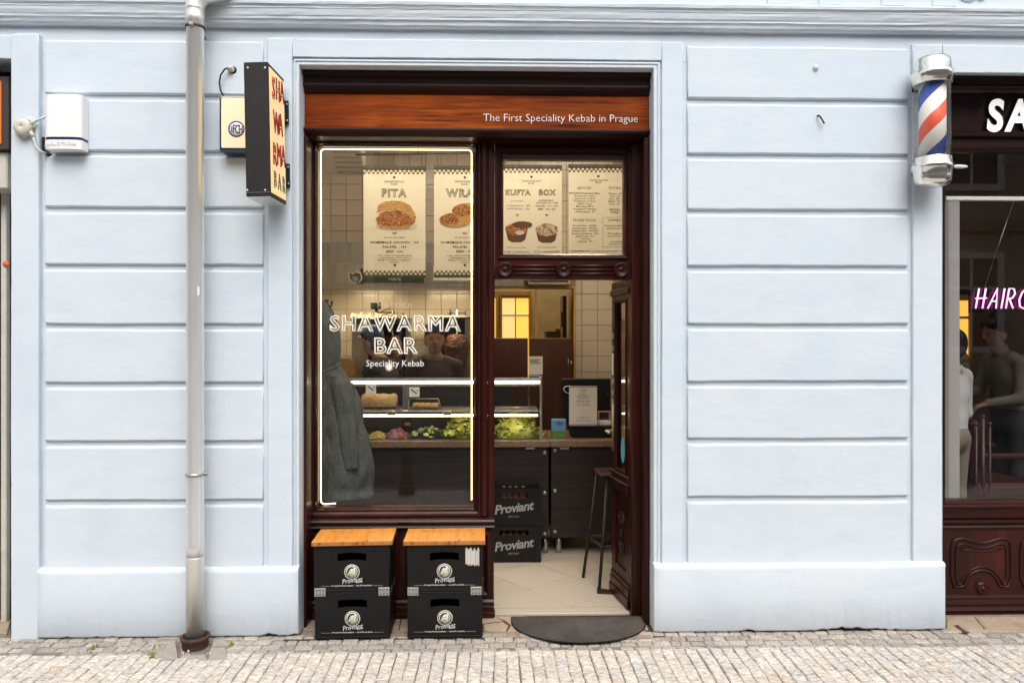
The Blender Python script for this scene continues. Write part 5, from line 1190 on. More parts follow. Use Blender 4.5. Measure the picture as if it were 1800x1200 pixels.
mb = MB(); mb.box(X(590, 2.5), X(624, 2.5), 2.506, 2.7, Z(690, 2.5, 612), Z(650, 2.5, 612)); part('body', mb, 'cardboard', t)

# people behind the counter
wy = 2.30
rest_arm = (((-.27, .02, 1.13), (-.25, -.17, .99), (.1, -1, -.1), (.3, 0, -1)), ((.27, .02, 1.13), (.25, -.17, .99), (-.1, -1, -.1), (-.3, 0, -1)))
t = person((X(764, wy), wy, FZ), R(6), 'worker in a blue cap and brown sweatshirt facing the street behind the display case', dict(top=(.055, .038, .030), collar=(.16, .15, .14), skin=(.40, .22, .145)), rest_arm, scale=.985, hair=True)
cap_on(t, .985, back=True)
wy = 2.38
t = person((X(690, wy), wy, FZ), R(-118), 'second worker in dark clothes bending over the grill behind the lettering', dict(top=(.020, .018, .022), skin=(.36, .20, .13)), (((-.26, -.12, 1.16), (-.14, -.34, 1.12), (.4, -1, 0), (0, 0, -1)), ((.26, -.12, 1.16), (.14, -.34, 1.12), (-.4, -1, 0), (0, 0, -1))), head_tilt=(0, -.06), scale=.97, lean=.22)
c_ = cap_on(t, .97, (0, -.072 - .16))

# grey hooded coat on a stand close behind the pane
YH = .80; kx = K(YH, 600)
cs = thing('coat_stand', 'dark coat stand behind the left edge of the window', 'coat stand', (X(574, YH), YH, FZ))
part('pole', MB().tube([(X(574, YH), YH, FZ + .03), (X(574, YH), YH, Z(526, YH, 574))], .014, 10), 'black_metal', cs)
part('base', MB().lathe([(.17, 0), (.17, .012), (.03, .03), (.016, .05)], (X(574, YH), YH, FZ), 'z', 24), 'black_metal', cs)
part('hook', MB().tube([P(574, 540, YH), P(582, 538, YH - .03), P(584, 530, YH - .05)], .006, 6), 'black_metal', cs)
def loft(rings, n=36, fold=None, seed=0):
    mb_ = MB(); V = []
    for i, (cx, cy, z, rx, ry, am) in enumerate(rings):
        for j in range(n):
            a = 2 * math.pi * j / n; f_ = 1 + am * (math.sin(5 * a + seed + i * .12) * .6 + mnoise.noise((math.cos(a) * 2.2 + seed, math.sin(a) * 2.2, i * .16)) * 1.1 + .4 * math.sin(11 * a + i * .2))
            V.append((cx + rx * f_ * math.cos(a), cy + ry * f_ * math.sin(a), z + .012 * am * math.sin(4 * a) * 3))
    m = len(rings); F2 = [(i * n + j, i * n + (j + 1) % n, (i + 1) * n + (j + 1) % n, (i + 1) * n + j) for i in range(m - 1) for j in range(n)]
    F2 += [tuple(range(n))[::-1], tuple((m - 1) * n + j for j in range(n))]
    return mb_.add(V, F2, True)
def interp(tab, n):
    out = []
    for i in range(n):
        u = i / (n - 1) * (len(tab) - 1); a = min(int(u), len(tab) - 2); f_ = u - a; f_ = f_ * f_ * (3 - 2 * f_) if False else f_
        out.append(tuple(p_ + (q_ - p_) * f_ for p_, q_ in zip(tab[a], tab[a + 1])))
    return out
def ring(l, r_, y, ry, am): return ((X(l, YH) + X(r_, YH)) / 2, YH, Z(y, YH, 590), (X(r_, YH) - X(l, YH)) / 2, ry, am)
coat = thing('hooded_coat', 'long grey woollen hooded coat hanging behind the left edge of the window', 'coat', (X(590, YH), YH, Z(872, YH, 590)))
body = interp([ring(533, 650, 872, .16, .11), ring(533, 652, 846, .17, .12), ring(532, 650, 800, .17, .11), ring(532, 645, 760, .165, .10), ring(532, 639, 720, .16, .085), ring(533, 626, 685, .145, .06), ring(535, 606, 655, .12, .035), ring(542, 595, 640, .09, .03)], 46)
part('coat_body', loft(body, 44, seed=1.3), 'coat_wool', coat)
hoodr = interp([ring(535, 592, 656, .10, .03), ring(534, 597, 640, .115, .03), ring(534, 599, 610, .12, .03), ring(536, 598, 585, .115, .03), ring(540, 592, 562, .10, .04), ring(547, 583, 543, .07, .05), ring(556, 577, 533, .035, .05), ring(563, 572, 529, .012, .05)], 30)
part('hood', loft(hoodr, 40, seed=2.1), 'coat_wool', coat)
slv = interp([ring(604, 636, 818, .055, .10), ring(602, 637, 790, .058, .10), ring(598, 634, 740, .06, .09), ring(592, 628, 700, .06, .07), ring(588, 618, 672, .05, .05), ring(590, 606, 658, .03, .04)], 30)
slv = [(a_, b_ - .115, c_, d_, e_, f_) for a_, b_, c_, d_, e_, f_ in slv]
part('sleeve', loft(slv, 30, seed=4.1), 'coat_wool', coat)
part('hood_seam', MB().tube([P(560, 655, YH - .105), P(575, 653, YH - .105), P(588, 646, YH - .085), P(597, 637, YH - .04)], .006, 6), 'coat_wool', coat)
part('draw_cord', MB().tube([P(617, 665, YH - .11), P(622, 680, YH - .12), P(623, 696, YH - .125)], .0025, 5), 'black_metal', coat)

# half-height boards in the doorway to the back room, back room itself
for a, b, lb in ((838, 928, 'left brown board closing the lower half of the back doorway'), (931, 1006, 'right brown board with a handle closing the lower half of the back doorway')):
    t = thing('half_door', lb, 'half door', (X((a + b) / 2, 3.05), 3.05, FZ), 'brown half doors')
    part('board', MB().box(X(a, 3.05), X(b, 3.05), 3.05, 3.075, FZ + .02, Z(595, 3.05, 930), .003), 'brown_board', t)
    part('edge_strip', MB().box(X(a, 3.05), X(b, 3.05), 3.048, 3.077, Z(595, 3.05, 930) + .0005, Z(595, 3.05, 930) + .006), 'yellow_frame', t)
    if a > 900:
        part('handle', MB().tube([P(999, 631, 3.05), P(999, 631, 3.02), P(999, 645, 3.02), P(999, 645, 3.05)], .004, 6), 'steel', t)
        part('knob', MB().ball(P(1004, 637, 3.035), (.009, .012, .02)), 'grey_plastic', t)
YR = 5.2
mb = MB(); mb.box(ox_0 - .5, RX1, YR, YR + .1, 0, RZ); struct('back_room_wall', mb, 'yellow_wall')
bw = thing('casement_window', 'yellow lit casement window in the back room', 'window', (X(906, YR), YR, Z(600, YR, 906)))
def rect(a, b, c, d, y): return (X(a, y), X(b, y), Z(d, y, 906), Z(c, y, 906), y)
mb = MB().frame([rect(879, 934, 512, 680, YR - .002), rect(879, 934, 512, 680, YR - .06), rect(882, 931, 519, 676, YR - .06), rect(883, 929, 524, 672, YR - .035), rect(883, 929, 524, 672, YR - .008)]); part('frame', mb, 'yellow_frame', bw)
part('pane', MB().box(X(883, YR), X(905, YR), YR - .012, YR - .004, Z(672, YR, 906), Z(524, YR, 906)), 'cream_day', bw); part('pane', MB().box(X(905, YR) + .001, X(929, YR), YR - .010, YR - .004, Z(672, YR, 906), Z(524, YR, 906)), 'yellow_day', bw)
mb = MB(); mb.box(X(883, YR), X(929, YR), YR - .03, YR - .014, Z(556, YR, 906), Z(553, YR, 906)); part('glazing_bar', mb, 'white_paint', bw)
mb = MB(); mb.box(X(905, YR), X(907, YR), YR - .028, YR - .016, Z(672, YR, 906), Z(524, YR, 906)); part('glazing_bar', mb, 'yellow_frame', bw)
bw2 = thing('casement_window', 'second yellow lit casement in the back room, mostly behind the door post', 'window', (X(850, YR), YR, Z(600, YR, 850)))
mb = MB().frame([rect(822, 877, 512, 680, YR - .002), rect(822, 877, 512, 680, YR - .058), rect(825, 873, 522, 676, YR - .058), rect(826, 871, 524, 672, YR - .008)]); part('frame', mb, 'yellow_frame', bw2)
mb = MB(); mb.box(X(826, YR), X(871, YR), YR - .012, YR - .004, Z(672, YR, 850), Z(524, YR, 850)); part('pane', mb, 'yellow_day', bw2)
mb = MB(); mb.box(X(943, YR - .3), X(1000, YR - .3), YR - .35, YR - .001, Z(700, YR, 960), Z(500, YR, 960)); struct('back_room_pier', mb, 'yellow_wall')
l = thing('fill_lamp', 'added warm fill lamp, unseen, in the back room', 'lamp', (.3, 4.2, RZ)); part('housing', MB().box(.1, .5, 4.0, 4.4, RZ - .05, RZ - .001, .005), 'white_plastic', l); part('diffuser', MB().box(.12, .48, 4.02, 4.38, RZ - .057, RZ - .0505), 'fill_panel', l)  # unseen lamp, added to light the back room
YQ = 4.5
sh = thing('kitchen_shelf', 'dark shelf with a small food tub in the back room', 'shelf', (X(977, YQ), YQ, Z(640, YQ, 977)))
part('board', MB().box(X(959, YQ), X(994, YQ), YQ, YQ + .25, Z(586, YQ, 977), Z(582.5, YQ, 977), .002), 'print_black', sh); part('cabinet', MB().box(X(960, YQ), X(992, YQ), YQ + .01, YQ + .25, Z(700, YQ, 977), Z(586.5, YQ, 977)), 'bowl_brown', sh)
solo('food_tub', MB().lathe([(.028, 0), (.034, .03), (.034, .034), (.004, .036)], (X(982, YQ), YQ + .08, Z(582.5, YQ, 977)), 'z', 18), 'carrot', 'small orange tub on the dark shelf in the back room', 'tub', (X(982, YQ), YQ + .08, Z(582.5, YQ, 977)))
mb = MB(); mb.box(X(989, 4.0), X(996, 4.0), 4.0, 4.3, FZ, Z(520, 4.0, 990)); o = solo('dark_cabinet', mb, 'case_back', 'tall dark cabinet edge at the right of the back room', 'cabinet', (X(992, 4.0), 4.15, FZ))
part('cabinet_handle', MB().box(X(986.5, 4.0), X(988.6, 4.0), 3.99, 4.02, Z(575, 4.0, 990), Z(548, 4.0, 990), .002), 'black_metal', o)
# wall units above the back doorway
t = thing('air_unit', 'white wall unit with a dark slot above the back doorway', 'air unit', (X(965, 2.95), 2.95, Z(500, 2.95, 965)))
part('casing', MB().box(X(928, 2.95), X(1003, 2.95), 2.95, 3.12, Z(500, 2.95, 965), Z(455, 2.95, 965), .008), 'inner_wall', t)
for i in range(2): part('slot', MB().box(X(931, 2.95), X(999, 2.95), 2.946, 2.9495, Z(496 - i * 4.5, 2.95, 965), Z(493 - i * 4.5, 2.95, 965)), 'print_black', t)
t = thing('shelf_unit', 'beige overhead unit at the top left of the doorway', 'cabinet', (X(890, 2.6), 2.6, Z(506, 2.6, 890)))
part('body', MB().box(X(835, 2.6), X(921, 2.6), 2.6, 3.1, Z(503, 2.6, 890), Z(455, 2.6, 890), .004), 'steel_dull', t); part('lip', MB().box(X(835, 2.6), X(925, 2.6), 2.585, 2.599, Z(507, 2.6, 890), Z(502.5, 2.6, 890), .002), 'bowl_brown', t)

# things on the short counter
YM = YC + .22
t = thing('till_screen', 'black till screen standing on the short counter, seen from behind', 'screen', (X(1035, YM), YM, zt))
part('panel', MB().box(X(988, YM), X(1074, YM), YM, YM + .03, Z(743, YM, 1030), Z(665, YM, 1030), .006), 'black_plastic', t)
part('base', MB().box(X(1002, YM), X(1076, YM), YM - .12, YM + .1, zt, Z(747, YM - .1, 1030), .006), 'black_plastic', t)
part('neck', MB().box(X(1025, YM), X(1040, YM), YM + .005, YM + .025, Z(748, YM, 1030), Z(742, YM, 1030)), 'black_plastic', t)
part('cable', MB().tube([P(1001, 691, YM - .02), P(994, 689, YM - .03), P(990, 683, YM - .03), P(994, 679, YM - .03), P(1002, 678, YM - .02)], .003, 6), 'white_plastic', t)
part('cable', MB().tube([P(1066, 692, YM - .01), P(1074, 695, YM - .02), P(1070, 705, YM - .03), P(1060, 716, YM - .03), P(1066, 730, YM - .04)], .003, 6), 'black_plastic', t)
YQ = YM - .14
t = thing('notice_sheet', 'white notice with a row of gold stars leaning on the black till', 'notice', (X(1025, YQ), YQ, Z(747, YQ, 1025)))
part('sheet', MB().box(X(1000.5, YQ), X(1049.5, YQ), YQ, YQ + .004, Z(748, YQ, 1025), Z(678, YQ, 1025)), 'paper', t)
mb = MB(); q = (X(1049, YQ) - X(1001, YQ)) / 36
for i in range(36):
    for zz_ in (Z(678.5, YQ, 1025), Z(745, YQ, 1025)): mb.box(X(1001, YQ) + i * q, X(1001, YQ) + (i + 1) * q, YQ - .0006, YQ - .0002, zz_ - q * (1 + i % 2), zz_ - q * (i % 2))
o = part('checker_print', mb, 'print_black', t); o['kind'] = 'stuff'
for s_, y_, h_ in (('SHAWARMA', 686.5, 1.8), ('BAR', 689, 1.8), ('IN PRAGUE', 694, 2.0), ("DON'T FORGET TO", 697.3, 2.0), ('RATE US WITH', 700.5, 2.0), ('ON GOOGLE MAPS', 712, 2.0), ('SUBSCRIBE TO US', 734.5, 1.8), ('@ shawarmabar_prague', 739.5, 1.8)): text(s_, 1025, y_, YQ - .0006, h_, 'print_black', t, extrude=.0002, res=1, bold=.01)
for i in range(5):
    st_ = []
    for q_ in range(10):
        a = math.pi / 2 + q_ * math.pi / 5; r_ = 2.6 if q_ % 2 == 0 else 1.1; st_.append((X(1015 + i * 5.1, YQ) + r_ * K(YQ) * math.cos(a), Z(705, YQ, 1025) + r_ * K(YQ) * math.sin(a)))
    part('star_print', MB().prism(st_, YQ - .0007, YQ - .0002), 'print_gold', t)
YQ = YM - .05
t = thing('card_terminal', 'small white stand with a pink frame beside the till', 'card stand', (X(1062, YQ), YQ, Z(747, YQ, 1062)))
part('stand', MB().box(X(1051, YQ), X(1073, YQ), YQ - .03, YQ + .05, Z(747, YQ, 1062) + .002, Z(739, YQ, 1062), .003), 'white_plastic', t)
mb = MB().frame([rect(1051, 1073, 722, 740, YQ), rect(1051, 1073, 722, 740, YQ - .012), rect(1053.5, 1070.5, 724.5, 737.5, YQ - .012), rect(1053.5, 1070.5, 724.5, 737.5, YQ)]); part('frame', mb, 'pink_plastic', t)
part('screen', MB().box(X(1053, YQ), X(1071, YQ), YQ - .001, YQ + .004, Z(738, YQ, 1062), Z(724, YQ, 1062)), 'case_back', t)
YQ = YC + .10
t = thing('tin_box', 'blue and green printed tin beside the till', 'tin', (X(982, YQ), YQ, zt))
part('body', MB().box(X(970, YQ), X(995, YQ), YQ, YQ + .07, Z(757, YQ, 982), Z(737, YQ, 982), .003), 'box_sky', t)
part('print_band', MB().box(X(970, YQ), X(995, YQ), YQ, YQ + .07, zt, Z(757, YQ, 982) - .0005, .003), 'box_green', t)
text('TIPS', 982.5, 747, YQ - .001, 5.5, 'print_blue', t, extrude=.0003, bold=.02)
YQ = YC + .30
t = thing('small_notice', 'small white printed notice standing on the display case', 'notice', (X(941, YQ), YQ, z_t + .011))
part('sheet', MB().box(X(929, YQ), X(954, YQ), YQ, YQ + .003, z_t + .011, Z(626, YQ, 941)), 'paper', t)
for i in range(4): part('print_line', MB().box(X(932, YQ), X(950 - (i == 1) * 4, YQ), YQ - .0005, YQ - .0001, Z(632.6 + i * 2.2, YQ, 941), Z(631.6 + i * 2.2, YQ, 941)), 'print_black', t)

# crates of bottles on the shop floor
def script_word(body, px, py, Y, h, m, parent, rot=(90, -7, 0), **k_): text(body, px, py, Y, h, m, parent, rot=rot, shear=.28, bold=.022, space=.92, **k_)
YK = YC - .20
cw0, cw1 = X(834, YK), X(951, YK); ch = .268
btl = MB().lathe([(.03, 0), (.03, .17), (.012, .22), (.012, .25), (.014, .25), (.014, .262), (.003, .262)], (0, 0, 0), 'z', 12).mesh('bottle')
for i, lb in enumerate(('black bottle crate on the shop floor, lower one of the pair in the doorway', 'black bottle crate stacked on top in the doorway')):
    z0 = FZ + i * ch; t = thing('bottle_crate', lb, 'crate', ((cw0 + cw1) / 2, YK, z0), 'bottle crates inside the doorway')
    hxa_, hxb_ = X(878, YK), X(929, YK); hz0, hz1 = z0 + .195, z0 + .232
    mb = MB(); mb.box(cw0, cw1, YK, YK + .012, z0, hz0); mb.box(cw0, cw1, YK, YK + .012, hz1, z0 + ch - .004); mb.box(cw0, hxa_, YK, YK + .012, hz0 + .0002, hz1 - .0002); mb.box(hxb_, cw1, YK, YK + .012, hz0 + .0002, hz1 - .0002)
    part('front', mb, 'black_plastic', t)
    mb = MB(); mb.box(cw0, cw0 + .01, YK + .0121, YK + .19, z0, z0 + ch - .005); mb.box(cw1 - .01, cw1, YK + .0121, YK + .19, z0, z0 + ch - .005); mb.box(cw0, cw1, YK + .1901, YK + .1985, z0, z0 + ch - .005); mb.box(cw0 + .011, cw1 - .011, YK + .013, YK + .189, z0, z0 + .01); part('walls', mb, 'black_plastic', t)
    for j, a in enumerate((886, 897, 908, 920)):
        b_ = bpy.data.objects.new('bottle', btl); col.objects.link(b_); b_.parent = t; b_.location = (X(a, YK) - t.location.x, .06, .011)
        if not btl.materials: btl.materials.append(MATS['bowl_brown'])
    script_word('Proviant', 903, (906, 969)[i] if False else 0, YK - .001, 16, 'print_grey', t, loc=(X(903, YK), YK - .001, z0 + .098), k=K(YK, 903))
    text('SEIT 2009', None, None, YK - .001, 3.4, 'print_grey', t, loc=(X(903, YK), YK - .001, z0 + .058), k=K(YK, 903), extrude=.0002, res=1)

# bar stool behind the door leaf
sx_, sy_ = X(1050, .92) + .15, .93; zs = Z(829, .95, 1065)
st_ = thing('bar_stool', 'tall black metal bar stool with a dark wooden seat behind the door leaf', 'stool', (sx_, sy_, FZ))
part('seat', MB().box(sx_ - .155, sx_ + .155, sy_ - .13, sy_ + .13, zs - .006, zs + .012, .006), 'stool_wood', st_)
la, lb = G(1025, 1015, FZ), G(1053, 1042, FZ); tops = [(-.135, .09), (-.095, -.10), (.11, .11), (.11, -.10)]; bots = [(la[0] - sx_, la[1] - sy_), (lb[0] - sx_, lb[1] - sy_), (.23, .16), (.2, -.16)]
for (a, b), (c_, d_) in zip(tops, bots): part('leg', MB().tube([(sx_ + a, sy_ + b, zs - .006), (sx_ + c_, sy_ + d_, FZ)], .0105, 8), 'black_metal', st_)
f_ = .62
fr_ = [(sx_ + a + (c_ - a) * f_, sy_ + b + (d_ - b) * f_, zs + (FZ - zs) * f_) for (a, b), (c_, d_) in zip(tops, bots)]
for a, b in ((0, 1), (1, 3), (3, 2), (2, 0)): part('footrest', MB().tube([fr_[a], fr_[b]], .009, 6), 'black_metal', st_)
a = G(1050, 1043, FZ); b = G(1082, 1043, FZ)
mb = MB().add([(a[0], a[1], FZ), (b[0], a[1] - .02, FZ), (b[0], a[1] + .03, FZ), (a[0], a[1] + .03, FZ), (a[0], a[1], FZ + .030), (b[0], a[1] - .02, FZ + .010), (b[0], a[1] + .03, FZ + .010), (a[0], a[1] + .03, FZ + .030)], [(3, 2, 1, 0), (4, 5, 6, 7), (0, 1, 5, 4), (1, 2, 6, 5), (2, 3, 7, 6), (3, 0, 4, 7)])
solo('door_wedge', mb, 'stool_wood', 'small brown wooden wedge on the floor holding the door open', 'door wedge', (a[0], a[1], FZ))

# ================================================================== THINGS ON THE FACADE
# rainwater pipe
yp = -0.085; xp = X(343, yp); rp = 15.2 * K(yp, 343)
dp = thing('downpipe', 'galvanised grey rainwater downpipe running down the blue wall', 'drainpipe', (xp, yp, 0))
zb0 = Z(1131, yp, 343); zt0 = Z(17, yp, 343)
part('lower_pipe', MB().lathe([(rp * 1.0, zb0), (rp * 1.0, Z(981, yp, 343)), (rp * 1.04, Z(980, yp, 343)), (rp * 1.04, Z(978, yp, 343)), (rp * 1.01, Z(977, yp, 343))], (xp, yp, 0), 'z', 32), 'zinc', dp)
part('upper_pipe', MB().lathe([(rp * 1.015, Z(977, yp, 343) + .001), (rp * 1.015, Z(956, yp, 343)), (rp * .985, Z(955, yp, 343)), (rp * .985, Z(40, yp, 343)), (rp * 1.03, Z(39, yp, 343)), (rp * 1.03, zt0)], (xp, yp, 0), 'z', 32), 'zinc', dp)
pts = [Vector((xp, yp, zt0 - .004))]
for i in range(7):
    a = R(90 * .72 * i / 6); pts.append(Vector((xp + .09 * (1 - math.cos(a)), yp + .03 * (1 - math.cos(a)), zt0 + .10 * math.sin(a))))
pts += [pts[-1] + Vector((.09, .03, .03)), pts[-1] + Vector((.22, .06, .10))]
part('bend', MB().tube(pts, rp * 1.06, 24), 'zinc', dp)
for py in (49, 833):
    z = Z(py, yp, 343); c_ = part('clamp', MB().lathe([(rp * 1.0, -.007), (rp * 1.09, -.006), (rp * 1.09, .006), (rp * 1.0, .007)], (xp, yp, z), 'z', 32), 'bolt_metal' if py > 100 else 'rust_iron', dp)
    a = Vector((xp + (rp * 1.0 if py > 100 else -.01), yp - (.0 if py > 100 else rp * 1.08), z))
    part('clamp_bolt', MB().box(a.x, a.x + .022, a.y - .012, a.y + .012, z - .008, z + .008, .002), 'bolt_metal', c_)
    part('wall_bracket', MB().tube([(xp, yp + rp, z), (xp, YB, z)], .008, 8), 'bolt_metal', c_)
part('tape_mark', MB().box(xp + rp * .55, xp + rp * .8, yp - rp * .80, yp - rp * .70, Z(520, yp, 343), Z(504, yp, 343)), 'white_paint', dp)
gu = thing('drain_gully', 'rusty cast iron collar at the foot of the downpipe', 'gully', (xp, yp, -.02))
part('collar', MB().lathe([(rp * 1.15, -.05), (rp * 1.38, .0), (rp * 1.45, .040), (rp * 1.62, .046), (rp * 1.64, .060), (rp * 1.45, .064), (rp * 1.25, .050), (rp * 1.2, .02)], (xp, yp, -.012), 'z', 30), 'rust_iron', gu)
for i, (a, b, c_, d_) in enumerate(((277, 1118, 318, 1124), (270, 1126, 312, 1157), (372, 1120, 402, 1134), (366, 1136, 400, 1158), (314, 1148, 364, 1160))):
    p0, p1 = G(a, d_), G(c_, b); mb = poly_slab([(p0[0], p0[1]), (G(c_, d_)[0], p0[1] + .006), (G(c_ - 4, b)[0], p1[1]), (G(a + 5, b)[0], p1[1] - .008)], -.06, .004 - .002 * i, .008)
    solo('drain_stone', mb, 'gravel_grey', ['rough grey paving lump between wall and drain collar, left', 'rough grey paving slab left of the rusty drain collar', 'rough grey paving lump behind and right of the drain collar', 'rough grey paving slab right of the rusty drain collar', 'thin grey paving slab in front of the rusty drain collar'][i], 'paving stone', (p0[0], p0[1], 0), 'paving pieces around the drain collar')
mb = MB(); r = random.Random(2)
for a, b, n in ((272, 1150, 26), (286, 1134, 18), (281, 1140, 14), (405, 1131, 8), (162, 1137, 6)):
    for q in range(n):
        x, y = G(a + r.gauss(0, 5), b + r.gauss(0, 3)); hgt = r.uniform(.006, .018); d_ = r.uniform(0, 6.28); mb.add([(x, y, -.01), (x + .006 * math.cos(d_), y + .006 * math.sin(d_), -.01), (x + r.uniform(-.008, .008), y + r.uniform(-.008, .008), hgt)], [(0, 1, 2)]); mb.ball((x, y, -.002), (.006, .006, .005), 6, 4)
o = struct('moss', mb, 'moss', 'stuff'); tag(o, 'small tufts of bright green moss in the joints by the drain', 'moss')
mb = MB()
for q in range(22): x, y = G(r.uniform(316, 330) + (46 if q % 4 == 0 else 0), r.uniform(1128, 1150)); mb.box(x, x + r.uniform(.003, .009), y, y + r.uniform(.003, .008), -.006, .002 + r.uniform(0, .004), .001)
o = struct('litter', mb, 'paper', 'stuff'); tag(o, 'bits of pale litter around the drain collar', 'litter')

# alarm box
ya = -0.045
t = thing('alarm_box', 'white plastic alarm siren box with a dark blue stripe', 'alarm', (X(110, 0), WF, Z(262, ya, 110)))
xa, xb, za, zb_ = X(77, ya), X(142, ya), Z(262, ya, 110), Z(166, ya, 110)
pr_ = []
for i in range(41):
    u = -1 + 2 * i / 40; pr_.append(((xa + xb) / 2 + (xb - xa) / 2 * u, ya + .016 * abs(u) ** 9 - .003 * (1 - u * u)))
pl_ = pr_ + [(xb, WF - .002), (xa, WF - .002)]
def boxz(z0, z1, ins=0):
    mb_ = MB(); n_ = len(pl_); cx = (xa + xb) / 2
    mb_.add([(x, y, z0) for x, y in pl_] + [(x, y, z1) for x, y in pl_], [tuple(range(n_))[::-1], tuple(range(n_, 2 * n_))] + [(k_, (k_ + 1) % n_, (k_ + 1) % n_ + n_, k_ + n_) for k_ in range(n_)]); return mb_
zs0, zs1 = Z(245.5, ya, 110), Z(241, ya, 110)
part('cover', boxz(zs1 + .0005, zb_), 'white_plastic', t); lo_ = part('lower_cover', boxz(za, zs0 - .0005), 'white_plastic', t)
pl_ = [(x, y + .003) for x, y in pr_] + [(xb - .001, WF - .003), (xa + .001, WF - .003)]
part('light_stripe', boxz(zs0 - .001, zs1 + .001), 'print_blue', t)
mb = MB()
for i in range(20): u = -0.9 + 1.8 * i / 19; x = (xa + xb) / 2 + (xb - xa) / 2 * u; y = ya + .016 * abs(u) ** 9 - .003 * (1 - u * u); mb.box(x - .0018, x + .0018, y - .001, y + .004, zs0 + .002, zs1 - .002)
o = part('stripe_rib', mb, 'navy', t); o['kind'] = 'stuff'
text('JABLOTRON', 106, 255, ya - .0055, 6.0, 'pale_cable', lo_, bold=.0, extrude=.0006, outline=.022, space=1.2)
text('JABLOTRON', 106, 255, ya - .0052, 6.0, 'white_plastic', lo_, bold=.0, extrude=.0012, space=1.2)
# junction box with its cables
t = thing('junction_box', 'round beige cable junction box left of the alarm', 'junction box', (X(45, 0), 0.012, Z(226, 0, 45)))
c_ = P(45, 226, .01); k = K(0, 45)
part('lid', MB().lathe([(.001, -.042), (15 * k * .5, -.044), (15 * k * .92, -.038), (15 * k, -.028), (15 * k, .0)], tuple(c_), 'y', 32), 'grey_plastic', t)
for an in range(0, 360, 45):
    q = c_ + Vector((math.cos(R(an + 5)) * 15.5 * k, -.014, math.sin(R(an + 5)) * 15.5 * k)); part('lug', MB().lathe([(.006, -.014), (.007, -.01), (.007, .012)], tuple(q), 'y', 10), 'grey_plastic', t)
part('cable', MB().tube([P(57, 217, -.01), P(66, 211, -.012), P(78, 206, -.005), P(84, 204, .02)], [.008, .007, .007, .007], 8), 'pale_cable', t)
part('cable', MB().tube([P(57, 235, -.01), P(60, 247, -.012), P(63, 258, -.012), P(70, 265, -.01), P(77, 269, -.002), P(79, 269, .04)], [.008, .007, .006, .006, .006, .006], 8), 'pale_cable', t)
part('gland', MB().tube([P(52, 220, -.008), P(61, 213, -.012)], .011, 10).tube([P(53, 231, -.008), P(59, 241, -.012)], .011, 10), 'grey_plastic', t)
part('wall_hole', MB().box(X(67, 0), X(77, 0), WF + .003, WF + .02, Z(262, 0, 70), Z(238, 0, 70)).box(X(76, 0), X(81, 0), WF - .004, WF + .02, Z(272, 0, 78), Z(267, 0, 78)), 'dark_gap', t)

# small IFCH light box half behind the projecting sign
yi = -0.055
t = thing('light_box', 'cream light box with a round blue emblem, half hidden by the projecting sign', 'light box', (X(412, 0), WF, Z(268, yi, 412)))
def rrect(a, b, c_, d_, r_, y0, y1, n=5):
    x0, x1, z0, z1 = X(a, y0), X(b, y0), Z(d_, y0, (a + b) / 2), Z(c_, y0, (a + b) / 2); r_ = r_ * K(y0, a)
    pts_ = arc(x1 - r_, z1 - r_, r_, 0, 90, n) + arc(x0 + r_, z1 - r_, r_, 90, 180, n) + arc(x0 + r_, z0 + r_, r_, 180, 270, n) + arc(x1 - r_, z0 + r_, r_, 270, 360, n)
    return MB().prism(pts_, y0, y1)
part('casing', rrect(386, 446, 170, 268, 6, yi + .006, WF - .002), 'navy', t)
part('rim', rrect(387.5, 444, 169.2, 171.2, 1, yi + .001, yi + .05), 'zinc', t)
fc_ = part('face', rrect(389, 442, 172, 260, 2, yi, yi + .005), 'box_face', t)
c_ = P(415.5, 227, yi - .001); k = K(yi, 415)
def ringm(c__, r0, r1, y0, y1, n=36):
    return MB().lathe([(r0, y0), (r1, y0), (r1, y1), (r0, y1), (r0, y0)], tuple(c__), 'y', n, cap=False)
part('emblem_disc', MB().lathe([(.0005, -.0004), (13.5 * k, -.0004), (13.5 * k, .0006)], tuple(c_), 'y', 36), 'vinyl_white', fc_)
part('emblem_ring', ringm(c_, 12.0 * k, 14.2 * k, -.0012, .0004), 'print_blue', fc_)
for s_, dx, h_, sc_x in (('I', -8.0, 11, .8), ('F', -3.9, 14.5, .62), ('C', 1.9, 16.5, .62), ('H', 7.6, 11, .70)): text(s_, 415.5 + dx, 227 + h_ / 2 - (1 if s_ == 'F' else 0) , yi - .0022, h_, 'print_blue', fc_, xs=sc_x, extrude=.0004, bold=.014)
part('feed_cable', MB().tube([P(394, 171, yi + .03), P(388, 160, -.01), P(385.5, 145, -.005), P(388, 132, 0), P(395, 122, 0), P(402, 120, .0)], .0045, 8), 'black_plastic', t)
part('cable_gland', MB().lathe([(.004, -.035), (.011, -.034), (.013, -.015), (.018, -.012), (.018, .0)], (X(403, 0), WF, Z(119, 0, 403)), 'y', 12), 'grey_plastic', t)
part('drill_hole', MB().lathe([(.001, -.001), (.022, -.001), (.022, .01)], (X(406, 0), WF, Z(120, 0, 403)), 'y', 9), 'dark_gap', t)

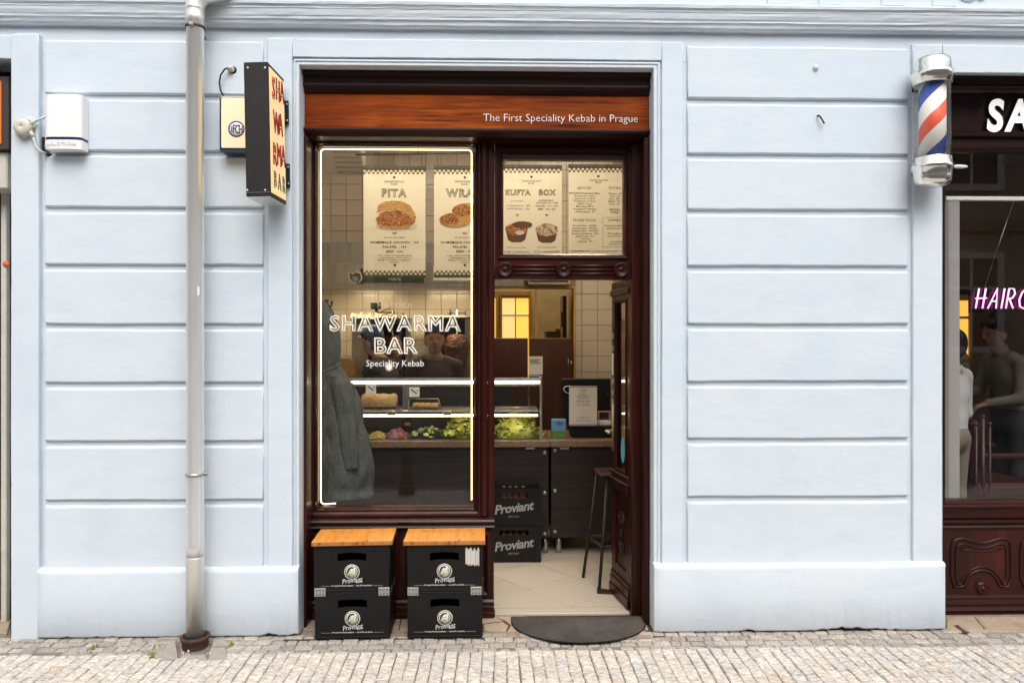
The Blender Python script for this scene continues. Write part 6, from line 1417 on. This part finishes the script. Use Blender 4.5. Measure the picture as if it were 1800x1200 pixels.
# projecting SHAWARMA BAR sign
yf, yk2 = -.265, -.012
sxl, sxr = X(436, yf), X(479, yf); szb, szt = Z(345, yf, 455), Z(109, yf, 455)
base = Vector(((sxl + sxr) / 2, yk2, szb))
sg = thing('projecting_sign', 'black projecting box sign with a glowing cream face and stacked red letters', 'sign', base, rot=(0, R(-1.1), R(-2.5)))
b_ = .008
mb = MB(); mb.box(sxl, sxr, yf, yk2, szb, szt, .003); part('box', mb, 'black_metal', sg)
mb = MB(); mb.box(sxr + .0002, sxr + .003, yf + .016, yk2 - .012, szb + .022, szt - .020); fc = part('lit_face', mb, 'sign_face', sg)
mb = MB(); mb.box(sxl - .003, sxl - .0002, yf + .016, yk2 - .012, szb + .022, szt - .020); part('lit_face', mb, 'sign_face', sg)
xf = sxr + .004
fcx = (yf + yk2) / 2; hh_ = (szt - szb)
LH = .128
for row, (s_, zf, m_) in enumerate((('SHA', .775, 'print_red'), ('WA', .525, 'print_red'), ('RMA', .275, 'print_red'), ('BAR', .085, 'print_olive'))):
    hgt = LH if row < 3 else .098
    for q, ch_ in enumerate(s_):
        n_ = len(s_); yy = yf + .035 + (q + .5) * (yk2 - yf - .05) / 3 + (.035 if n_ == 2 else 0)
        dz = (.012, 0, -.012)[q] if row < 3 else 0
        text(ch_, None, None, 0, 1, m_, fc, loc=(xf, yy, szb + hh_ * zf + dz * -1), rot=(90, 0, 90), k=hgt * .90, outline=.020, bold=.002, xs=.58)
mb = MB(); mb.box(sxl + .004, sxr - .004, yf + .004, yk2 - .004, szb - .003, szb - .0002); part('under_plate', mb, 'zinc', sg)
for px, py in ((443, 119), (474, 120), (438, 334), (470, 335)): part('screw', MB().lathe([(.001, -.003), (.005, -.0028), (.006, .0)], tuple(P(px, py, yf)), 'y', 10), 'bolt_metal', sg)
mb = MB(); mb.box(sxl, sxr, yf - .0025, yf - .0002, szb + .018, szb + .0205); part('seam', mb, 'bolt_metal', sg)
for py in (197, 308):
    z = Z(py, 0, 508); x0 = sxr - .01
    bq = part('bracket', MB().box(x0, X(511, WF), WF - .014, WF - .001, z - .065, z + .065, .002).box(x0 - .0, x0 + .012, yk2 - .02, WF - .0145, z - .06, z + .06), 'black_metal', sg)
    for dz in (-.045, .045): part('bolt', MB().ball((X(509, WF), WF - .016, z + dz), .006, 8, 6), 'bolt_metal', bq)

# barber pole
yb = -.085; xc = X(1639, yb); k = K(yb, 1638); bz = lambda py: Z(py, yb, 1638)
bp = thing('barber_pole', 'chrome barber pole with red, white and blue spiral stripes', 'barber pole', (xc, yb, bz(328)))
part('bottom_cap', MB().lathe([(.002, bz(328)), (18 * k, bz(327.5)), (26 * k, bz(324.5)), (29.5 * k, bz(319)), (30.5 * k, bz(312)), (31 * k, bz(301)), (33 * k, bz(299)), (33.8 * k, bz(295)), (33.2 * k, bz(291)), (31.5 * k, bz(289)), (31.5 * k, bz(285)), (30.5 * k, bz(284)), (30.5 * k, bz(279)), (29 * k, bz(278))], (xc, yb, 0), 'z', 40), 'chrome', bp)
part('top_cap', MB().lathe([(29 * k, bz(150)), (31 * k, bz(149)), (31 * k, bz(145)), (32.5 * k, bz(144)), (33 * k, bz(139)), (34 * k, bz(137)), (34.5 * k, bz(133)), (33.5 * k, bz(129)), (30.5 * k, bz(127)), (30 * k, bz(114)), (28.5 * k, bz(108)), (24.5 * k, bz(104)), (17 * k, bz(102.5)), (.002, bz(102))], (xc, yb, 0), 'z', 40), 'chrome', bp)
mb = MB().lathe([(21.5 * k, bz(279)), (21.5 * k, bz(149))], (xc, yb, 0), 'z', 40)
me = mb.mesh('striped_cylinder', (xc, yb, bz(279))); me.materials.append(MATS['barber_stripe']); o = bpy.data.objects.new('striped_cylinder', me); col.objects.link(o); o.parent = bp; o.location = (0, 0, bz(279) - bz(328))
mb = MB().lathe([(28.5 * k, bz(279.5)), (28.5 * k, bz(148.5))], (xc, yb, 0), 'z', 40); mb.f = mb.f[:-2]; mb.sm = mb.sm[:-2]; part('glass_tube', mb, 'pane', bp)
for py in (143, 295):
    part('arm', MB().box(xc - 8 * k, xc + 8 * k, yb + .05, WF - .001, bz(py + 4), bz(py - 4), .003), 'black_metal', bp)
    part('wall_plate', MB().box(xc - 16 * k, xc + 10 * k, WF - .006, WF - .0005, bz(py + 8), bz(py - 8), .002), 'black_metal', bp)
part('key', MB().ball(P(1687, 293, yb), (.046, .012, .010), 14, 8), 'white_paint', bp)

# ================================================================== CRATE SEATS OUTSIDE
def seat_crate(xa, xb, y0, y1, z0, ch, t, sticker=False):
    pass
def crate(lb, xa, xb, y0, y1, z0, h, rz, top):
    t = thing('drinks_crate', lb, 'crate', ((xa + xb) / 2, y0, z0), 'black crates under the shop window', (0, 0, rz))
    cx = (xa + xb) / 2; hw = .078; hz0, hz1 = z0 + h * .655, z0 + h * .82
    # front wall with a curved hand hole, built as a grid of strips
    mb = MB(); n = 12
    for i in range(n):
        u0, u1 = -1 + 2 * i / n, -1 + 2 * (i + 1) / n; c0, c1 = .006 * (1 - u0 * u0), .006 * (1 - u1 * u1); x0, x1 = cx + hw * u0, cx + hw * u1
        sl_ = lambda u: .006 * u
        V = [(x0, y0, z0), (x1, y0, z0), (x1 - .0, y0, hz0 + c1), (x0, y0, hz0 + c0), (x0, y0, hz1 + c0), (x1, y0, hz1 + c1), (x1, y0, z0 + h), (x0, y0, z0 + h)]
        V += [(a, y0 + .014, c_) for a, b, c_ in V]
        mb.add(V, [(0, 1, 2, 3), (4, 5, 6, 7), (2, 10, 11, 3), (4, 12, 13, 5), (9, 8, 11, 10), (13, 12, 15, 14)])
    for x0, x1 in ((xa + .006, cx - hw), (cx + hw, xb - .006)): mb.box(x0, x1, y0, y0 + .014, z0, z0 + h)
    part('front_wall', mb, 'black_plastic', t)
    part('lip', MB().tube([(cx - hw + 2 * hw * i / 10, y0 + .002, hz0 + .006 * (1 - (i / 5 - 1) ** 2) - .002) for i in range(11)], .0028, 6), 'black_plastic', t)
    for xx in (xa, xb): part('corner_post', MB().lathe([(.010, z0), (.010, z0 + h)], (xx + (.010 if xx == xa else -.010), y0 + .010, 0), 'z', 12), 'black_plastic', t)
    mb = MB(); mb.box(xa + .001, xa + .013, y0 + .018, y1, z0 + .002, z0 + h - .002, .003); part('side_wall', mb, 'black_plastic', t)
    mb = MB(); mb.box(xb - .013, xb - .001, y0 + .018, y1, z0 + .002, z0 + h - .002, .003); part('side_wall', mb, 'black_plastic', t)
    mb = MB(); mb.box(xa + .0135, xb - .0135, y1 - .013, y1, z0 + .002, z0 + h - .002); mb.box(xa + .0135, xb - .0135, y0 + .015, y1 - .0135, z0 + .002, z0 + .012); part('inner_shell', mb, 'black_hole', t)
    part('rim', MB().box(xa - .001, xb + .001, y0 - .003, y0 + .004, z0 + .006, z0 + .012, .001), 'black_plastic', t)
    part('rim', MB().box(xa + .07, xb - .07, y0 - .002, y0 + .004, z0 + h - .008, z0 + h - .003, .001), 'black_plastic', t)
    # printed emblem: ring, cream portrait disc, script word, small line
    yq = y0 - .001; ec = Vector((cx, yq, z0 + h * .43)); k = K(y0, 620)
    em = part('emblem', ringm(ec, 12.0 * k, 13.4 * k, -.0006, .0008, 32), 'print_cream', t)
    part('portrait_disc', MB().lathe([(.0005, -.0006), (10.4 * k, -.0006), (10.4 * k, .0008)], tuple(ec + Vector((-.001, 0, .001))), 'y', 28), 'print_cream', em)
    def blob(pts_, m): part('portrait_print', MB().prism([(ec.x + a * k, ec.z + b * k) for a, b in pts_], yq - .0016, yq - .0008), m, em)
    blob([(-9, -1), (-8, 4), (-5, 8), (0, 9.5), (4, 8), (3, 6), (-1, 6.5), (-4, 4), (-6, 0), (-7.5, -4)], 'print_black')
    blob([(5, 6), (8.5, 5), (9.5, 0), (7, -6), (6, -2)], 'print_grey'); blob([(-4, 1.6), (-2, 2), (-2.3, .8), (-4, .7)], 'print_black'); blob([(0.6, 1.8), (2.6, 1.8), (2.5, .7), (.7, .8)], 'print_black'); blob([(-2.2, -3.4), (.6, -3.2), (-.6, -4.6)], 'print_black'); blob([(-6, -5), (-3.5, -7), (-4, -9), (-6.5, -7)], 'print_black')
    text('Proviant', None, None, 0, 8.2, 'print_white', em, loc=(cx + .002, yq - .0022, z0 + h * .43 - 18.2 * k), rot=(90, -7, 0), shear=.2, bold=.006, space=1.02, xs=.9, k=k, extrude=.0004)
    text('Berlin', None, None, 0, 3.2, 'print_white', em, loc=(cx + 13 * k, yq - .0022, z0 + h * .43 - 18.6 * k), rot=(90, -7, 0), shear=.12, bold=.02, k=k, extrude=.0003, res=1)
    text('Proviant Fruchtmanufaktur  -  seit 2009 aus Berlin', None, None, 0, 2.5, 'print_white', t, loc=(cx, yq - .0004, z0 + h * .125), bold=.02, k=k, extrude=.0003, res=1)
    for a in (-1, 1):
        for q in range(12): pass
        part('dash_line', MB().box(cx + a * 45 * k - 9 * k, cx + a * 45 * k + 9 * k, yq - .0004, yq + .0003, z0 + h * .128, z0 + h * .128 + .0015), 'print_grey', t)
    return t
GZ = 0.003
for i, (pa, pb, rz, nm) in enumerate(((553, 686, R(1.2), 'left'), (716, 848, R(.6), 'right'))):
    y0 = -.035; y1 = .235; xa, xb = X(pa, y0), X(pb, y0); h = .2515
    z0 = GZ
    lower = crate(f'lower black crate of the {nm} stack under the shop window', xa, xb, y0, y1, z0, h, rz, False)
    upper = crate(f'upper black crate of the {nm} stack' + (' with a torn white label at its corner' if i else ' just under a pine board'), xa - .003, xb - .003, y0, y1, z0 + h + .001, h, rz, True)
    for px in (0, 1):
        x0 = xa + .001 if px == 0 else xb - .064
        br_ = part('joining_plate', MB().box(x0, x0 + .060, y0 - .006, y0 - .0035, z0 + h - .020, z0 + h + .024, .001), 'bolt_metal', upper)
        for q in range(3):
            for dz in (-.012, .012): part('plate_screw', MB().lathe([(.0005, -.001), (.0036, -.0008), (.0036, .001)], (x0 + .012 + q * .018, y0 - .0065, z0 + h + .002 + dz), 'y', 8), 'print_black', br_)
        part('side_plate', MB().box(xb + .0005, xb + .003, y0 + .02 + px * .12, y0 + .075 + px * .12, z0 + h - .018, z0 + h + .022, .001), 'bolt_metal', upper)
    if i == 1:
        r = random.Random(5)
        for q in range(22):
            x = xb - .092 + q * .0034; mb = MB().box(x, x + (.0030 if r.random() > .2 else .0022), y0 - .0015, y0 - .0004, z0 + 2 * h - .112 + r.uniform(0, .010) - q * .0004, z0 + 2 * h - .020 - r.uniform(0, .012) * (q > 9) + .006 * math.sin(q), .0002)
            o = part('label_shred', mb, 'paper', upper)
    # pine board laid on top
    bx0, bx1 = X((548, 709)[i], y0 - .012), X((689, 853)[i], y0 - .012); zb_ = z0 + 2 * h + .0025
    bd = thing('seat_board', ('left', 'right')[i] + ' varnished knotty pine board on top of the crates', 'board', ((bx0 + bx1) / 2, y0, zb_), 'pine boards on the crate stacks', (0, 0, rz + R((1.6, .3)[i])))
    ncol = 6
    for q in range(ncol):
        x0 = bx0 + (bx1 - bx0) * q / ncol; x1 = bx0 + (bx1 - bx0) * (q + 1) / ncol - .0004
        part('stave', MB().box(x0, x1, y0 - .014, y1 - .01, zb_ + .0005, zb_ + .0235, .0012), 'pine', bd)
    rk = random.Random(30 + i)
    for q in range(6):
        kx_ = bx0 + (bx1 - bx0) * (.10 + .8 * (q + rk.uniform(.1, .9)) / 6); ky_ = y0 + rk.uniform(.02, .22); ra, rb_ = rk.uniform(.007, .016), rk.uniform(.004, .008)
        part('knot', MB().prismz([(kx_ + ra * math.cos(R(a_)) * (1 + .2 * rk.uniform(-1, 1)), ky_ + rb_ * math.sin(R(a_)) * (1 + .2 * rk.uniform(-1, 1))) for a_ in range(0, 360, 30)], zb_ + .0230, zb_ + .0238), 'pine_end', bd)
    part('end_grain', MB().box(bx0 + .001, bx1 - .001, y0 - .0152, y0 - .0143, zb_ + .002, zb_ + .022), 'pine_end', bd)

# half-round doormat
c0 = G(1015, 1086); a = G(898, 1088); b = G(1132, 1088)
pts = [(a[0], a[1] + .02), (b[0], a[1] + .02)]; mx = (a[0] + b[0]) / 2; rx = (b[0] - a[0]) / 2; fy = G(1015, 1130)[1]; dd = (a[1] + .01) - fy
outl = [(mx - rx, a[1] + .012)] + [(mx - rx * .45, a[1] + .018), (mx - .28 * rx, a[1] + .012), (mx + rx, a[1] + .012)]
for i in range(1, 30):
    th_ = math.pi * i / 30; outl.append((mx + rx * math.cos(th_) * 1.0, a[1] - dd * (math.sin(th_) ** .80)))
dm = thing('doormat', 'half-round black rubber doormat on the step in front of the open door', 'doormat', (mx, a[1], .003))
part('rubber', MB().prismz(outl[::-1], .0032, .0085), 'mat_rubber', dm)
part('border', MB().tube([(x, y, .0075) for x, y in outl[3:] + outl[:1]], .0032, 6, closed=True), 'black_plastic', dm)

# ================================================================== NEIGHBOUR AT THE FAR LEFT
t = thing('neighbour_shopfront', 'dark shopfront slice at the far left edge', 'shopfront', (X(0, .3), .3, 0))
part('dark_frame', MB().box(X(-200, .3), X(17, .3), .30, .34, .0, Z(118, .3, 5)), 'print_black', t)
part('metal_post', MB().box(X(3, .26), X(13, .26), .25, .285, .0, Z(335, .26, 8), .004), 'grey_plastic', t)
part('dark_pane', MB().box(X(-190, .27), X(2, .27), .272, .28, .25, Z(340, .26, 8)), 'pane_dark', t)
part('round_sticker', MB().lathe([(.001, -.002), (.018, -.002), (.018, .0)], (X(11, .25), .249, Z(464, .25, 10)), 'y', 16), 'carrot', t)
t = thing('orange_sign', 'orange lit sign in a worn brown frame at the far left edge', 'sign', (X(0, .12), .12, Z(262, .12, 5)))
part('frame', MB().box(X(-180, .10), X(15, .10), .10, .24, Z(263, .10, 5), Z(134, .10, 5), .004), 'barber_dark', t)
part('face', MB().box(X(-170, .10), X(3, .10), .094, .0995, Z(253, .10, 5), Z(143, .10, 5)), 'orange_face', t)
t = thing('shutter_box', 'grey roller shutter box below the orange sign', 'shutter box', (X(0, .12), .12, Z(332, .12, 5)))
part('box', MB().box(X(-180, .13), X(12, .13), .13, .27, Z(332, .13, 5), Z(266, .13, 5), .008), 'grey_plastic', t)

# ================================================================== BARBER SHOP AT THE RIGHT
YBs = .27
bs = thing('barber_shopfront', 'dark red carved timber barber shopfront at the right edge', 'shopfront', (X(1660, YBs), YBs, 0))
bX = lambda px, Y=YBs: X(px, Y)
bZ = lambda py, Y=YBs: Z(py, Y, 1730)
xe = X(2350, YBs)
prof = [(YBs + .06, bZ(139)), (YBs - .05, bZ(139)), (YBs - .05, bZ(144)), (YBs - .03, bZ(147)), (YBs - .03, bZ(152)), (YBs - .035, bZ(155)), (YBs - .012, bZ(160)), (YBs + .0, bZ(164)), (YBs + .06, bZ(164))]
part('head_moulding', MB().exx(prof, xRe + .006, xe), 'wood_dark_h', bs)
part('fascia_board', MB().box(xRe + .006, xe, YBs + .006, YBs + .06, bZ(232), bZ(164.2)), 'wood_dark_h', bs)
prof = [(YBs + .06, bZ(232.2)), (YBs - .02, bZ(232.2)), (YBs - .03, bZ(236)), (YBs - .02, bZ(241)), (YBs + .004, bZ(244)), (YBs + .004, bZ(252)), (YBs - .012, bZ(255)), (YBs - .012, bZ(260)), (YBs + .02, bZ(266)), (YBs + .06, bZ(266))]
part('head_moulding', MB().exx(prof, xRe + .006, xe), 'wood_dark_h', bs)
for ch_, px in (('S', 1734), ('A', 1769)):
    text(ch_, px, 229, YBs - .014, 55, 'print_black', bs, 'letter_case', 'LEFT', extrude=.014, bold=.034, xs=.80, shear=.12, res=5)
    text(ch_, px, 229, YBs - .0305, 55, 'sign_white', bs, 'sign_letter', 'LEFT', extrude=.001, bold=.034, xs=.80, shear=.12, res=5)
part('stile', MB().box(xRe + .006, bX(1661.5), YBs + .0, YBs + .08, .2, bZ(266.2), .002), 'wood_dark_h', bs)
mb = MB(); mb.box(bX(1661.7), xe, .306, .312, bZ(884), bZ(264)); bpane = part('window_pane', mb, 'pane', bs)
prof = [(YBs + .09, bZ(880)), (YBs + .02, bZ(880)), (YBs - .0, bZ(884)), (YBs - .0, bZ(886)), (YBs - .02, bZ(888)), (YBs - .02, bZ(891)), (YBs - .006, bZ(893)), (YBs - .006, bZ(902)), (YBs - .028, bZ(904)), (YBs - .028, bZ(907)), (YBs - .01, bZ(911)), (YBs - .02, bZ(914)), (YBs - .02, bZ(917)), (YBs - .004, bZ(922)), (YBs - .012, bZ(925)), (YBs + .002, bZ(931)), (YBs + .09, bZ(931))]
part('sill', MB().exx(prof, xRe + .006, xe), 'wood_red_h', bs)
part('apron', MB().box(xRe + .006, xe, YBs + .006, YBs + .09, .0, bZ(931.2)), 'wood_red', bs)
prof = [(YBs + .09, .003), (YBs - .022, .003), (YBs - .022, bZ(1078)), (YBs - .010, bZ(1075)), (YBs - .016, bZ(1071)), (YBs - .006, bZ(1065)), (YBs - .010, bZ(1060)), (YBs + .0, bZ(1053)), (YBs - .004, bZ(1050)), (YBs + .004, bZ(1045)), (YBs + .09, bZ(1045))]
part('base_rail', MB().exx(prof, xRe + .006, xe), 'wood_red_h', bs)
def zc2(pts_, off=0): return [P(1560 + a / 3.53 + off, 860 + b / 3.53, YBs + .005) for a, b in pts_]
def smooth(pts_, n=3):
    for _ in range(n):
        out_ = []
        for i in range(len(pts_)): a, b = pts_[i], pts_[(i + 1) % len(pts_)]; out_ += [(a[0] * .75 + b[0] * .25, a[1] * .75 + b[1] * .25), (a[0] * .25 + b[0] * .75, a[1] * .25 + b[1] * .75)]
        pts_ = out_
    return pts_
outer = [(395, 602), (395, 360), (405, 325), (430, 308), (465, 303), (500, 310), (540, 325), (585, 332), (630, 325), (670, 310), (705, 303), (740, 308), (760, 325), (768, 360), (768, 602), (695, 602), (690, 580), (672, 545), (640, 512), (585, 497), (530, 512), (498, 545), (480, 580), (475, 602)]
inner = [(425, 588), (425, 365), (440, 345), (465, 335), (500, 342), (540, 357), (585, 365), (630, 357), (670, 342), (705, 335), (728, 345), (738, 365), (738, 588), (715, 588), (705, 560), (680, 525), (640, 490), (585, 476), (530, 490), (490, 525), (465, 560), (455, 588)]
for off in (0, 122):
    part('panel_moulding', MB().tube(zc2(smooth(outer, 1), off), .009, 8, closed=True), 'wood_red_h', bs)
    part('panel_moulding', MB().tube(zc2(smooth(inner, 1), off), .006, 8, closed=True), 'wood_red_h', bs)
    part('panel_moulding', MB().tube(zc2([(455, 372), (510, 378), (580, 385), (650, 378), (710, 366)], off), .005, 6), 'wood_red_h', bs)
    cc = P(1560 + 587 / 3.53 + off, 860 + 610 / 3.53, YBs)
    part('rosette', MB().lathe([(.001, -.018), (.006, -.018), (.010, -.010), (.020, -.008), (.026, -.014), (.032, -.012), (.034, .010)], tuple(cc), 'y', 28), 'wood_red', bs)
part('stain', MB().prism([(0, 0)] * 3, 0, 0) if False else MB().prismz([G(a, b) for a, b in ((1676, 1100), (1684, 1098), (1690, 1104), (1700, 1110), (1706, 1112), (1696, 1113), (1688, 1108))], .0025, .0032), 'rust_iron', step)
# interior of the barber shop
BX0, BX1 = xRe - .25, 5.2
BZc = 3.4; BYb = 3.3
mb = MB(); mb.box(BX0, BX1, .36, BYb, -.1, .10); struct('barber_floor', mb, 'barber_dark')
mb = MB(); mb.box(BX0, BX1, .36, BYb, BZc, BZc + .1); struct('barber_ceiling', mb, 'barber_wall')
mb = MB(); mb.box(BX0, BX1, BYb, BYb + .1, 0, BZc); struct('barber_wall_back', mb, 'barber_wall')
mb = MB(); mb.box(BX0 - .1, BX0, .345, BYb, 0, BZc); mb.box(BX1, BX1 + .1, .345, BYb, 0, BZc); struct('barber_wall_side', mb, 'barber_wall')
l = thing('fill_lamp', 'added warm fill lamp, unseen, inside the barber shop', 'lamp', (3.6, 1.9, BZc)); part('housing', MB().box(3.4, 3.8, 1.7, 2.1, BZc - .05, BZc - .001, .005), 'white_plastic', l); part('diffuser', MB().box(3.42, 3.78, 1.72, 2.08, BZc - .057, BZc - .0505), 'barber_fill', l)  # added out of sight to brighten the barber interior
# vertical blind behind the pane
vb = thing('vertical_blind', 'white vertical blind drawn to the left edge of the barber window', 'blind', (bX(1672, .40), .40, bZ(885, .4)))
part('head_rail', MB().box(bX(1661, .40), xe, .385, .415, bZ(353, .4), bZ(346, .4), .003), 'white_plastic', vb)
for i in range(6):
    a = bX(1661.5 + i * 3.7, .40); mb = MB(); ya_, yb2 = .372, .440
    ya_, yb2, w_ = .420, .384, .0135; mb.add([(a, ya_, bZ(882, .4)), (a, ya_ + .002, bZ(882, .4)), (a + w_, yb2 + .002, bZ(882, .4)), (a + w_, yb2, bZ(882, .4)), (a, ya_, bZ(354, .4)), (a, ya_ + .002, bZ(354, .4)), (a + w_, yb2 + .002, bZ(354, .4)), (a + w_, yb2, bZ(354, .4))], [(0, 1, 2, 3), (7, 6, 5, 4), (0, 4, 5, 1), (1, 5, 6, 2), (2, 6, 7, 3), (3, 7, 4, 0)])
    part('slat', mb, 'blind', vb)
    part('slat_hook', MB().tube([(a + .006, .405, bZ(361, .4)), (a + .006, .405, bZ(353, .4))], .004, 5), 'white_plastic', vb)
# neon word
yn = .50
nn = thing('neon_sign', 'pink neon hair sign hanging in the barber window', 'neon sign', (X(1755, yn), yn, Z(549, yn, 1755)))
part('backing', MB().box(X(1708, yn), X(1860, yn), yn + .03, yn + .034, Z(549, yn, 1755), Z(503, yn, 1755)), 'neon_glow_back', nn)
part('wire', MB().tube([P(1731, 505, yn), P(1752, 440, yn), P(1783, 352, yn - .04)], .0012, 5), 'bolt_metal', nn)
def neon(letter, ox, w_, strokes):
    mb_ = MB()
    for s_ in strokes: mb_.tube([P(1713 + ox + a * w_ + (1 - b) * -0 + b * 6, 542 - b * 35, yn + .012) for a, b in s_], .0048, 6)
    part('neon_' + 'letter', mb_, 'neon', nn)
neon('H', 2, 17, [[(0, 0), (0, 1)], [(.7, 0), (.7, 1)], [(-.2, .5), (.95, .52)]])
neon('A', 25, 17, [[(-.1, 0), (.55, 1), (.75, 0)], [(.1, .35), (.7, .37)]])
neon('I', 47, 4, [[(0, 0), (0, 1)]])
neon('R', 55, 17, [[(0, 0), (0, 1), (.5, .98), (.7, .75), (.5, .52), (0, .48)], [(.2, .48), (.75, 0)]])
neon('C', 76, 20, [[(.8, .9), (.5, 1), (.15, .8), (0, .45), (.15, .1), (.5, 0), (.8, .1)]])
# lit yellow door pane, oval sign and people at the back
yo = BYb - .06
t = thing('lit_doorway', 'tall yellow lit pane at the back of the barber shop', 'window', (X(1694, yo), yo, Z(625, yo, 1694)))
part('pane', MB().box(X(1681, yo), X(1705, yo), yo + .02, yo + .03, Z(640, yo, 1694), Z(528, yo, 1694)), 'yellow_day', t)
mb = MB().frame([(X(1676, yo), X(1709, yo), Z(760, yo, 1694), Z(518, yo, 1694), yo + .055), (X(1676, yo), X(1709, yo), Z(760, yo, 1694), Z(518, yo, 1694), yo), (X(1682, yo), X(1704, yo), Z(750, yo, 1694), Z(528, yo, 1694), yo), (X(1682, yo), X(1704, yo), Z(750, yo, 1694), Z(528, yo, 1694), yo + .03)]); part('frame', mb, 'yellow_frame', t)
part('crossbar', MB().box(X(1682, yo), X(1704, yo), yo + .005, yo + .018, Z(560, yo, 1694), Z(556, yo, 1694)), 'yellow_frame', t)
t = thing('brown_door', 'plain brown inner door behind the neon sign', 'door', (X(1725, yo), yo, .1))
part('leaf', MB().box(X(1711, yo), X(1742, yo), yo + .01, yo + .05, .1, Z(500, yo, 1725), .004), 'barber_wall', t); part('handle', MB().tube([P(1713, 668, yo + .01), P(1713, 668, yo - .03), P(1719, 668, yo - .03)], .008, 6), 'steel', t); part('frame', MB().box(X(1676, yo), X(1760, yo), yo + .0, yo + .055, Z(517, yo, 1720), Z(508, yo, 1720)).box(X(1743, yo), X(1746, yo), yo, yo + .055, .1, Z(517.5, yo, 1720)), 'barber_dark', t)
ys2 = BYb - .25
t = thing('oval_sign', 'oval cream sign with a bearded portrait behind the blind', 'sign', (X(1690, ys2), ys2, Z(690, ys2, 1690)))
part('rim', MB().prism([(P(1690 + 17 * math.cos(R(a)), 648 + 33 * math.sin(R(a)), ys2).x, P(1690 + 17 * math.cos(R(a)), 648 + 33 * math.sin(R(a)), ys2).z) for a in range(0, 360, 12)], ys2, ys2 + .03), 'print_black', t)
part('face', MB().prism([(P(1690 + 15 * math.cos(R(a)), 648 + 30.5 * math.sin(R(a)), ys2).x, P(1690 + 15 * math.cos(R(a)), 648 + 30.5 * math.sin(R(a)), ys2).z) for a in range(0, 360, 12)], ys2 - .004, ys2 - .001), 'print_cream', t)
for c_, r_ in (((1691, 648), (7, 6)), ((1692, 660), (6, 9)), ((1684, 668), (4, 3))): part('portrait_print', MB().prism([(P(c_[0] + r_[0] * math.cos(R(a)), c_[1] + r_[1] * math.sin(R(a)), ys2).x, P(c_[0] + r_[0] * math.cos(R(a)), c_[1] + r_[1] * math.sin(R(a)), ys2).z) for a in range(0, 360, 24)], ys2 - .006, ys2 - .0045), 'print_black', t)
text('RAN', 1695, 638, ys2 - .006, 8, 'print_black', t, extrude=.0004, xs=.8)
py_ = 1.75
t = person((X(1778, py_), py_, .10), R(-88), 'barber with short dark hair in a tan shirt, seen in profile looking down', dict(top=(.13, .115, .085), skin=(.24, .14, .10), legs=(.03, .03, .035)), (((-.24, -.10, 1.14), (-.16, -.34, 1.16), (.2, -1, .05), (0, 0, -1)), ((.24, -.08, 1.12), (.16, -.30, 1.08), (-.2, -1, -.3), (0, 0, -1))), head_tilt=(0, -.05), scale=.955, lean=.12)
py2 = .95
t = person((X(1671, py2), py2, .10), R(-150), 'person in a pale grey sweatshirt and beige trousers half hidden by the blind', dict(top=(.50, .50, .50), legs=(.28, .24, .19), skin=(.36, .22, .15)), (((-.25, -.02, 1.12), (-.24, -.18, .93), (0, -.8, -.5), (0, 0, -1)), ((.27, .02, 1.13), (.25, -.14, .92), (0, -.8, -.5), (-1, 0, 0))), scale=.90)
# barber chair
yc_ = 1.35; xc_ = X(1735, yc_)
t = thing('barber_chair', 'dark maroon barber chair in front of the barber', 'chair', (xc_, yc_, .10))
part('base', MB().lathe([(.28, 0), (.28, .02), (.06, .06), (.05, .40)], (xc_, yc_, .10), 'z', 24), 'chrome', t)
part('seat', MB().box(xc_ - .25, xc_ + .25, yc_ - .25, yc_ + .25, .50, .60, .03), 'maroon', t)
part('backrest', MB().box(xc_ - .25, xc_ - .18, yc_ - .22, yc_ + .22, .60, 1.05, .03), 'maroon', t)
for s_ in (-1, 1):
    part('armrest', MB().box(xc_ - .22, xc_ + .24, yc_ + s_ * .27 - .03, yc_ + s_ * .27 + .03, .78, .82, .01), 'maroon', t)
    part('arm_post', MB().tube([(xc_ + .2, yc_ + s_ * .27, .60), (xc_ + .2, yc_ + s_ * .27, .78)], .014, 8), 'chrome', t)
for i, a in enumerate((1716, 1728, 1740)):
    y = .75; o = thing('stand_post', ('left', 'middle', 'right')[i] + ' dark red post with a ball top behind the barber window', 'post', (X(a, y), y, .10), 'dark red posts in the barber window'); zt2 = Z((748, 735, 748)[i], y, a)
    part('shaft', MB().tube([(X(a, y), y, .10), (X(a, y), y, zt2)], .012 if i == 1 else .008, 8), 'maroon', o); part('ball', MB().ball((X(a, y), y, zt2 + .012), .014, 10, 8), 'maroon', o)
# white scooter mirrored / standing by the barber window is left to the street side
flush_text()
